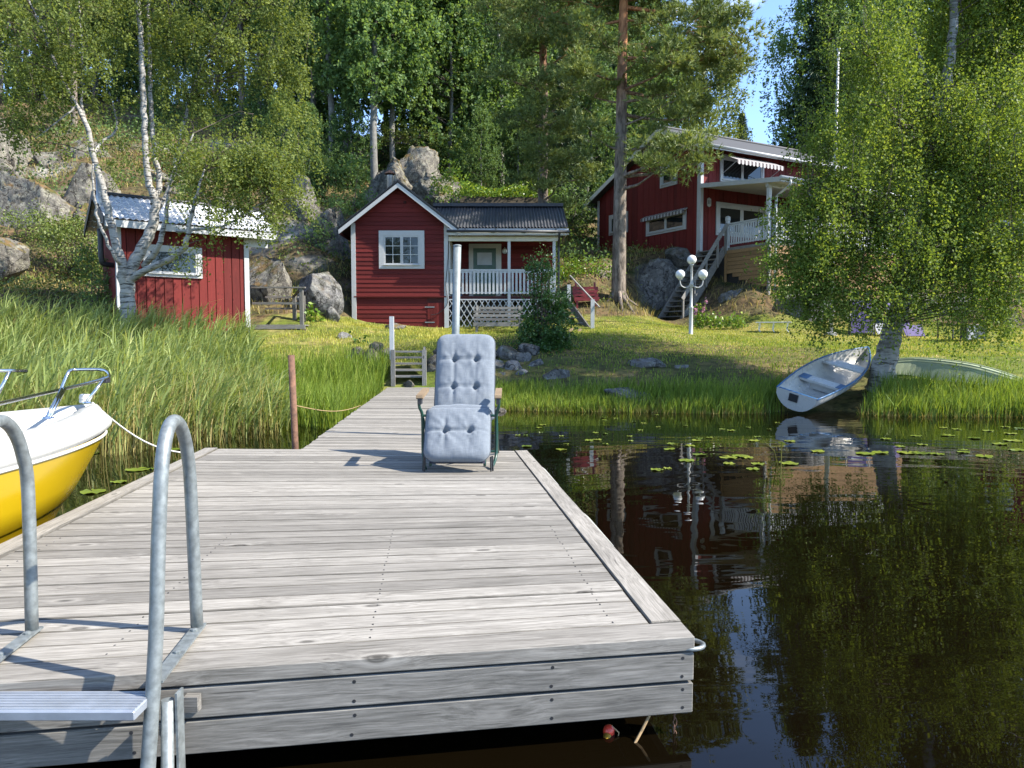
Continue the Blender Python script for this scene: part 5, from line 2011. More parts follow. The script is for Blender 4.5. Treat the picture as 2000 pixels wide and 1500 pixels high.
# ---------------------------------------------------------------- main red house up on the rock
def build_house():
    C = at(1367, 487, 30)
    rz = math.atan2(.482, .876)
    root = thing('red_house', 'large dark red house with white balcony railing up on the rock', 'house', (C.x, C.y, C.z), rz)
    b = lambda mb, n, m, p=root, **k: mb.build(n, M[m], p, **k)
    L, Wd = 7.6, 7.0
    yr, zr = 2.07, 5.15

    def top(y): return 4.18 + (zr - 4.18) * y / yr if y < yr else zr - .42 * (y - yr)
    # shell
    b(MB().prism([(.03, .03, -.6), (.03, Wd - .03, -.2), (.03, Wd - .03, top(Wd) - .04), (.03, yr, zr - .04), (.03, .03, 4.14)], (L - .06, 0, 0)), 'wall', 'reddark')
    n = 35
    for k in range(n):
        y0, y1 = k * Wd / n, (k + 1) * Wd / n - .016
        lo = -.45 + .55 * (y0 / Wd)
        pts = [(0, y0, lo), (0, y1, lo), (0, y1, top(y1) - .02)]
        if y0 < yr < y1: pts.append((0, yr, zr - .02))
        pts.append((0, y0, top(y0) - .02))
        b(MB().prism([(-.014 if k % 2 else -.022, p[1], p[2]) for p in pts], (.05, 0, 0)), 'board', 'red_z')
    n = 38
    for k in range(n):
        x0, x1 = k * L / n, (k + 1) * L / n - .014
        b(MB().box(x0, x1, -.014 if k % 2 else -.022, .03, -.4, 4.14), 'board', 'red_z')
    # corner boards
    b(MB().box(-.045, .10, -.045, -.024, -.45, 4.1), 'corner_board', 'white')
    b(MB().box(-.046, -.024, -.024, .16, -.45, 4.12), 'corner_board', 'white')
    b(MB().box(-.045, -.024, Wd - .14, Wd + .02, .05, top(Wd) - .06), 'corner_board', 'white')
    b(MB().box(L - .13, L + .03, -.045, -.023, -.4, 4.1), 'corner_board', 'white')
    # windows on the gable (local x is "depth" there)
    Tg = lambda x, y, z: (y, -x, z)

    def gwin(ya, yb, za, zb, **k):
        return window(root, -yb, -ya, za, zb, -.024, T=lambda x, y, z: (y, -x, z), **k)
    gwin(1.36, 2.42, 2.82, 3.80, cols=1, fr=.14, sash=.06, splits=[-2.28, -1.50])
    gwin(.78, 3.32, .90, 1.72, cols=2, fr=.13, sash=.07)
    gwin(4.65, 6.05, 1.27, 2.2, cols=2, fr=.13, sash=.06)
    for ya, yb, z in ((.70, 3.42, 1.72),):
        aw = MB()
        aw.hexa([(-.26, ya, z - .10), (-.26, yb, z - .10), (-.05, yb, z + .01), (-.05, ya, z + .01)][::-1], [(-.27, ya, z - .06), (-.27, yb, z - .06), (-.05, yb, z + .05), (-.05, ya, z + .05)][::-1])
        aw.hexa([(-.275, ya, z - .20), (-.275, yb, z - .20), (-.262, yb, z - .20), (-.262, ya, z - .20)][::-1], [(-.275, ya, z - .06), (-.275, yb, z - .06), (-.262, yb, z - .06), (-.262, ya, z - .06)][::-1])
        b(aw, 'awning', 'awning_y')
    # front windows
    window(root, .80, 3.65, .62, 1.95, -.024, cols=2, fr=.13, sash=.09)
    window(root, 4.0, 5.9, .0, 1.95, -.024, cols=2, fr=.13, sash=.09, sill=False)
    window(root, .98, 3.45, 2.78, 3.82, -.024, cols=2, fr=.11, sash=.06)
    # striped awning let down over the upper window
    ax0, ax1 = .95, 3.55
    up_, lo_ = (-.06, 3.86), (-1.0, 3.44)
    awn = b(MB().hexa([(ax0, lo_[0], lo_[1]), (ax1, lo_[0], lo_[1]), (ax1, up_[0], up_[1]), (ax0, up_[0], up_[1])], [(ax0, lo_[0], lo_[1] + .012), (ax1, lo_[0], lo_[1] + .012), (ax1, up_[0], up_[1] + .012), (ax0, up_[0], up_[1] + .012)]), 'awning', 'awning')
    vm = MB()
    for k in range(13):
        x0 = ax0 + (ax1 - ax0) * k / 13
        x1 = ax0 + (ax1 - ax0) * (k + 1) / 13
        vm.prism([(x0, lo_[0] - .008, lo_[1]), (x0, lo_[0] - .008, lo_[1] - .12), ((x0 + x1) / 2, lo_[0] - .008, lo_[1] - .17), (x1, lo_[0] - .008, lo_[1] - .12), (x1, lo_[0] - .008, lo_[1])], (0, .007, 0))
    b(vm, 'valance', 'awning', awn)
    for x in (ax0 + .03, ax1 - .03):
        b(MB().tube([(x, lo_[0], lo_[1]), (x, -.05, 3.0)], .012, 6), 'awning_arm', 'silver', awn)
    # oval number plate by the window
    pl = b(MB().prism([(.32, -.045, 1.76), (.42, -.045, 1.70), (.52, -.045, 1.76), (.52, -.045, 2.02), (.42, -.045, 2.08), (.32, -.045, 2.02)], (0, .02, 0)), 'number_plate', 'white')
    for x in (.385, .455):
        b(MB().box(x - .013, x + .013, -.050, -.046, 1.82, 1.97), 'numeral', 'blackrub', pl)
    # roof
    go = .45
    ef = -.62
    zf = 4.18 + (zr - 4.18) * ef / yr
    eb = Wd + .55
    zb_ = top(eb)
    for (ya, za, yb_, zb2, nm) in ((ef, zf, yr, zr, 'roof_slope'), (eb, zb_, yr, zr, 'roof_slope')):
        b(MB().hexa([(-go, ya, za), (L + go, ya, za), (L + go, yb_, zb2), (-go, yb_, zb2)], [(-go, ya, za + .11), (L + go, ya, za + .11), (L + go, yb_, zb2 + .11), (-go, yb_, zb2 + .11)]), nm, 'felt')
        b(MB().prism([(-go - .03, ya, za - .12), (-go - .03, yb_, zb2 - .12), (-go - .03, yb_, zb2 + .085), (-go - .03, ya, za + .085)], (.028, 0, 0)), 'barge_board', 'offwhite')
        b(MB().box(-go, L + go, min(ya, ya - .03), max(ya, ya - .03) - .002, za - .06, za + .10), 'eaves_board', 'white')
    b(MB().tube([(-go, yr, zr + .13), (L + go, yr, zr + .13)], .07, 8), 'ridge_cap', 'felt')
    b(MB().tube([(-go, ef - .07, zf + .05), (L + go, ef - .07, zf + .0)], .06, 8), 'gutter', 'white', smooth=True)
    # cellar opening at the foot of the gable
    b(MB().box(-.03, -.022, 4.0, 4.9, -.2, .35), 'cellar_opening', 'rooftrim')
    # porch roof over the balcony
    px0, px1, py = -.08, 8.3, -4.05
    za, zb2 = 2.46, 1.98
    b(MB().hexa([(px0, py, zb2), (px1, py, zb2), (px1, -.03, za), (px0, -.03, za)], [(px0, py, zb2 + .10), (px1, py, zb2 + .10), (px1, -.03, za + .10), (px0, -.03, za + .10)]), 'balcony_roof', 'felt')
    for k in range(30):
        x0 = px0 + .03 + k * (px1 - px0 - .06) / 30
        x1 = x0 + (px1 - px0 - .06) / 30 - .012
        b(MB().hexa([(x0, py + .03, zb2 - .02), (x1, py + .03, zb2 - .02), (x1, -.06, za - .02), (x0, -.06, za - .02)], [(x0, py + .03, zb2 - .003), (x1, py + .03, zb2 - .003), (x1, -.06, za - .003), (x0, -.06, za - .003)]), 'ceiling_board', 'offwhite')
    b(MB().prism([(px0 - .025, py, zb2 - .05), (px0 - .025, -.05, za - .05), (px0 - .025, -.05, za + .12), (px0 - .025, py, zb2 + .12)], (.024, 0, 0)), 'verge_board', 'white')
    b(MB().box(px0, px1, py - .03, py - .002, zb2 - .05, zb2 + .11), 'fascia_board', 'white')
    b(MB().tube([(px0 - .1, py - .10, zb2 + .08), (px1, py - .10, zb2 + .04)], .065, 10), 'gutter', 'white', smooth=True)
    b(MB().box(px0 + .1, px1 - .1, -3.42, -3.30, zb2 - .10, zb2 + .06), 'roof_beam', 'white')
    for x in (.14, 2.7, 5.3, 7.9):
        b(MB().box(x - .065, x + .065, -3.43, -3.30, -.1, zb2 - .05), 'balcony_post', 'white')
    p, r_ = smooth_path([(.30, py - .10, zb2 + .02), (.30, py - .08, zb2 - .15), (.30, -3.62, zb2 - .42), (.30, -3.55, zb2 - .62), (.30, -3.55, .5), (.30, -3.55, -1.7)], [.045] * 6, 4)
    b(MB().tube(p, r_, 10), 'downpipe', 'white', smooth=True)
    # deck and balcony railing
    b(MB().box(0.02, 8.1, -3.55, -.03, -.20, -.10), 'balcony_floor', 'greywood')

    def rail_run(ax_, a0, a1, fixed, n):
        def bx(u0, u1, v0, v1, z0, z1):
            if ax_ == 'y': return MB().box(fixed + v0, fixed + v1, min(u0, u1), max(u0, u1), z0, z1)
            return MB().box(min(u0, u1), max(u0, u1), fixed + v0, fixed + v1, z0, z1)
        r0 = b(bx(a0, a1, -.05, .05, .78, .82), 'railing', 'white')
        b(bx(a0, a1, -.022, .022, .71, .765), 'upper_rail', 'white', r0)
        b(bx(a0, a1, -.022, .022, .02, .075), 'bottom_rail', 'white', r0)
        for k in range(n):
            c = a0 + (a1 - a0) * (k + .5) / n
            b(bx(c - .034, c + .034, -.042, -.023, .0, .76), 'baluster', 'white', r0)
    rail_run('y', -3.30, -1.50, .06, 15)
    rail_run('x', .20, 8.0, -3.48, 62)
    b(MB().box(.0, .12, -1.50, -1.38, -.2, .92), 'newel_post', 'white')
    b(MB().lathe((.06, -1.44, .92), [(.06, 0), (.10, .02), (.10, .14), (.11, .15), (.02, .2)], 10), 'post_lantern', 'white')
    # slatted skirt under the balcony
    for k in range(10):
        z = -.34 - k * .148
        y0 = -1.47 - max(0, (k - 5)) * .32
        b(MB().box(-.005, .02, -3.52, y0, z, z + .135), 'skirt_slat', 'larch')
    b(MB().box(-.03, .04, -1.46, -1.38, -1.5, -.2), 'skirt_post', 'larch')
    b(MB().box(-.03, .06, -3.58, -3.50, -2.0, -.2), 'skirt_post', 'greywood_z')
    for k in range(10):
        z = -.34 - k * .148
        b(MB().box(.07, 8.05, -3.555, -3.53, z, z + .135), 'skirt_slat', 'larch')
    b(MB().box(.10, 8.0, -3.35, -3.30, -2.2, -.25), 'under_shade_sheet', 'rooftrim')  # black sheets behind the slats, painting the dark below the balcony
    b(MB().box(.10, .14, -3.30, -.1, -2.0, -.25), 'under_shade_sheet', 'rooftrim')
    return root, C, rz


house, HC, HRZ = build_house()


def build_house_stairs():
    root = thing('house_stairs', 'steep grey open-tread stairs from the lawn up to the house balcony', 'stairs', (HC.x, HC.y, HC.z), HRZ)
    b = lambda mb, n, m, p=root, **k: mb.build(n, M[m], p, **k)
    top_, bot = Vector((-.02, 0, -.12)), Vector((-2.25, 0, -3.12))
    n = 15
    ya, yb = -1.36, -.06
    for k in range(n):
        p = bot.lerp(top_, (k + .35) / n)
        b(MB().box(p.x - .03, p.x + .19, ya, yb, p.z + .10, p.z + .14), 'tread', 'greywood')
    for y in (ya - .04, yb + .0):
        b(MB().bar((bot.x - .1, y, bot.z - .1), (top_.x, y, top_.z + .0), .05, .26), 'stringer', 'greywood')
    yy = ya - .10
    for t in (.05, .30, .55, .80, .98):
        p = bot.lerp(top_, t)
        b(MB().box(p.x - .035, p.x + .035, yy - .03, yy + .03, p.z - .15, p.z + .92), 'rail_post', 'greywood_z')
    a, c = bot.lerp(top_, .03), bot.lerp(top_, 1.0)
    b(MB().bar((a.x - .03, yy - .035, a.z + .92), (c.x + .0, yy - .035, c.z + .92), .035, .15), 'handrail', 'greywood')


build_house_stairs()


# ---------------------------------------------------------------- small red house glimpsed behind the right birch, and the turf-roofed cellar
def build_far_house():
    p = at(1975, 560, 40)
    g = h1(p.x, 40) - .2
    root = thing('red_shed', 'red boarded shed with white corners glimpsed through the right birch', 'shed', (p.x, 40, g), R(-12))
    L, H_ = 4.6, 2.9
    MB().prism([(-L / 2, .03, 0), (L / 2, .03, 0), (L / 2, .03, H_), (0, .03, H_ + 1.4), (-L / 2, .03, H_)], (0, 5, 0)).build('wall', M['reddark'], root)
    n = 20
    for k in range(n):
        x0, x1 = -L / 2 + k * L / n, -L / 2 + (k + 1) * L / n - .015
        t = lambda x: H_ + 1.4 * (1 - abs(x) / (L / 2))
        MB().prism([(x0, 0, 0), (x1, 0, 0), (x1, 0, t(x1)), (x0, 0, t(x0))], (0, .03, 0)).build('board', M['red_z'], root)
    for x in (-L / 2, L / 2):
        MB().box(x - .08, x + .08, -.03, -.001, 0, H_).build('corner_board', M['white'], root)
    window(root, -.9, .5, 1.0, 2.2, -.003, cols=2, fr=.13, sash=.06)
    for s in (-1, 1):
        a, b_ = Vector((0, -.4, H_ + 1.5)), Vector((s * (L / 2 + .4), -.4, H_ - .15))
        MB().prism([a, b_, b_ + Vector((0, 0, .14)), a + Vector((0, 0, .14))], (0, 5.8, 0)).build('roof_slope', M['felt'], root)
        MB().prism([a + Vector((0, -.03, -.1)), b_ + Vector((0, -.03, -.1)), b_ + Vector((0, -.03, .12)), a + Vector((0, -.03, .12))], (0, .028, 0)).build('barge_board', M['white'], root)


build_far_house()


def build_cellar():
    x0, x1 = -2.25, 1.80
    root = thing('earth_cellar', 'low earth cellar with overgrown turf roof above the porch roof', 'cellar', (-.2, 33.0, 5.8))
    B = lambda mb, n, m, p=root, **k: mb.build(n, M[m], p, world=True, **k)
    B(MB().box(x0 + .25, x1 - .2, 32.6, 35.6, 5.0, 7.30), 'wall', 'stone')
    B(MB().hexa([(x0, 32.2, 7.28), (x1, 32.2, 7.22), (x1, 36, 7.7), (x0, 36, 7.7)], [(x0 + .1, 32.3, 7.56), (x1 - .1, 32.3, 7.50), (x1 - .1, 36, 8.0), (x0 + .1, 36, 8.0)]), 'turf_edge', 'soil')
    B(MB().box(.95, 1.55, 32.25, 32.6, 6.6, 7.22), 'stone_jamb', 'stone')
    pts = []
    rng = np.random.default_rng(77)
    n = 5200
    c = np.stack([rng.uniform(x0, x1, n), rng.uniform(32.15, 34.6, n), np.zeros(n)], 1)
    c[:, 2] = 7.52 + (c[:, 1] - 32.2) * .12 + rng.uniform(-.05, .55, n) * (1.0 + .35 * np.sin(c[:, 0] * 2.1))
    crown_obj('turf_plants', c, .13, 'leaf_garden', root, rng, .5)


build_cellar()
# ---------------------------------------------------------------- rocks and boulders of the hill and the shore
def rk(px, py, D, sc, seed, label, mat='rock', kind=None, cat='boulder', name='boulder', rz=None, sink=0.0, **k):
    p = at(px, py, D)
    rng = random.Random(seed)
    return rock(name, label, cat, (p.x, p.y, p.z - sink), sc, seed, mat, rng.uniform(0, 6.28) if rz is None else rz, kind, **k)


rk(622, 572, 24.6, (.82, .75, 1.08), 3, 'tall rounded grey boulder between the hut landing and the red cabin', 'boulder', cuts=9, rough=.07, rz=.4)
rk(648, 618, 24.0, (.42, .4, .35), 4, 'smaller pale boulder at the foot of the tall rounded one', 'boulder', cuts=9)
rk(672, 662, 21.0, (.33, .3, .24), 6, 'small pale round rock on the bank below the red cabin', 'boulder')
rk(775, 641, 23.8, (.52, .35, .20), 7, 'low flat rock lying in the grass before the red cabin', 'rock')
rk(812, 340, 35.6, (1.7, 1.5, 1.9), 21, 'tallest pale rock of the outcrop rising behind the red cabin roof', 'rock', cat='rock', name='rock_outcrop', cuts=18, rough=.17, sink=.3)
rk(862, 372, 34.6, (1.3, 1.3, 1.35), 22, 'cracked rock at the right shoulder of the outcrop behind the cabin', 'rock', cat='rock', name='rock_outcrop', cuts=16, rough=.16, sink=.3)
rk(772, 362, 34.8, (1.0, 1.1, 1.5), 20, 'rock of the outcrop directly behind the gable peak', 'rock', cat='rock', name='rock_outcrop', cuts=16, rough=.16, sink=.3)
rk(898, 400, 34.0, (.75, .9, .9), 19, 'low broken rock between the outcrop and the turf roof', 'rock', cat='rock', name='rock_outcrop', cuts=14, rough=.16, sink=.2)
rk(745, 380, 35.5, (1.4, 1.6, 2.2), 24, 'rust-stained rock behind the cabin flue', 'rock', cat='rock', name='rock_outcrop', cuts=12, sink=.8)
rk(645, 440, 29.5, (1.0, 1.2, 1.8), 25, 'steep rock face left of the red cabin roof', 'rock', cat='rock', name='rock_outcrop', cuts=12, sink=.5)
rk(588, 405, 30.5, (1.1, 1.2, 1.4), 26, 'pale upright rock on the slope above the hut', 'rock', cat='rock', name='rock_outcrop', cuts=12, sink=.3)
rk(535, 540, 25.5, (1.2, 1.1, 1.3), 27, 'broad mossy rock just behind the hut landing', 'rock', cat='rock', name='rock_outcrop', cuts=12, sink=.4)
rk(690, 300, 40.0, (1.5, 1.6, 1.5), 28, 'grey rock knob among the tree trunks on the hill', 'rock', cat='rock', name='rock_outcrop', cuts=12, sink=.5)
rk(60, 400, 27.5, (2.4, 1.8, 2.0), 31, 'broad sloping cliff at the left edge of the hill', 'rock', cat='cliff', name='cliff', cuts=16, rough=.14, sink=.5)
rk(-20, 315, 30.5, (2.4, 2.0, 2.2), 32, 'upper cliff at the far left under the birch branches', 'rock', cat='cliff', name='cliff', cuts=16, rough=.14, sink=.4)
rk(165, 385, 28.4, (1.5, 1.4, 1.5), 33, 'cracked grey cliff block left of the hut flue', 'rock', cat='cliff', name='cliff', cuts=14, rough=.12, sink=.3)
rk(15, 510, 22.4, (.95, .9, .75), 34, 'pale boulder at the left edge above the reeds', 'rock', cuts=10)
rk(170, 290, 33.0, (1.4, 1.2, 1.1), 35, 'shaded ledge of rock under the hill top', 'rock', cat='cliff', name='cliff', cuts=14, sink=.3)
rk(420, 395, 30.5, (1.7, 1.3, 1.0), 36, 'dry rock ledge above the hut roof', 'rock', cat='cliff', name='cliff', cuts=14, sink=.4)
rk(1290, 566, 30.0, (1.05, 1.0, 1.45), 41, 'smooth grey rock wall left of the house stairs', 'boulder', cat='rock', name='rock_outcrop', cuts=14, rough=.13, sink=.1)
rk(1325, 503, 30.6, (.75, .7, .5), 42, 'angular rock under the corner of the red house', 'boulder', cat='rock', name='rock_outcrop', cuts=8, rough=.08)
rk(1470, 592, 27.6, (1.45, 1.3, 1.15), 43, 'large shaded rock right of the house stairs', 'boulder', cat='rock', name='rock_outcrop', cuts=11, rough=.1, sink=.3)
rk(1545, 605, 26.6, (1.7, 1.4, .95), 44, 'broken shaded rock slope below the balcony', 'boulder', cat='rock', name='rock_outcrop', cuts=12, rough=.13, sink=.3)
rk(1650, 610, 27.2, (1.5, 1.2, .8), 45, 'dark rock behind the flag pole', 'boulder', cat='rock', name='rock_outcrop', cuts=12, rough=.12, sink=.3)
rk(1820, 600, 29.0, (2.2, 1.5, .9), 46, 'long grey rock behind the mesh recliners', 'boulder', cat='rock', name='rock_outcrop', cuts=12, rough=.12, sink=.2)
rk(1965, 630, 28.0, (1.8, 1.2, .6), 47, 'low pale rock at the right edge of the lawn', 'rock', cat='rock', name='rock_outcrop', cuts=12, sink=.1)
rk(1232, 772, 15.3, (.62, .45, .27), 51, 'dark slanting rock at the water edge amid the shore grass', 'boulder', cuts=8, tilt=(0, .35), rz=.2)
rk(1265, 715, 17.4, (.68, .5, .24), 52, 'half buried grey stone in the shaded bank', 'boulder')
rk(1335, 722, 17.2, (.36, .28, .17), 53, 'small half buried stone right of the grey one in the bank', 'boulder')
rk(1122, 792, 14.9, (.24, .16, .06), 55, 'flat pale stone at the waterline', 'rock')
rk(975, 802, 14.6, (.20, .16, .08), 56, 'small brown stone at the waterline beside the recliner', 'stone')
rk(1085, 735, 16.6, (.45, .35, .22), 57, 'rough stone low in the bank under the dense bush', 'boulder')
# broken rock showing through the scrub of the hill
_rg = random.Random(31)
_nr = 0
while _nr < 26:
    px, D = _rg.uniform(-40, 700), _rg.uniform(25, 40)
    x_ = (px - 1000) / FPX * D
    z_ = h1(x_, D)
    py_ = 663 - (z_ - EYE) / D * FPX
    if not (230 < py_ < 520) or (360 < px < 560 and py_ > 400 and D < 27): continue
    _nr += 1
    s_ = _rg.uniform(.35, 1.0)
    rock('rock', 'broken pale rock in the scrub ' + ('at the far left of the hill' if px < 150 else 'above the hut' if px < 420 else 'between the hut and the cabin' if px < 560 else 'left of the cabin gable'), 'rock', (x_, D, z_ - s_ * .15), (s_ * 1.25, s_, s_ * _rg.uniform(.6, 1.1)), 300 + _nr, 'rock', _rg.uniform(0, 6.28), None, 'rocks scattered over the hillside', 14, .15, s_ < .6)
# tumbled stone wall in the bank
_st = [(700, 690, 17.9, .24), (725, 700, 17.5, .30), (742, 716, 17.2, .27), (705, 716, 17.4, .22), (752, 690, 17.6, .20), (685, 705, 17.8, .2), (732, 680, 17.9, .22), (848, 705, 17.4, .24), (862, 690, 17.7, .26), (842, 722, 17.1, .18), (800, 752, 16.3, .16),
       (985, 690, 17.9, .36), (1015, 700, 17.7, .34), (1000, 720, 17.2, .30), (970, 715, 17.3, .28), (1035, 685, 18.1, .33), (1045, 715, 17.4, .24), (975, 738, 16.9, .22), (1020, 735, 16.9, .24), (955, 690, 17.8, .26), (930, 700, 17.6, .25), (900, 700, 17.6, .24)]
for i, (px, py, D, r_) in enumerate(_st):
    right = px > 890
    rk(px, py, D, (r_ * 1.15, r_, r_ * .8), 100 + i, 'rough stone of the tumbled bank wall right of the recliner' if right else 'rough stone of the tumbled bank wall beside the shore steps', 'boulder' if right else 'stone', name='stone', cat='stone',
       group='bank wall stones right of the recliner' if right else 'bank wall stones beside the shore steps', lo=True, cuts=9)


# ---------------------------------------------------------------- the two lakeside birches
def strip(lst, D):
    return [at(px, py, D + (dd if dd else 0)) for px, py, dd in lst]


def px_blob(px, py, rx, ry, D, ddep=None):
    c = at(px, py, D)
    s = D / FPX
    return (c.x, c.y, c.z), (rx * s, (ddep if ddep else (rx + ry) * .42 * s), ry * s)


def big_birch(name, label, base, D, stems, blobs, leaf, leafn, size, bark, seed, droop, twig_r=.012, keepf=.75, thin=.84):
    rng = np.random.default_rng(seed)
    root = thing(name, label, 'tree', base)
    skel = []
    tr = MB()
    inv = -Vector(base)
    for pts, rad in stems:
        p, r_ = smooth_path(strip(pts, D), [q * thin for q in rad], 5)
        for i, q in enumerate(p):
            f = .012 + r_[i] * .06
            p[i] = q + Vector((rng.normal() * f, rng.normal() * f, 0))
        tr.tube([q + inv for q in p], r_, 12)
        skel += list(zip(p, r_))
    tr.build('trunk', M[bark], root, smooth=True)
    allp, ends, tints = [], [], []
    for (px, py, rx, ry, dd, dens) in blobs:
        c, r_ = px_blob(px, py, rx, ry, D + dd)
        area = rx * ry / 10000.0
        if px > 1860 and py < 350: dens *= 1.7
        nc = int(64 * area * dens)
        cs = airy(blob_pts(rng, nc, c, r_, 2.0), .9 if px > 1860 and py < 350 else keepf, 1.7, seed)
        nc = len(cs)
        m = leafn
        allp.append(clump_leaves(rng, cs, m, .17, droop))
        tints.append(np.repeat(rng.beta(2, 2, nc), m))
        ends.append(cs[:: 3])
    P_ = np.concatenate(allp)
    E_ = np.concatenate(ends)
    br = MB()
    branches_to(br, [(p, r_) for p, r_ in skel], E_, rng, twig_r, maxlen=2.3)
    o = br.build('branches', M['twig'], root, world=True)
    tw = MB()
    for c in np.concatenate(ends)[::2]:
        a_ = Vector(c)
        for _ in range(2):
            q1 = a_ + Vector((rng.normal() * .10, rng.normal() * .10, -.05))
            q2 = q1 + Vector((rng.normal() * .09, rng.normal() * .09, -droop * rng.uniform(.6, 1.3)))
            tw.tube([a_, q1, q2], [.006, .005, .002], 3, cap=False)
    ob_ = tw.build('twigs', M['twig'], root, world=True)
    ob_['kind'] = 'stuff'
    o['kind'] = 'stuff'
    crown_obj('crown', P_, size, leaf, root, rng, .70, 0.0, np.concatenate(tints))
    return root


b0 = at(247, 655, 18.4)
b0.z = 1.0
big_birch('silver_birch', 'many-stemmed white birch standing in the reeds before the red hut', b0, 18.4,
          [([(250, 690, 0), (248, 600, 0), (252, 545, 0), (272, 495, .0), (298, 440, .1), (303, 398, .1), (290, 350, .1), (282, 270, .1), (280, 180, .1), (275, 90, .1), (270, 0, .1), (266, -120, .1), (262, -260, .1)], [.27, .235, .21, .18, .16, .13, .105, .095, .09, .08, .07, .055, .02]),
           ([(246, 575, -.05), (240, 530, -.15), (226, 470, -.25), (207, 395, -.3), (187, 325, -.3), (172, 255, -.4), (150, 205, -.4), (118, 145, -.5), (88, 70, -.6), (55, 0, -.7), (20, -90, -.8)], [.18, .15, .125, .11, .095, .075, .065, .055, .045, .035, .015]),
           ([(300, 400, .1), (312, 350, .35), (302, 300, .4), (293, 200, .5), (292, 100, .6), (290, 0, .6), (288, -150, .6)], [.10, .09, .08, .07, .06, .05, .02]),
           ([(170, 250, -.4), (160, 200, -.2), (161, 150, -.1), (158, 60, 0), (150, -40, 0)], [.05, .045, .04, .03, .015]),
           ([(256, 545, 0), (285, 527, -.5), (330, 507, -.9), (362, 478, -1.1), (372, 430, -1.2), (384, 380, -1.3), (400, 330, -1.3)], [.13, .11, .095, .08, .06, .045, .02]),
           ([(280, 520, -.1), (310, 480, -.5), (322, 430, -.6), (330, 380, -.7), (345, 330, -.8), (380, 260, -.8)], [.10, .085, .065, .05, .04, .02]),
           ([(345, 452, -.7), (395, 447, -1.0), (440, 440, -1.1), (480, 415, -1.2), (530, 385, -1.3)], [.05, .045, .035, .028, .012]),
           ([(298, 420, .1), (330, 370, .4), (350, 280, .7), (378, 170, .9), (420, 80, 1.1), (455, 0, 1.2)], [.09, .075, .06, .05, .035, .015]),
           ([(182, 315, -.3), (195, 280, .2), (228, 250, .4), (215, 180, .6)], [.05, .045, .035, .02]),
           ([(240, 520, -.1), (223, 500, -.5), (196, 440, -.7), (183, 380, -.8), (180, 320, -.8)], [.06, .055, .045, .035, .02]),
           ([(150, 205, -.4), (110, 240, -.6), (70, 270, -.7)], [.03, .022, .01])],
          [(90, 70, 150, 110, -.6, 1.0), (230, 30, 130, 110, .3, .8), (400, 60, 150, 120, .6, 1.05), (530, 90, 90, 110, .8, 1.2), (575, 190, 55, 90, .9, 1.1), (60, 190, 100, 90, -.6, .75), (180, 160, 90, 80, 0, .45),
           (350, 190, 90, 80, .6, .5), (445, 190, 80, 70, .8, .5), (440, 320, 135, 80, -.9, 1.5), (520, 350, 95, 75, -1.0, 1.5), (370, 290, 70, 60, -.6, .8), (560, 300, 55, 60, -.6, .9), (420, 405, 110, 45, -1.1, .75), (215, 300, 45, 60, .2, .5), (540, 410, 50, 30, -1.1, .6), (400, 470, 70, 30, -1.1, .35), (30, 240, 60, 50, -.6, .8), (470, -80, 180, 80, .6, .9), (120, -90, 200, 90, -.3, .9)],
          'leaf_birch', 100, .066, 'birch', 11, .55, thin=.76)

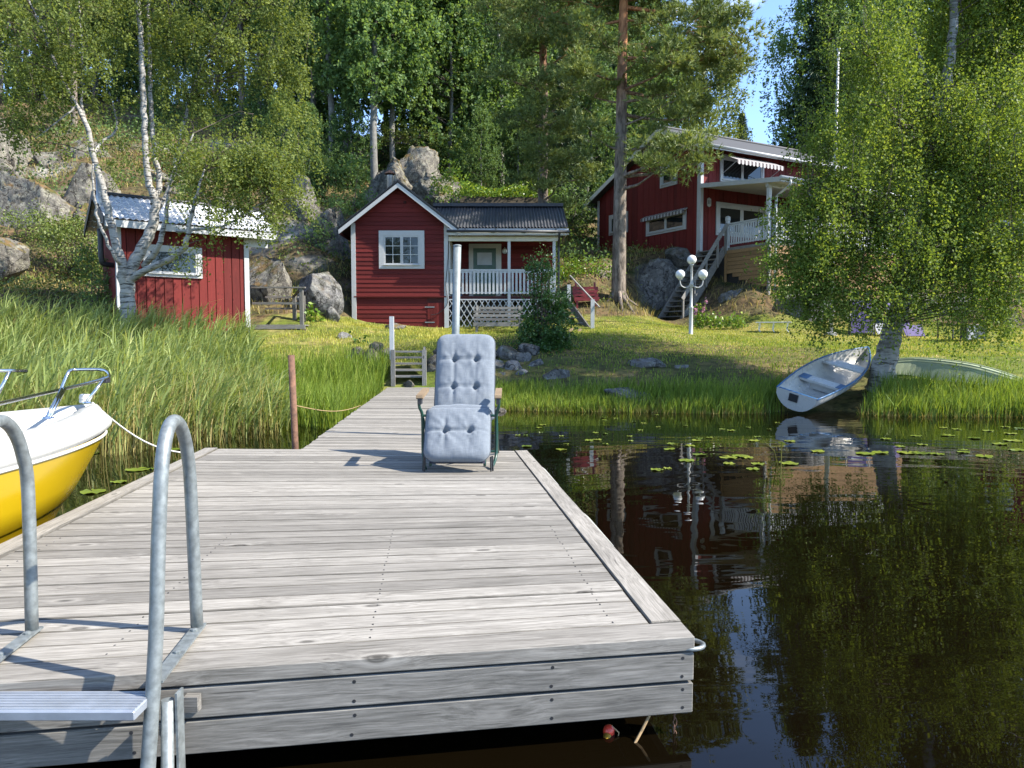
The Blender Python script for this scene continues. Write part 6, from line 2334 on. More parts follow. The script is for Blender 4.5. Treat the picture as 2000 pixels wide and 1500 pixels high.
b0 = at(1728, 748, 15.5)
b0.z = .35
big_birch('silver_birch', 'big leaning white birch on the bank beside the white rowing boat', b0, 15.5,
          [([(1718, 775, 0), (1726, 735, 0), (1738, 665, 0), (1757, 590, .0), (1766, 530, .1), (1782, 450, .1), (1803, 370, .1), (1822, 290, .1), (1842, 200, .1), (1856, 100, .1), (1866, -20, .1), (1880, -200, .1)], [.38, .285, .23, .19, .165, .15, .135, .125, .115, .10, .08, .03]),
           ([(1800, 375, .1), (1850, 320, -.2), (1910, 250, -.4), (1970, 190, -.5), (2040, 130, -.6)], [.075, .06, .045, .03, .012]),
           ([(1790, 420, .1), (1850, 350, .5), (1885, 250, .7), (1925, 130, .9), (1955, 20, 1.0)], [.07, .055, .045, .035, .012]),
           ([(1770, 510, .1), (1725, 460, -.4), (1690, 430, -.7), (1640, 410, -.9), (1580, 380, -1.0)], [.06, .05, .035, .025, .01]),
           ([(1778, 470, .1), (1860, 440, -.6), (1930, 400, -.9), (2010, 380, -1.1)], [.05, .04, .028, .012]),
           ([(1815, 310, .1), (1760, 240, -.4), (1720, 160, -.6), (1690, 60, -.8)], [.055, .045, .03, .012]),
           ([(1835, 230, .1), (1800, 130, .3), (1780, 30, .4), (1765, -60, .5)], [.05, .04, .03, .012])],
          [(1680, 300, 120, 130, -.8, 1.15), (1790, 250, 120, 150, .6, 1.4), (1915, 280, 130, 170, -.6, 1.5), (1700, 110, 110, 130, -.6, 1.3), (1830, 60, 130, 130, .8, 1.3), (1960, 90, 110, 150, .4, 1.2), (1640, 440, 100, 100, -1.0, 1.3), (1760, 430, 120, 110, -1.1, 1.5),
           (1890, 480, 120, 110, -1.0, 1.6), (1990, 450, 90, 150, -.9, 1.5), (1600, 540, 75, 75, -.9, 1.3), (1690, 550, 95, 70, -1.2, 1.45), (1800, 555, 80, 60, 1.2, 1.0), (1870, 570, 70, 60, -1.2, 1.2), (1975, 590, 65, 60, -.8, 1.0), (1540, 470, 45, 70, -.6, 1.2), (1580, 420, 55, 60, -1.0, 1.2), (1640, 350, 70, 60, -.9, 1.1), (1620, 250, 60, 80, -.6, .9), (1590, 580, 50, 35, -.6, .9), (1560, 400, 50, 55, -.5, 1.1), (1590, 470, 60, 55, -1.2, 1.3), (1610, 360, 60, 50, -.9, 1.1), (1545, 520, 40, 50, -.4, 1.1), (1620, 600, 60, 35, -.7, .8), (1750, -120, 190, 100, .2, 1.0), (1960, -120, 150, 110, .2, 1.0), (2060, 0, 120, 150, .6, .9), (2000, -190, 170, 130, 2.0, 1.0), (1900, -40, 130, 120, 2.4, 1.0), (1850, -300, 200, 120, .8, .9)],
          'leaf_birch_r', 112, .053, 'birchold', 12, .66, keepf=.80, thin=.92)


# ---------------------------------------------------------------- pines
def needle_arrays(c, d, m, length, width, rng):
    """m thin needles per tuft fanning round direction d"""
    n = len(c)
    C_ = np.repeat(c, m, axis=0)
    D_ = np.repeat(d, m, axis=0) + rng.normal(size=(n * m, 3)) * .62
    D_ /= np.maximum(np.linalg.norm(D_, axis=1), 1e-6)[:, None]
    u = rand_dirs(rng, n * m)
    b = np.cross(D_, u)
    b /= np.maximum(np.linalg.norm(b, axis=1), 1e-6)[:, None]
    L = (length * rng.uniform(.7, 1.3, n * m))[:, None]
    v = np.empty((n * m, 3, 3))
    v[:, 0] = C_ + b * width * .5
    v[:, 1] = C_ - b * width * .5
    v[:, 2] = C_ + D_ * L
    return v.reshape(-1, 3), np.arange(n * m * 3).reshape(-1, 3)


def pine(name, label, base, D, trunk, rad, pads, seed, ntuft=250, length=.22, width=.036, group=None):
    rng = np.random.default_rng(seed)
    root = thing(name, label, 'tree', base, 0, group)
    p, r_ = smooth_path(strip(trunk, D), rad, 5)
    p[0].z = min(p[0].z, base.z)
    tr = MB().tube([q - Vector(base) for q in p], r_, 14)
    for k in range(7):
        an = 2 * math.pi * k / 7 + rng.uniform(-.3, .3)
        L = rad[0] * rng.uniform(2.2, 4.2)
        tr.tube([Vector((math.cos(an) * rad[0] * .5, math.sin(an) * rad[0] * .5, .45)), Vector((math.cos(an) * rad[0] * 1.3, math.sin(an) * rad[0] * 1.3, .10)), Vector((math.cos(an) * L, math.sin(an) * L, -.12 - (.35 if math.sin(an) < 0 else 0)))], [rad[0] * .35, rad[0] * .28, rad[0] * .12], 7)
    tr.build('trunk', M['pinebark'], root, smooth=True)
    skel = list(zip(p, r_))
    skel = [s for s in skel if s[0].z > base.z + 2.5]
    br = MB()
    C_, D_, T_ = [], [], []
    for (px, py, rx, ry, dd, dens) in pads:
        rx, ry = rx * 1.2, ry * 1.3
        c, rr = px_blob(px, py, rx, ry, D + dd, rx * D / FPX * .9)
        n = int(ntuft * dens * (rx * ry) / 2400.0)
        ns = max(3, int(n / 26))
        sub = blob_pts(rng, ns, c, rr, 2.0)
        branches_to(br, skel, np.array([c]), rng, .035, n=6, lift=-.3)
        S2 = [(Vector(c), .02)]
        branches_to(br, S2 + [(Vector(c).lerp(Vector(tuple(skel[len(skel) // 2][0])), .25), .02)], sub, rng, .010, n=4, lift=.3)
        tc_ = np.repeat(sub, 26, axis=0) + rng.normal(size=(ns * 26, 3)) * np.array([.26, .26, .10])
        out = tc_ - np.repeat(sub, 26, axis=0)
        d = out * 1.2 + np.array([0, 0, .55]) + (tc_ - np.asarray(c)) * .25
        d /= np.maximum(np.linalg.norm(d, axis=1), 1e-6)[:, None]
        C_.append(tc_)
        D_.append(d)
        T_.append(np.repeat(rng.beta(2, 2, ns), 26))
    tag(br.build('branches', M['pinebark'], root, world=True), kind='stuff')
    m = 11
    v, t = needle_arrays(np.concatenate(C_), np.concatenate(D_), m, length, width, rng)
    v -= np.array(base)
    tint = np.clip(np.repeat(np.concatenate(T_), m) * .6 + rng.beta(2, 2, len(t)) * .4, 0, 1)
    tag(new_obj('crown', np_mesh('crown', v, tris=t, tint=tint, mat=M['needle_pine']), root), kind='stuff')
    return root


b0 = at(1208, 580, 27)
b0.z = h1(b0.x, b0.y) - .1
pine('pine_tree', 'tall pine with orange upper trunk before the dark red house', b0, 27,
     [(1208, 582, 0), (1210, 450, 0), (1212, 320, 0), (1214, 200, 0), (1216, 90, 0), (1219, -40, 0), (1222, -180, 0), (1224, -300, 0)], [.27, .235, .215, .19, .165, .14, .09, .02],
     [(1430, 70, 48, 50, -.5, 1.0), (1400, 20, 70, 35, .5, 1.0), (1445, 100, 30, 30, .2, .8), (1340, 60, 70, 40, -1.0, 1.0), (1380, 120, 65, 35, .8, 1.0), (1310, 125, 60, 30, -1.5, .9), (1340, 180, 70, 30, .3, 1.0), (1290, 210, 55, 24, -1.0, .8), (1365, 225, 45, 24, .8, .8), (1330, 265, 60, 22, -.8, .8), (1265, 40, 50, 40, 1.2, .9),
      (1345, 290, 58, 20, -1.8, 1.0), (1300, 322, 50, 18, -2.0, 1.1), (1360, 318, 36, 16, -1.6, 1.0), (1275, 285, 35, 16, -1.4, .6), (1250, -30, 90, 40, 0, 1), (1150, -10, 80, 40, .5, 1), (1330, -40, 110, 40, .5, 1), (1170, 70, 50, 30, -1, .9), (1130, 130, 60, 28, -.8, .9), (1160, 190, 50, 22, .8, .8), (1115, 50, 50, 34, .8, .9), (1150, 260, 45, 16, -.6, .6), (1260, 100, 40, 24, -1.6, .7), (1220, -150, 170, 70, 0, .9), (1420, 160, 30, 20, .2, .7)],
     51)
b0 = at(1062, 420, 31)
b0.z = h1(b0.x, b0.y) - .1
pine('pine_tree', 'shaded pine with spreading dark boughs left of the tall pine', b0, 31,
     [(1062, 470, 0), (1060, 330, 0), (1062, 200, 0), (1060, 80, 0), (1058, -60, 0), (1056, -200, 0)], [.22, .20, .175, .15, .11, .03],
     [(1000, 85, 55, 30, -.5, 1), (1065, 60, 60, 36, -1, 1), (1120, 100, 60, 30, -.5, 1), (985, 150, 50, 24, -.8, .9), (1045, 165, 60, 28, -1.2, 1), (1110, 185, 60, 26, -1, 1), (1010, 225, 55, 22, -1, .9), (1075, 245, 60, 24, -1.4, 1), (1140, 240, 50, 20, -.8, .9), (1060, 300, 70, 22, -1.2, 1), (1120, 305, 55, 20, -1.4, .9), (1030, 350, 50, 16, -1, .6), (1100, 355, 60, 18, -1.2, .8), (1150, 340, 40, 14, -.8, .6), (1080, 400, 45, 14, -1, .5), (1030, 10, 80, 40, 0, 1), (1110, 10, 70, 40, .5, 1), (1060, -70, 110, 50, 0, 1)],
     52)


# ---------------------------------------------------------------- templates for the woods behind
def leafy_template(kind, seed, Ht, r0, base_f, nclump, m, size, mat, bark, droop=.2, trunk_r=.16, lean=.0, sig=.30, prof='oval'):
    rng = np.random.default_rng(seed)
    root = thing(kind, 'x', 'tree', (0, 0, 0))
    tp = [Vector((lean * Ht * (t ** 1.5) + rng.normal() * .08 * (t > 0), rng.normal() * .08 * (t > 0), Ht * t)) for t in (0, .18, .36, .54, .72, .9, .99)]
    p, r_ = smooth_path(tp, [trunk_r, trunk_r * .85, trunk_r * .72, trunk_r * .55, trunk_r * .38, trunk_r * .18, .015], 3)
    tr = MB().tube([p[0] - Vector((0, 0, .8))] + p, [trunk_r * 1.15] + r_, 9)
    tr.build('trunk', M[bark], root, smooth=True)
    z = rng.uniform(base_f, 1.0, nclump)
    f = (z - base_f) / (1 - base_f)
    if prof == 'oval':
        R_ = r0 * np.clip(np.sin(np.pi * np.clip(f * .86 + .12, 0, 1)), .08, 1) ** .8
    else:
        R_ = r0 * np.clip(1 - f, .06, 1) ** .7
    an = rng.uniform(0, 2 * np.pi, nclump)
    lob = 1 + .28 * np.sin(an * 3 + z * 9 + seed) + .18 * np.sin(an * 5 - z * 17)
    rr = R_ * lob * rng.uniform(.15, 1, nclump) ** .5
    cs = airy(np.stack([np.cos(an) * rr + lean * Ht * z ** 1.5, np.sin(an) * rr, z * Ht], 1), .78, 2.3, seed)
    nclump = len(cs)
    br = MB()
    branches_to(br, list(zip(p, r_)), cs[::7], rng, .015, n=4)
    tag(br.build('branches', M['twig'], root), kind='stuff')
    P_ = clump_leaves(rng, cs, m, sig, droop)
    v, q = leaf_arrays(P_, size, rng, .7)
    tint = np.clip(np.repeat(rng.beta(2, 2, nclump), m) * .5 + rng.beta(2, 2, len(q)) * .5, 0, 1)
    tag(new_obj('crown', np_mesh('crown', v, quads=q, tint=tint, mat=M[mat]), root), kind='stuff')
    return root


def spruce_template(seed, Ht, r0, base_f=.08, sparse=1.0):
    rng = np.random.default_rng(seed)
    root = thing('spruce_tree', 'x', 'tree', (0, 0, 0))
    MB().tube([(0, 0, -.6), (0, 0, Ht * .5), (0, 0, Ht)], [.19, .11, .01], 8).build('trunk', M['aspen'], root, smooth=True)
    C_, D_ = [], []
    nl = int(Ht * 2.6)
    br = MB()
    for k in range(nl):
        f = k / nl
        z = Ht * (base_f + (1 - base_f) * f)
        L = r0 * (1 - f) ** .85 + .12
        nb = 7 if f < .7 else 5
        for j in range(nb):
            an = 2 * math.pi * (j + rng.uniform(-.3, .3)) / nb + k * .7
            l_ = L * rng.uniform(.7, 1.15)
            dv = np.array([math.cos(an), math.sin(an), 0])
            pts = []
            for s in np.linspace(.12, 1, max(4, int(l_ * 5))):
                pz = z - .38 * l_ * s + .26 * l_ * s * s * s
                pts.append(dv * l_ * s + np.array([0, 0, pz]))
            pts = np.array(pts)
            if j % 2 == 0:
                br.tube([Vector((0, 0, z)), Vector(pts[len(pts) // 2]), Vector(pts[-1])], [.022, .015, .005], 4, cap=False)
            side = np.array([-dv[1], dv[0], 0])
            for _ in range(3):
                w_ = rng.uniform(-1, 1, len(pts))[:, None] * .26 * l_ * (1 - np.linspace(.1, .75, len(pts)))[:, None]
                q = pts + side * w_ + rng.normal(size=pts.shape) * .04
                C_.append(q)
                dd = dv * .6 + side * np.sign(w_) * .5 + np.array([0, 0, -.45])
                D_.append(dd / np.linalg.norm(dd, axis=1)[:, None])
    tag(br.build('branches', M['twig'], root), kind='stuff')
    m = 7
    v, t = needle_arrays(np.concatenate(C_), np.concatenate(D_), m, .36, .075, rng)
    tag(new_obj('crown', np_mesh('crown', v, tris=t, tint=rng.beta(2, 2, len(t)), mat=M['needle_spruce']), root), kind='stuff')
    return root


def pine_template(seed, Ht, base_f=.42):
    rng = np.random.default_rng(seed)
    root = thing('pine_tree', 'x', 'tree', (0, 0, 0))
    p, r_ = smooth_path([(0, 0, -.6), (.1, 0, Ht * .3), (-.05, .1, Ht * .6), (.05, 0, Ht * .97)], [.22, .18, .13, .02], 5)
    MB().tube(p, r_, 9).build('trunk', M['pinebark'], root, smooth=True)
    skel = [s for s in zip(p, r_) if s[0].z > Ht * base_f * .8]
    n = 70
    z = rng.uniform(base_f, 1, n)
    R_ = 2.4 * np.clip(np.sin(np.pi * np.clip((z - base_f) / (1 - base_f) * .75 + .2, 0, 1)), .1, 1)
    an = rng.uniform(0, 6.28, n)
    rr = R_ * rng.uniform(.2, 1, n) ** .6
    cs = np.stack([np.cos(an) * rr, np.sin(an) * rr, z * Ht], 1)
    br = MB()
    branches_to(br, skel, cs, rng, .02, n=5, lift=-.2)
    tag(br.build('branches', M['pinebark'], root), kind='stuff')
    k = 34
    c = np.repeat(cs, k, axis=0)
    t_ = c + rng.normal(size=c.shape) * np.array([.42, .42, .15])
    d = (t_ - c) + np.array([0, 0, .5])
    d /= np.linalg.norm(d, axis=1)[:, None]
    m = 12
    v, t = needle_arrays(t_, d, m, .30, .06, rng)
    tint = np.clip(np.repeat(rng.beta(2, 2, n), k * m) * .6 + rng.beta(2, 2, len(t)) * .4, 0, 1)
    tag(new_obj('crown', np_mesh('crown', v, tris=t, tint=tint, mat=M['needle_pine']), root), kind='stuff')
    return root


TPL = {
    'aspen': [leafy_template('aspen_tree', 1, 17, 2.8, .27, 760, 52, .165, 'leaf_aspen', 'aspen', .45, .20), leafy_template('aspen_tree', 2, 16, 3.1, .29, 800, 52, .165, 'leaf_aspen', 'aspen', .4, .18, .02)],
    'birch': [leafy_template('birch_tree', 3, 16, 2.7, .24, 780, 52, .14, 'leaf_aspen', 'birch', 1.0, .15, .0, .22), leafy_template('birch_tree', 4, 13, 2.5, .12, 700, 52, .14, 'leaf_birch', 'birch', .9, .12, .03, .22)],
    'dark': [leafy_template('leafy_tree', 5, 14, 3.2, .06, 800, 52, .18, 'leaf_dark', 'aspen', .4, .16), leafy_template('leafy_tree', 6, 11, 2.9, .05, 700, 52, .17, 'leaf_dark', 'aspen', .4, .13)],
    'spruce': [spruce_template(7, 17, 2.9), spruce_template(8, 12, 2.2)],
    'pine': [pine_template(9, 16), pine_template(10, 14, .36)],
    'sapling': [leafy_template('sapling', 13, 3.4, .9, .15, 90, 26, .10, 'leaf_garden', 'twig', .1, .03, .03, .16), leafy_template('sapling', 14, 2.6, 1.0, .08, 90, 26, .10, 'leaf_aspen', 'twig', .1, .03, 0, .16)],
}
_used = {}
_cnt = 0


def tree(kind, var, px, D, sc=1.0, label=None, group=None, x=None, rot=None, dz=0):
    global _cnt
    _cnt += 1
    rng = random.Random(_cnt * 17 + 3)
    xx = x if x is not None else (px - 1000) / FPX * D
    tpl = TPL[kind][var]
    if (kind, var) not in _used:
        o = tpl
        _used[(kind, var)] = True
    else:
        o = copy_tree(tpl)
    o.location = (xx, D, h1(xx, D) - .1 + dz)
    o.rotation_euler = (0, 0, rng.uniform(0, 6.28) if rot is None else rot)
    s = sc * rng.uniform(.96, 1.04)
    o.scale = (s, s, s * rng.uniform(.97, 1.05))
    o['label'] = label
    o['category'] = 'tree'
    if group: o['group'] = group
    elif 'group' in o: del o['group']
    return o


# trees one can tell apart
tree('aspen', 0, 736, 36.5, 1.0, 'aspen with thick grey trunk straight behind the cabin flue')
tree('aspen', 1, 775, 38.0, 1.0, 'aspen with slimmer grey trunk behind the gable peak of the red cabin')
tree('birch', 0, 980, 41.0, 1.05, 'birch with pale trunk above the turf-roofed cellar')
tree('aspen', 0, 652, 37.5, .95, 'thin leafy aspen on the slope left of the cabin flue')
tree('aspen', 1, 590, 40.5, 1.0, 'leafy aspen behind the right side of the lakeside birch crown')
tree('birch', 1, 1362, 44.0, .95, 'slender birch with white stem behind the roof of the dark red house')
tree('spruce', 1, 1440, 60, .62, 'small pointed spruce peeping over the roof of the dark red house')
tree('spruce', 0, 1598, 44, 1.0, 'dark spruce rising behind the balcony end of the dark red house')
tree('birch', 0, 1577, 45, .98, 'weeping birch against the sky behind the roof of the dark red house')
tree('pine', 0, 484, 43, .9, 'dark thin pine on the hill crest above the hut')
tree('pine', 1, 160, 36, .72, 'leaning pine trunk among rocks left of the hut flue')
tree('sapling', 0, 885, 33.2, 1.0, 'bright green sapling beside the cellar turf roof')
tree('sapling', 1, 700, 33.5, 1.1, 'leafy sapling between the aspen trunk and the rock outcrop')
# the rest of the wood: nothing tells these apart
G1 = 'leafy trees of the wood behind the cabins'
KW = {'aspen': 'light green aspen', 'birch': 'fine-leaved birch', 'dark': 'broad dark leafy tree', 'spruce': 'dark spruce', 'pine': 'rough-barked pine'}


def place_of(px):
    for lim, w_ in ((130, 'above the cliffs at the far left'), (280, 'on the crest left of the lakeside birch stem'), (430, 'on the crest above the hut roof'), (570, 'on the hill between the hut and the red cabin'), (660, 'above the rocks left of the cabin flue'), (760, 'crowded behind the aspen trunks at the cabin flue'),
                    (870, 'behind the rock outcrop over the cabin'), (960, 'behind the sapling by the cellar'), (1040, 'above the turf-roofed cellar'), (1120, 'behind the shaded pine'), (1200, 'between the two big pines'), (1290, 'behind the tall pine trunk'), (1500, 'behind the house gable')):
        if px < lim: return w_
    return ('beside the flag pole', 'right of the flag pole', 'behind the leaning birch stem', 'at the right edge behind the leaning birch')[0 if px < 1670 else 1 if px < 1770 else 2 if px < 1900 else 3]


def woods(k, v_, px, D, s, g):
    size = 'low bushy young tree' if s < .55 else KW[k]
    return tree(k, v_, px, D, s, size + ' ' + place_of(px), g)


for k, v_, px, D, s in (('aspen', 1, 690, 45, 1.05), ('dark', 0, 830, 43, 1.1), ('dark', 1, 880, 40, 1.0), ('aspen', 0, 850, 49, 1.15), ('birch', 0, 920, 46, 1.1), ('dark', 0, 960, 50, 1.1), ('dark', 1, 1020, 45, 1.1), ('dark', 0, 1090, 46, 1.1), ('birch', 1, 1130, 50, 1.15),
                        ('dark', 1, 1150, 42, .8), ('aspen', 1, 1190, 52, 1.05), ('birch', 0, 1260, 54, 1.0), ('birch', 1, 1300, 58, 1.0), ('aspen', 0, 760, 52, 1.1), ('aspen', 1, 560, 50, .9), ('dark', 1, 630, 47, .8), ('dark', 1, 560, 34, .38), ('dark', 0, 610, 33, .30), ('dark', 1, 690, 37, .42), ('dark', 0, 940, 37.5, .35), ('dark', 1, 1010, 39, .45),
                        ('aspen', 0, 1100, 56, 1.1), ('aspen', 1, 1000, 56, 1.15), ('dark', 0, 1220, 48, .8)):
    woods(k, v_, px, D, s, G1)
for k, v_, px, D, s in (('aspen', 0, 20, 46, .95), ('birch', 1, 110, 43, .8), ('aspen', 1, 200, 48, .9), ('dark', 0, 290, 46, .8), ('birch', 0, 360, 47, .8), ('aspen', 0, 440, 49, .9), ('aspen', 1, 520, 46, .85), ('dark', 1, 70, 50, .9), ('aspen', 1, -60, 44, .9), ('dark', 0, 480, 53, .9), ('dark', 1, 240, 54, 1.0), ('dark', 1, 400, 41, .30), ('dark', 0, 330, 40, .25), ('dark', 1, 520, 39, .33), ('aspen', 0, 620, 44, .95)):
    woods(k, v_, px, D, s, G1)
G2 = 'pines and spruces of the hill top'
for k, v_, px, D, s in (('pine', 0, 60, 45, .75), ('pine', 1, 250, 47, .8), ('pine', 0, 400, 50, .8), ('spruce', 1, 600, 52, .9), ('pine', 1, 540, 46, .85), ('spruce', 0, 880, 54, 1.1), ('spruce', 0, 1040, 58, 1.1), ('spruce', 1, 1150, 47, 1.1), ('spruce', 0, 1210, 60, 1.1), ('pine', 0, -60, 42, .8), ('pine', 1, 340, 55, .8), ('spruce', 1, 150, 52, .75), ('spruce', 1, 1100, 38.5, .75)):
    woods(k, v_, px, D, s, G2)
G3 = 'trees of the wood at the right behind the birch'
for k, v_, px, D, s in (('dark', 0, 1680, 46, 1.1), ('birch', 0, 1700, 50, 1.15), ('spruce', 0, 1760, 54, 1.1), ('dark', 1, 1780, 46, 1.2), ('birch', 1, 1850, 50, 1.2), ('dark', 0, 1880, 48, 1.1), ('spruce', 0, 1960, 56, 1.0), ('aspen', 0, 2030, 52, 1.1), ('dark', 1, 1660, 52, 1.2), ('dark', 1, 2060, 44, 1.0), ('dark', 0, 1700, 36, .45), ('dark', 1, 1780, 33, .42), ('dark', 1, 1860, 36, .5), ('dark', 0, 2080, 60, 1.2)):
    woods(k, v_, px, D, s, G3)
for k in TPL:
    for i, t_ in enumerate(TPL[k]):
        if (k, i) not in _used:
            for ch in list(t_.children): bpy.data.objects.remove(ch)
            bpy.data.objects.remove(t_)


# ---------------------------------------------------------------- shrubs
def shrub(name, label, blobs, D, mat, size, seed, m=30, droop=.05, sig=.13, dens=1.0, cat='shrub', base=None, group=None, flat=0.0):
    rng = np.random.default_rng(seed)
    b = base if base is not None else at(blobs[0][0], blobs[0][1] + blobs[0][3], D)
    root = thing(name, label, cat, b, 0, group)
    P_, T_, E_ = [], [], []
    for (px, py, rx, ry, dd) in blobs:
        c, r_ = px_blob(px, py, rx, ry, D + dd)
        vol = rx * ry * D * D / FPX / FPX
        n = max(6, int(46 * vol * dens + 8))
        cs = blob_pts(rng, n, c, r_, 2.6)
        P_.append(clump_leaves(rng, cs, m, sig, droop))
        T_.append(np.repeat(rng.beta(2, 2, n), m))
        E_.append(cs[::4])
    br = MB()
    branches_to(br, [(Vector(b), .03), (Vector(b) + Vector((.1, .1, .15)), .03), (Vector(b) + Vector((-.12, .05, .2)), .03)], np.concatenate(E_), rng, .012)
    tag(br.build('stems', M['twig'], root, world=True), kind='stuff')
    crown_obj('crown', np.concatenate(P_), size, mat, root, rng, .6, flat, np.concatenate(T_))
    return root


shrub('porch_bush', 'dense dark green bush in front of the porch railing', [(1055, 660, 34, 40, 0), (1085, 640, 22, 36, -.2), (1040, 625, 22, 26, .2), (1065, 690, 44, 26, -.2), (1078, 590, 15, 34, .1), (1052, 575, 12, 30, .1), (1095, 600, 12, 30, 0), (1066, 530, 8, 34, .1), (1030, 660, 14, 26, 0), (1100, 670, 14, 24, 0), (1040, 520, 5, 22, .1)],
      18.6, 'leaf_bush', .066, 61, 40, .06, .09, 4.6, base=Vector((.83, 18.7, .85)))
shrub('climbing_shrub', 'thin loose shrub reaching up the right porch post', [(1072, 535, 18, 40, 0), (1090, 560, 14, 30, 0), (1060, 505, 9, 28, 0)], 23.8, 'leaf_bush', .06, 62, 14, .05, .12, 1.0, base=Vector((1.2, 23.8, 1.6)))
shrub('juniper_bush', 'large yellow-green bush spreading over the slope left of the hut', [(150, 490, 75, 60, 0), (110, 455, 50, 35, .4), (190, 520, 40, 45, .2), (170, 440, 40, 25, .5)], 24.0, 'leaf_juniper', .075, 63, 34, 0, .15, 1.6)
shrub('low_juniper', 'low yellow-green mat of scrub above the reeds at the left', [(60, 575, 90, 32, 0), (150, 590, 60, 30, .3)], 21.0, 'leaf_juniper', .065, 64, 30, 0, .13, 1.3)
shrub('heath_scrub', 'pale yellowish scrub on the rocks at the left edge', [(40, 440, 60, 30, 0), (90, 430, 35, 22, .5)], 25.0, 'leaf_juniper', .075, 65, 26, 0, .14, 1.3)
shrub('dark_scrub', 'dark scrub in the shade beside the hut', [(190, 585, 40, 60, 0), (215, 560, 24, 50, .4), (180, 520, 30, 40, .3), (205, 620, 26, 30, 0)], 20.0, 'leaf_dark', .07, 66, 30, 0, .13, 1.5)
shrub('bergenia', 'broad-leaved yellow-green plant beside the tall grey boulder', [(608, 612, 20, 24, 0)], 23.2, 'leaf_garden', .17, 67, 7, 0, .13, 1.4, 'plant', flat=1.2)
shrub('bergenia', 'dark broad-leaved plant on the bank below the small pale rock', [(700, 678, 20, 13, 0)], 20.0, 'leaf_bush', .16, 68, 8, 0, .12, 1.6, 'plant', flat=1.2)
shrub('garden_plants', 'bright green leafy border along the foot of the rock by the stairs', [(1390, 628, 24, 9, 0), (1430, 632, 30, 8, .1), (1365, 618, 8, 20, 0)], 24.8, 'leaf_garden', .12, 69, 16, 0, .12, 2.0, 'plant', flat=.8)
shrub('skirt_shrub', 'light green shrub growing up beside the balcony downpipe', [(1512, 530, 22, 35, 0), (1530, 560, 22, 24, 0), (1500, 500, 10, 26, 0)], 25.4, 'leaf_garden', .09, 70, 22, .05, .13, 1.0)
shrub('young_aspen_scrub', 'sunlit green scrub on the slope right of the red cabin', [(1130, 525, 45, 22, 0), (1180, 530, 26, 18, .4), (1100, 545, 26, 22, -.4)], 28.8, 'leaf_garden', .10, 71, 24, 0, .16, 1.2)
shrub('hill_bush', 'dense shaded bush left of the rock outcrop', [(640, 340, 40, 30, 0), (600, 350, 40, 36, .2)], 33.0, 'leaf_dark', .10, 72, 30, .05, .2, 1.0)
shrub('hill_bush', 'sunlit bush on the crest above the rock outcrop', [(750, 262, 36, 24, 0), (800, 268, 40, 20, .4), (860, 280, 24, 26, .6)], 38.0, 'leaf_juniper', .11, 73, 28, .05, .2, 1.0)
shrub('hill_bush', 'green bush beside the left eave of the red cabin', [(625, 455, 26, 26, 0), (660, 400, 26, 20, .6)], 28.6, 'leaf_aspen', .09, 74, 28, .05, .16, 1.0)
shrub('hill_bush', 'dark tangle of bushes under the pines right of the cellar', [(1110, 400, 40, 50, 0), (1070, 380, 40, 34, .6), (1140, 450, 30, 40, .6)], 36.5, 'leaf_dark', .11, 75, 28, .05, .22, .8)
shrub('hill_bush', 'yellow-green bush behind the hut at the birch branches', [(380, 330, 50, 26, 0), (330, 300, 40, 24, .8)], 33.0, 'leaf_juniper', .10, 76, 26, .05, .18, .8)
shrub('garden_bush', 'dark bushes against the rock behind the mesh recliners', [(1700, 615, 70, 26, 0), (1800, 610, 60, 30, .5), (1640, 600, 40, 30, .4)], 26.2, 'leaf_dark', .08, 77, 28, .05, .16, 1.0)
shrub('garden_bush', 'leafy bush at the right edge behind the garden table', [(1980, 590, 60, 40, 0), (1900, 600, 40, 24, .4)], 27.0, 'leaf_bush', .08, 78, 28, .05, .16, 1.0)
for i, (px, py) in enumerate(((1358, 590), (1372, 598), (1377, 582))):
    rng = np.random.default_rng(400 + i)
    p = at(px, 628, 24.6)
    q = at(px + 2, py, 24.6)
    root = thing('foxglove', 'tall flowering stalk with faded pink bells by the stairs', 'flower', p, 0, 'flower stalks by the stairs')
    MB().tube([p, q], [.012, .006], 5).build('stem', M['leaf_garden'], root, world=True)
    n = 16
    t = rng.uniform(.35, 1, n)[:, None]
    c = np.array(p) * (1 - t) + np.array(q) * t + rng.normal(size=(n, 3)) * .03
    v, qd = leaf_arrays(c, .09, rng, .8)
    new_obj('bells', np_mesh('bells', v - np.array(p), quads=qd, tint=rng.uniform(0, 1, n), mat=plain('pink_petals', (.55, .22, .30), .6)), root)


# ---------------------------------------------------------------- grass, reeds, ground cover
def blades(base, H_, W_, lean, rng, bend=.6, tint=None):
    """curved blades: quad + tip triangle each"""
    n = len(base)
    az = rng.uniform(0, 2 * np.pi, n)
    side = np.stack([np.cos(az), np.sin(az), np.zeros(n)], 1)
    up = np.array([0, 0, 1.0])
    ld = lean + rng.normal(size=(n, 2)) * bend
    ld3 = np.concatenate([ld, np.zeros((n, 1))], 1)
    H3, W3 = H_[:, None], W_[:, None]
    p1 = base + up * H3 * .55 + ld3 * H3 * .20
    p2 = base + up * H3 * (1 - .18 * np.minimum(1.5, np.linalg.norm(ld, axis=1))[:, None]) + ld3 * H3 * .62
    v = np.empty((n, 5, 3))
    v[:, 0] = base - side * W3 * .5
    v[:, 1] = base + side * W3 * .5
    v[:, 2] = p1 + side * W3 * .42
    v[:, 3] = p1 - side * W3 * .42
    v[:, 4] = p2
    k = np.arange(n) * 5
    q = np.stack([k, k + 1, k + 2, k + 3], 1)
    t = np.stack([k + 3, k + 2, k + 4], 1)
    tn = rng.beta(2, 2, n) if tint is None else tint
    return v.reshape(-1, 3), q, t, np.concatenate([tn, tn])


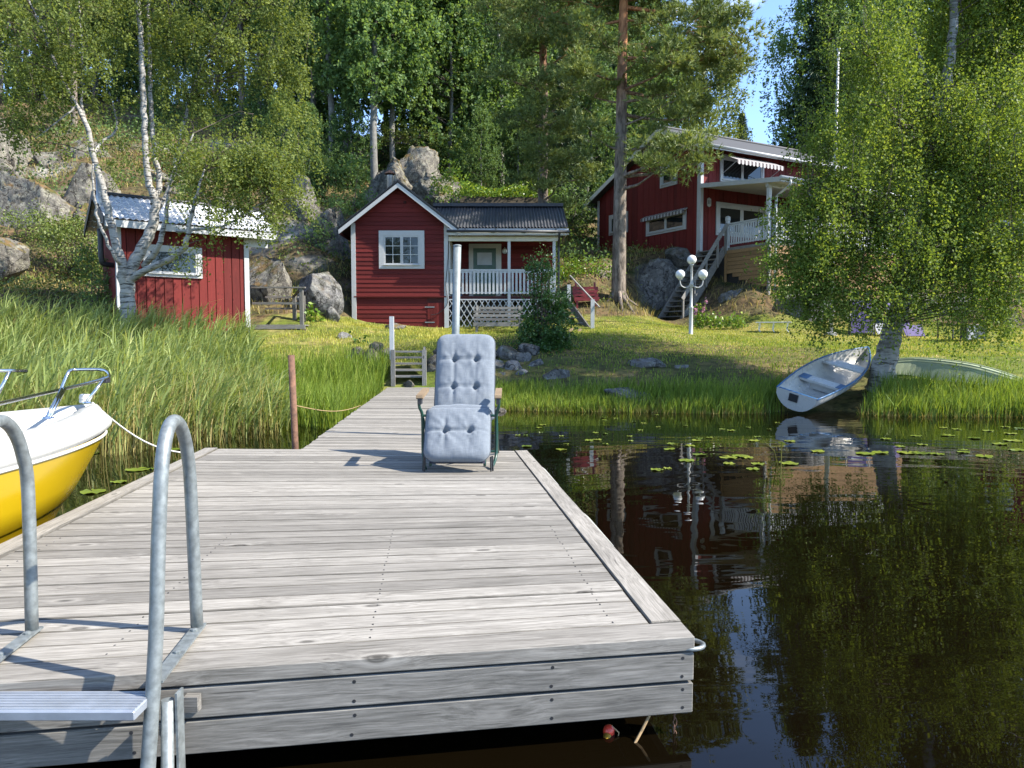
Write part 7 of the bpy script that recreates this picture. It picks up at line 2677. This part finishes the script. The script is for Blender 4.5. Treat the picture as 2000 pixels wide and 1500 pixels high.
def region(rng, n, x0, x1, y0, y1, cond, on='ground'):
    xs, ys, zs = [], [], []
    got = 0
    while got < n:
        x = rng.uniform(x0, x1, n)
        y = rng.uniform(y0, y1, n)
        z = height(x, y)
        k = cond(x, y, z)
        xs.append(x[k])
        ys.append(y[k])
        zs.append(z[k])
        got += k.sum()
        if k.sum() == 0: break
    return np.stack([np.concatenate(xs)[:n], np.concatenate(ys)[:n], np.concatenate(zs)[:n]], 1)


def stuff(name, label, v, q, t, tint, mat):
    o = new_obj(name, np_mesh(name, v, quads=q, tris=t, tint=tint, mat=M[mat]))
    return tag(o, label, kind='stuff')


rng = np.random.default_rng(900)


def patch(x, y, s=1.0, o=0.0):
    return .5 + .5 * np.sin(x * 1.7 * s + np.sin(y * 1.3 * s + o) * 1.6) * np.sin(y * 1.9 * s + np.cos(x * 1.1 * s + o))


def boat_free(x, y):
    ok = np.ones(len(x), bool)
    for (ax_, ay), (bx_, by), r_ in (((5.4, 13.6), (7.5, 16.3), .85), ((8.4, 16.5), (11.5, 14.8), .45)):
        dx, dy = bx_ - ax_, by - ay
        t = np.clip(((x - ax_) * dx + (y - ay) * dy) / (dx * dx + dy * dy), 0, 1)
        ok &= np.hypot(x - ax_ - t * dx, y - ay - t * dy) > r_ * (.7 + .45 * np.abs(np.sin(x * 13.1 + y * 7.7)))
    return ok


# tall bright shore grass (right), and the lower fringe left of the walkway
b = region(rng, 21000, -.9, 13, 13.0, 16.6, lambda x, y, z: (z > -.10) & (z < .33) & (rng.uniform(0, 1, len(x)) < .25 + .75 * patch(x, y, 1.2)) & boat_free(x, y))
sc = .55 + .45 * np.clip((b[:, 0] + 1) / 9, 0, 1)
v, q, t, tn = blades(b, rng.uniform(.22, .62, len(b)) * sc, rng.uniform(.010, .022, len(b)), np.array([.08, -.05]), rng, .30)
stuff('shore_grass', 'tall bright green grass along the waterline', v, q, t, tn, 'grass')
b = region(rng, 9000, -6.5, -2.75, 11.5, 17.2, lambda x, y, z: (x < -2.72 - (y - 12) * .02) & (y > 13.0 - (x + 4.5) * .9))
b[:, 2] = np.maximum(b[:, 2], -.05)
v, q, t, tn = blades(b, rng.uniform(.30, .85, len(b)), rng.uniform(.010, .02, len(b)), np.array([.12, -.05]), rng, .28)
stuff('shore_grass', 'bright green grass between the reeds and the walkway', v, q, t, tn, 'grass')
b = region(rng, 7000, -1.2, 14, 13.0, 16.0, lambda x, y, z: (z > -.12) & (z < .10) & boat_free(x, y))
v, q, t, tn = blades(b, rng.uniform(.06, .30, len(b)), rng.uniform(.008, .016, len(b)), np.array([.05, -.25]), rng, .6)
stuff('dead_shore_grass', 'brown matted grass and roots along the waterline', v, q, t, tn * .7, 'dry')
# bank grass
b = region(rng, 9000, -1.5, 13, 15.2, 21.5, lambda x, y, z: (z > .45) & (z < 1.75) & boat_free(x, y) & (rng.uniform(0, 1, len(x)) < .2 + .8 * patch(x, y, .9, 1)))
v, q, t, tn = blades(b, rng.uniform(.03, .12, len(b)), rng.uniform(.010, .022, len(b)), np.array([.05, -.2]), rng, .45)
stuff('bank_grass', 'rough grass covering the shaded bank', v, q, t, tn, 'grass')
b = region(rng, 11000, -7.8, -.5, 16.2, 25.8, lambda x, y, z: (z > .3) & (z < 2.2) & (x > -7.0 + (y - 18) * .1) & ~((x > -2.9) & (x < -1.3) & (y < 17.4)) & (rng.uniform(0, 1, len(x)) < .15 + .85 * patch(x, y, .9, 3)))
v, q, t, tn = blades(b, rng.uniform(.03, .13, len(b)), rng.uniform(.010, .02, len(b)), np.array([.05, -.2]), rng, .5)
stuff('bank_grass', 'dry and green grass on the bank before the red cabin', v, q, t, tn * .8 + .2, 'lawn')
# mown lawn
b = region(rng, 60000, -2.5, 18, 17.5, 27, lambda x, y, z: (z > 1.0) & (z < 2.25) & boat_free(x, y) & ((y > 20.0 + .4 * np.sin(x * 1.7)) | (x > 8.2) | (rng.uniform(0, 1, len(x)) < .35)))
tint = np.clip(.34 + .5 * patch(b[:, 0], b[:, 1], .7, 2) + rng.normal(size=len(b)) * .15, 0, 1)
v, q, t, tn = blades(b, rng.uniform(.015, .045, len(b)), rng.uniform(.012, .024, len(b)), np.array([0, -.1]), rng, .6, tint)
stuff('lawn', 'sunlit mown lawn with dry patches', v, q, t, tn, 'lawn')
# dry tufts and low plants over the hill
b = region(rng, 26000, -24, 14, 20, 40, lambda x, y, z: (z > 2.2) & (rng.uniform(0, 1, len(x)) < .1 + .9 * patch(x, y, .6, 5) ** 1.5))
v, q, t, tn = blades(b, rng.uniform(.10, .38, len(b)), rng.uniform(.014, .03, len(b)), np.array([.1, -.2]), rng, .6)
stuff('dry_grass', 'dry straw-coloured grass tufts over the rocky hill', v, q, t, tn, 'dry')
b = region(rng, 5200, -26, 18, 20, 48, lambda x, y, z: (z > 2.6) & (rng.uniform(0, 1, len(x)) < patch(x, y, .5, 8) ** 1.3) & ~((x > 6.5) & (x < 16) & (y > 25) & (y < 42)))
c = clump_leaves(rng, b + np.array([0, 0, .10]), 9, .17)
v, q = leaf_arrays(c, .10, rng, .65)
tn = np.clip(np.repeat(rng.beta(2, 2, len(b)), 9), 0, 1)
o = new_obj('undergrowth', np_mesh('undergrowth', v, quads=q, tint=tn, mat=M['leaf_juniper']))
tag(o, 'low berry scrub covering the forest floor', kind='stuff')
b = region(rng, 4200, -22, 22, 28, 55, lambda x, y, z: (z > 4) & (rng.uniform(0, 1, len(x)) < patch(x, y, .45, 11)) & ~((x > 4) & (x < 17) & (y > 27) & (y < 43)))
c = clump_leaves(rng, b + np.array([0, 0, .3]), 10, .28)
v, q = leaf_arrays(c, .13, rng, .65)
o = new_obj('forest_undergrowth', np_mesh('forest_undergrowth', v, quads=q, tint=np.repeat(rng.beta(2, 2, len(b)), 10), mat=M['leaf_dark']))
tag(o, 'dark leafy undergrowth between the trunks of the wood', kind='stuff')


# reeds: upright stems with long leaves bending in the wind
def in_poly(x, y, poly):
    r_ = np.zeros(len(x), bool)
    j = len(poly) - 1
    for i in range(len(poly)):
        xi, yi = poly[i]
        xj, yj = poly[j]
        c_ = ((yi > y) != (yj > y)) & (x < (xj - xi) * (y - yi) / (yj - yi + 1e-12) + xi)
        r_ ^= c_
        j = i
    return r_


RP = [(-11, 8.9), (-6.6, 8.5), (-4.9, 8.9), (-4.1, 10.0), (-3.45, 11.4), (-4.2, 13.0), (-5.0, 14.6), (-5.7, 16.6), (-6.6, 18.6), (-9.0, 19.0), (-13, 18.6), (-19, 17.5), (-19, 12)]
b = region(rng, 4700, -19, -3, 8, 19.2, lambda x, y, z: in_poly(x, y, RP) & (rng.uniform(0, 1, len(x)) < np.clip((y - 7.6) / 2.2, .3, 1)))
b[:, 2] = np.maximum(b[:, 2], -.15)
Ht = .86 * rng.uniform(.70, 1.75, len(b)) * (.78 + .34 * patch(b[:, 0], b[:, 1], .8, 4)) * np.clip(1 - (b[:, 1] - 14.5) * .12, .5, 1) * np.clip(.62 + .42 * (-b[:, 0] - 3.6) / 2.6, .55, 1.08)
n = len(b)
v1, q1, t1, tn1 = blades(b, Ht, np.full(n, .012), np.array([.05, 0]), rng, .10, rng.uniform(.25, .9, n))
ml = 6
bb = np.repeat(b, ml, axis=0)
hf = rng.uniform(.32, 1.0, n * ml)
bb = bb + np.array([0, 0, 1]) * (np.repeat(Ht, ml) * hf)[:, None] * .93
lean = np.array([.95, -.25])
L_ = rng.uniform(.30, .68, n * ml)
v2, q2, t2, tn2 = blades(bb, L_, rng.uniform(.016, .032, n * ml), lean, rng, .60, np.clip(rng.beta(2, 2.2, n * ml) * .75 + .1 * hf, 0, 1))
k = len(v1)
v = np.concatenate([v1, v2])
q = np.concatenate([q1, q2 + k])
t = np.concatenate([t1, t2 + k])
tn = np.concatenate([tn1[:n], tn2[:n * ml], tn1[n:], tn2[n * ml:]])
stuff('reeds', 'dense bed of reeds bending in the wind at the left shore', v, q, t, tn, 'reed')
# thin dead stalks
b = region(rng, 3800, -12, -3.4, 8.4, 15.5, lambda x, y, z: in_poly(x, y, RP))
b[:, 2] = -.1
v, q, t, tn = blades(b, rng.uniform(.45, 1.35, len(b)), np.full(len(b), .010), np.array([.12, 0]), rng, .32)
stuff('dead_reed_stalks', 'pale dead stalks among the reeds', v, q, t, tn, 'dry')


# ---------------------------------------------------------------- lily pads and the sprig in the water
def pad_mesh(seed):
    rg = random.Random(seed)
    mb = MB()
    n = 18
    for ring, f in ((0, 1.0),):
        top = [Vector((0, 0, .004))]
        bot = [Vector((0, 0, .0))]
        for k in range(n + 1):
            an = .16 + (2 * math.pi - .32) * k / n
            r_ = 1 + .05 * math.sin(3 * an + seed) + rg.uniform(-.03, .03)
            zz = .006 + .010 * rg.uniform(-.5, 1)
            top.append(Vector((r_ * math.cos(an), r_ * .92 * math.sin(an), zz)))
            bot.append(Vector((r_ * math.cos(an), r_ * .92 * math.sin(an), zz - .003)))
    m = len(top)
    mb.v = top + bot
    for k in range(1, m - 1):
        mb.f.append((0, k, k + 1))
        mb.f.append((m, m + k + 1, m + k))
        mb.f.append((k, m + k, m + k + 1, k + 1))
    me = bpy.data.meshes.new('lily_pad')
    me.from_pydata([tuple(p) for p in mb.v], [], mb.f)
    a = me.attributes.new('tint', 'FLOAT', 'FACE')
    a.data.foreach_set('value', np.full(len(me.polygons), rg.uniform(.1, .9), dtype=np.float32))
    me.materials.append(M['lily'])
    return me


PADS = [pad_mesh(s) for s in range(6)]
rg = random.Random(8)


def pad(px, py, w_px, label, group):
    p = gr(px, py, 0)
    o = new_obj('lily_pad', rg.choice(PADS))
    r_ = w_px / 2 / FPX * p.y
    o.location = (p.x, p.y, .001 + rg.uniform(0, .004))
    o.scale = (r_, r_, 1)
    o.rotation_euler = (0, 0, rg.uniform(0, 6.28))
    return tag(o, label, 'lily pad', group)


for px, py, w_, lb in ((181, 961, 50, 'largest lily pad at the dock edge near the yellow boat'), (268, 918, 44, 'lily pad farther along the dock edge before the reeds'), (232, 942, 30, 'small lily pad between the two larger ones at the dock edge'), (340, 879, 26, 'lily pad by the mooring rope'), (178, 886, 30, 'pale lily pad half under the reeds by the yellow bow'), (300, 916, 16, 'tiny lily pad touching the one before the reeds')):
    pad(px, py, w_, lb, None)
GL, LL = 'lily pads scattered on the open water', 'small yellow-green lily pad scattered on the water right of the dock'
_pp = [(1032, 873, 26), (1095, 879, 28), (1150, 861, 22), (1170, 859, 20), (1108, 869, 14), (1160, 846, 16), (1182, 847, 14), (1185, 868, 16), (1097, 852, 12), (1230, 854, 14), (1233, 861, 14), (1310, 868, 18), (1308, 879, 28), (1345, 872, 26), (1367, 858, 18), (1385, 856, 16), (1362, 862, 22), (1368, 888, 32), (1343, 901, 40), (1285, 919, 30), (1302, 916, 20),
       (1420, 893, 44), (1445, 892, 40), (1460, 895, 30), (1423, 906, 30), (1480, 907, 32), (1473, 918, 34), (1540, 907, 46), (1470, 861, 28), (1545, 863, 26), (1430, 842, 20), (1408, 838, 16), (1462, 835, 12), (1250, 840, 14), (1286, 835, 12), (1340, 832, 12), (1060, 830, 18), (1053, 836, 16), (1055, 846, 10), (1010, 850, 14), (1028, 850, 12), (1180, 816, 12), (1202, 817, 12), (1183, 822, 12), (1280, 810, 12), (1240, 825, 10), (1255, 828, 14),
       (1600, 882, 34), (1690, 886, 46), (1720, 885, 40), (1770, 884, 50), (1800, 886, 44), (1830, 888, 34), (1920, 893, 40), (1880, 884, 30), (1730, 857, 26), (1790, 852, 26), (1850, 851, 30), (1880, 880, 28), (1950, 868, 34), (1905, 857, 28), (1980, 861, 40), (1975, 848, 30), (1930, 842, 26), (1870, 838, 22), (1960, 834, 22), (1990, 838, 22), (1840, 836, 20), (1800, 868, 24), (1760, 872, 24), (1480, 854, 18), (1505, 840, 12), (1520, 825, 12), (1985, 880, 36)]
for px, py, w_ in _pp:
    pad(px + rg.uniform(-3, 3), py + rg.uniform(-1, 1), w_ * .82, LL, GL)

root = thing('water_sprig', 'thin bare twig with a yellow tip standing out of the water among lily pads', 'twig', gr(1523, 935, 0))
p = gr(1523, 935, 0)
MB().tube([p - Vector((0, 0, .2)), p + Vector((.01, 0, .2)), at(1527, 862, p.y)], [.008, .006, .004], 5).build('stem', M['dry'], root, world=True)
MB().tube([gr(1517, 905, 0), at(1512, 880, p.y + .6), at(1492, 861, p.y + .6)], [.006, .005, .003], 5).build('stem', M['dry'], root, world=True)
v, q = leaf_arrays(np.array([tuple(at(1527, 866, p.y)), tuple(at(1526, 872, p.y)), tuple(at(1529, 868, p.y))]), .10, np.random.default_rng(3), .35)
new_obj('leaf', np_mesh('leaf', v - np.array(WM[root].translation), quads=q, tint=np.full(len(q), .8), mat=M['lily']), root)

# fallen branches on the ground by the porch stairs
for i, (a, b_) in enumerate((((1104, 655, 23.0), (1118, 642, 23.4)), ((1124, 654, 22.8), (1134, 643, 23.1)))):
    p, q_ = at(*a), at(*b_)
    tag(MB().bar(p, q_, .07, .05).build('plank_offcut', M['armwood'], None), 'short pale plank leaning in the grass below the porch stairs, the %s one' % ('left', 'right')[i], 'plank')
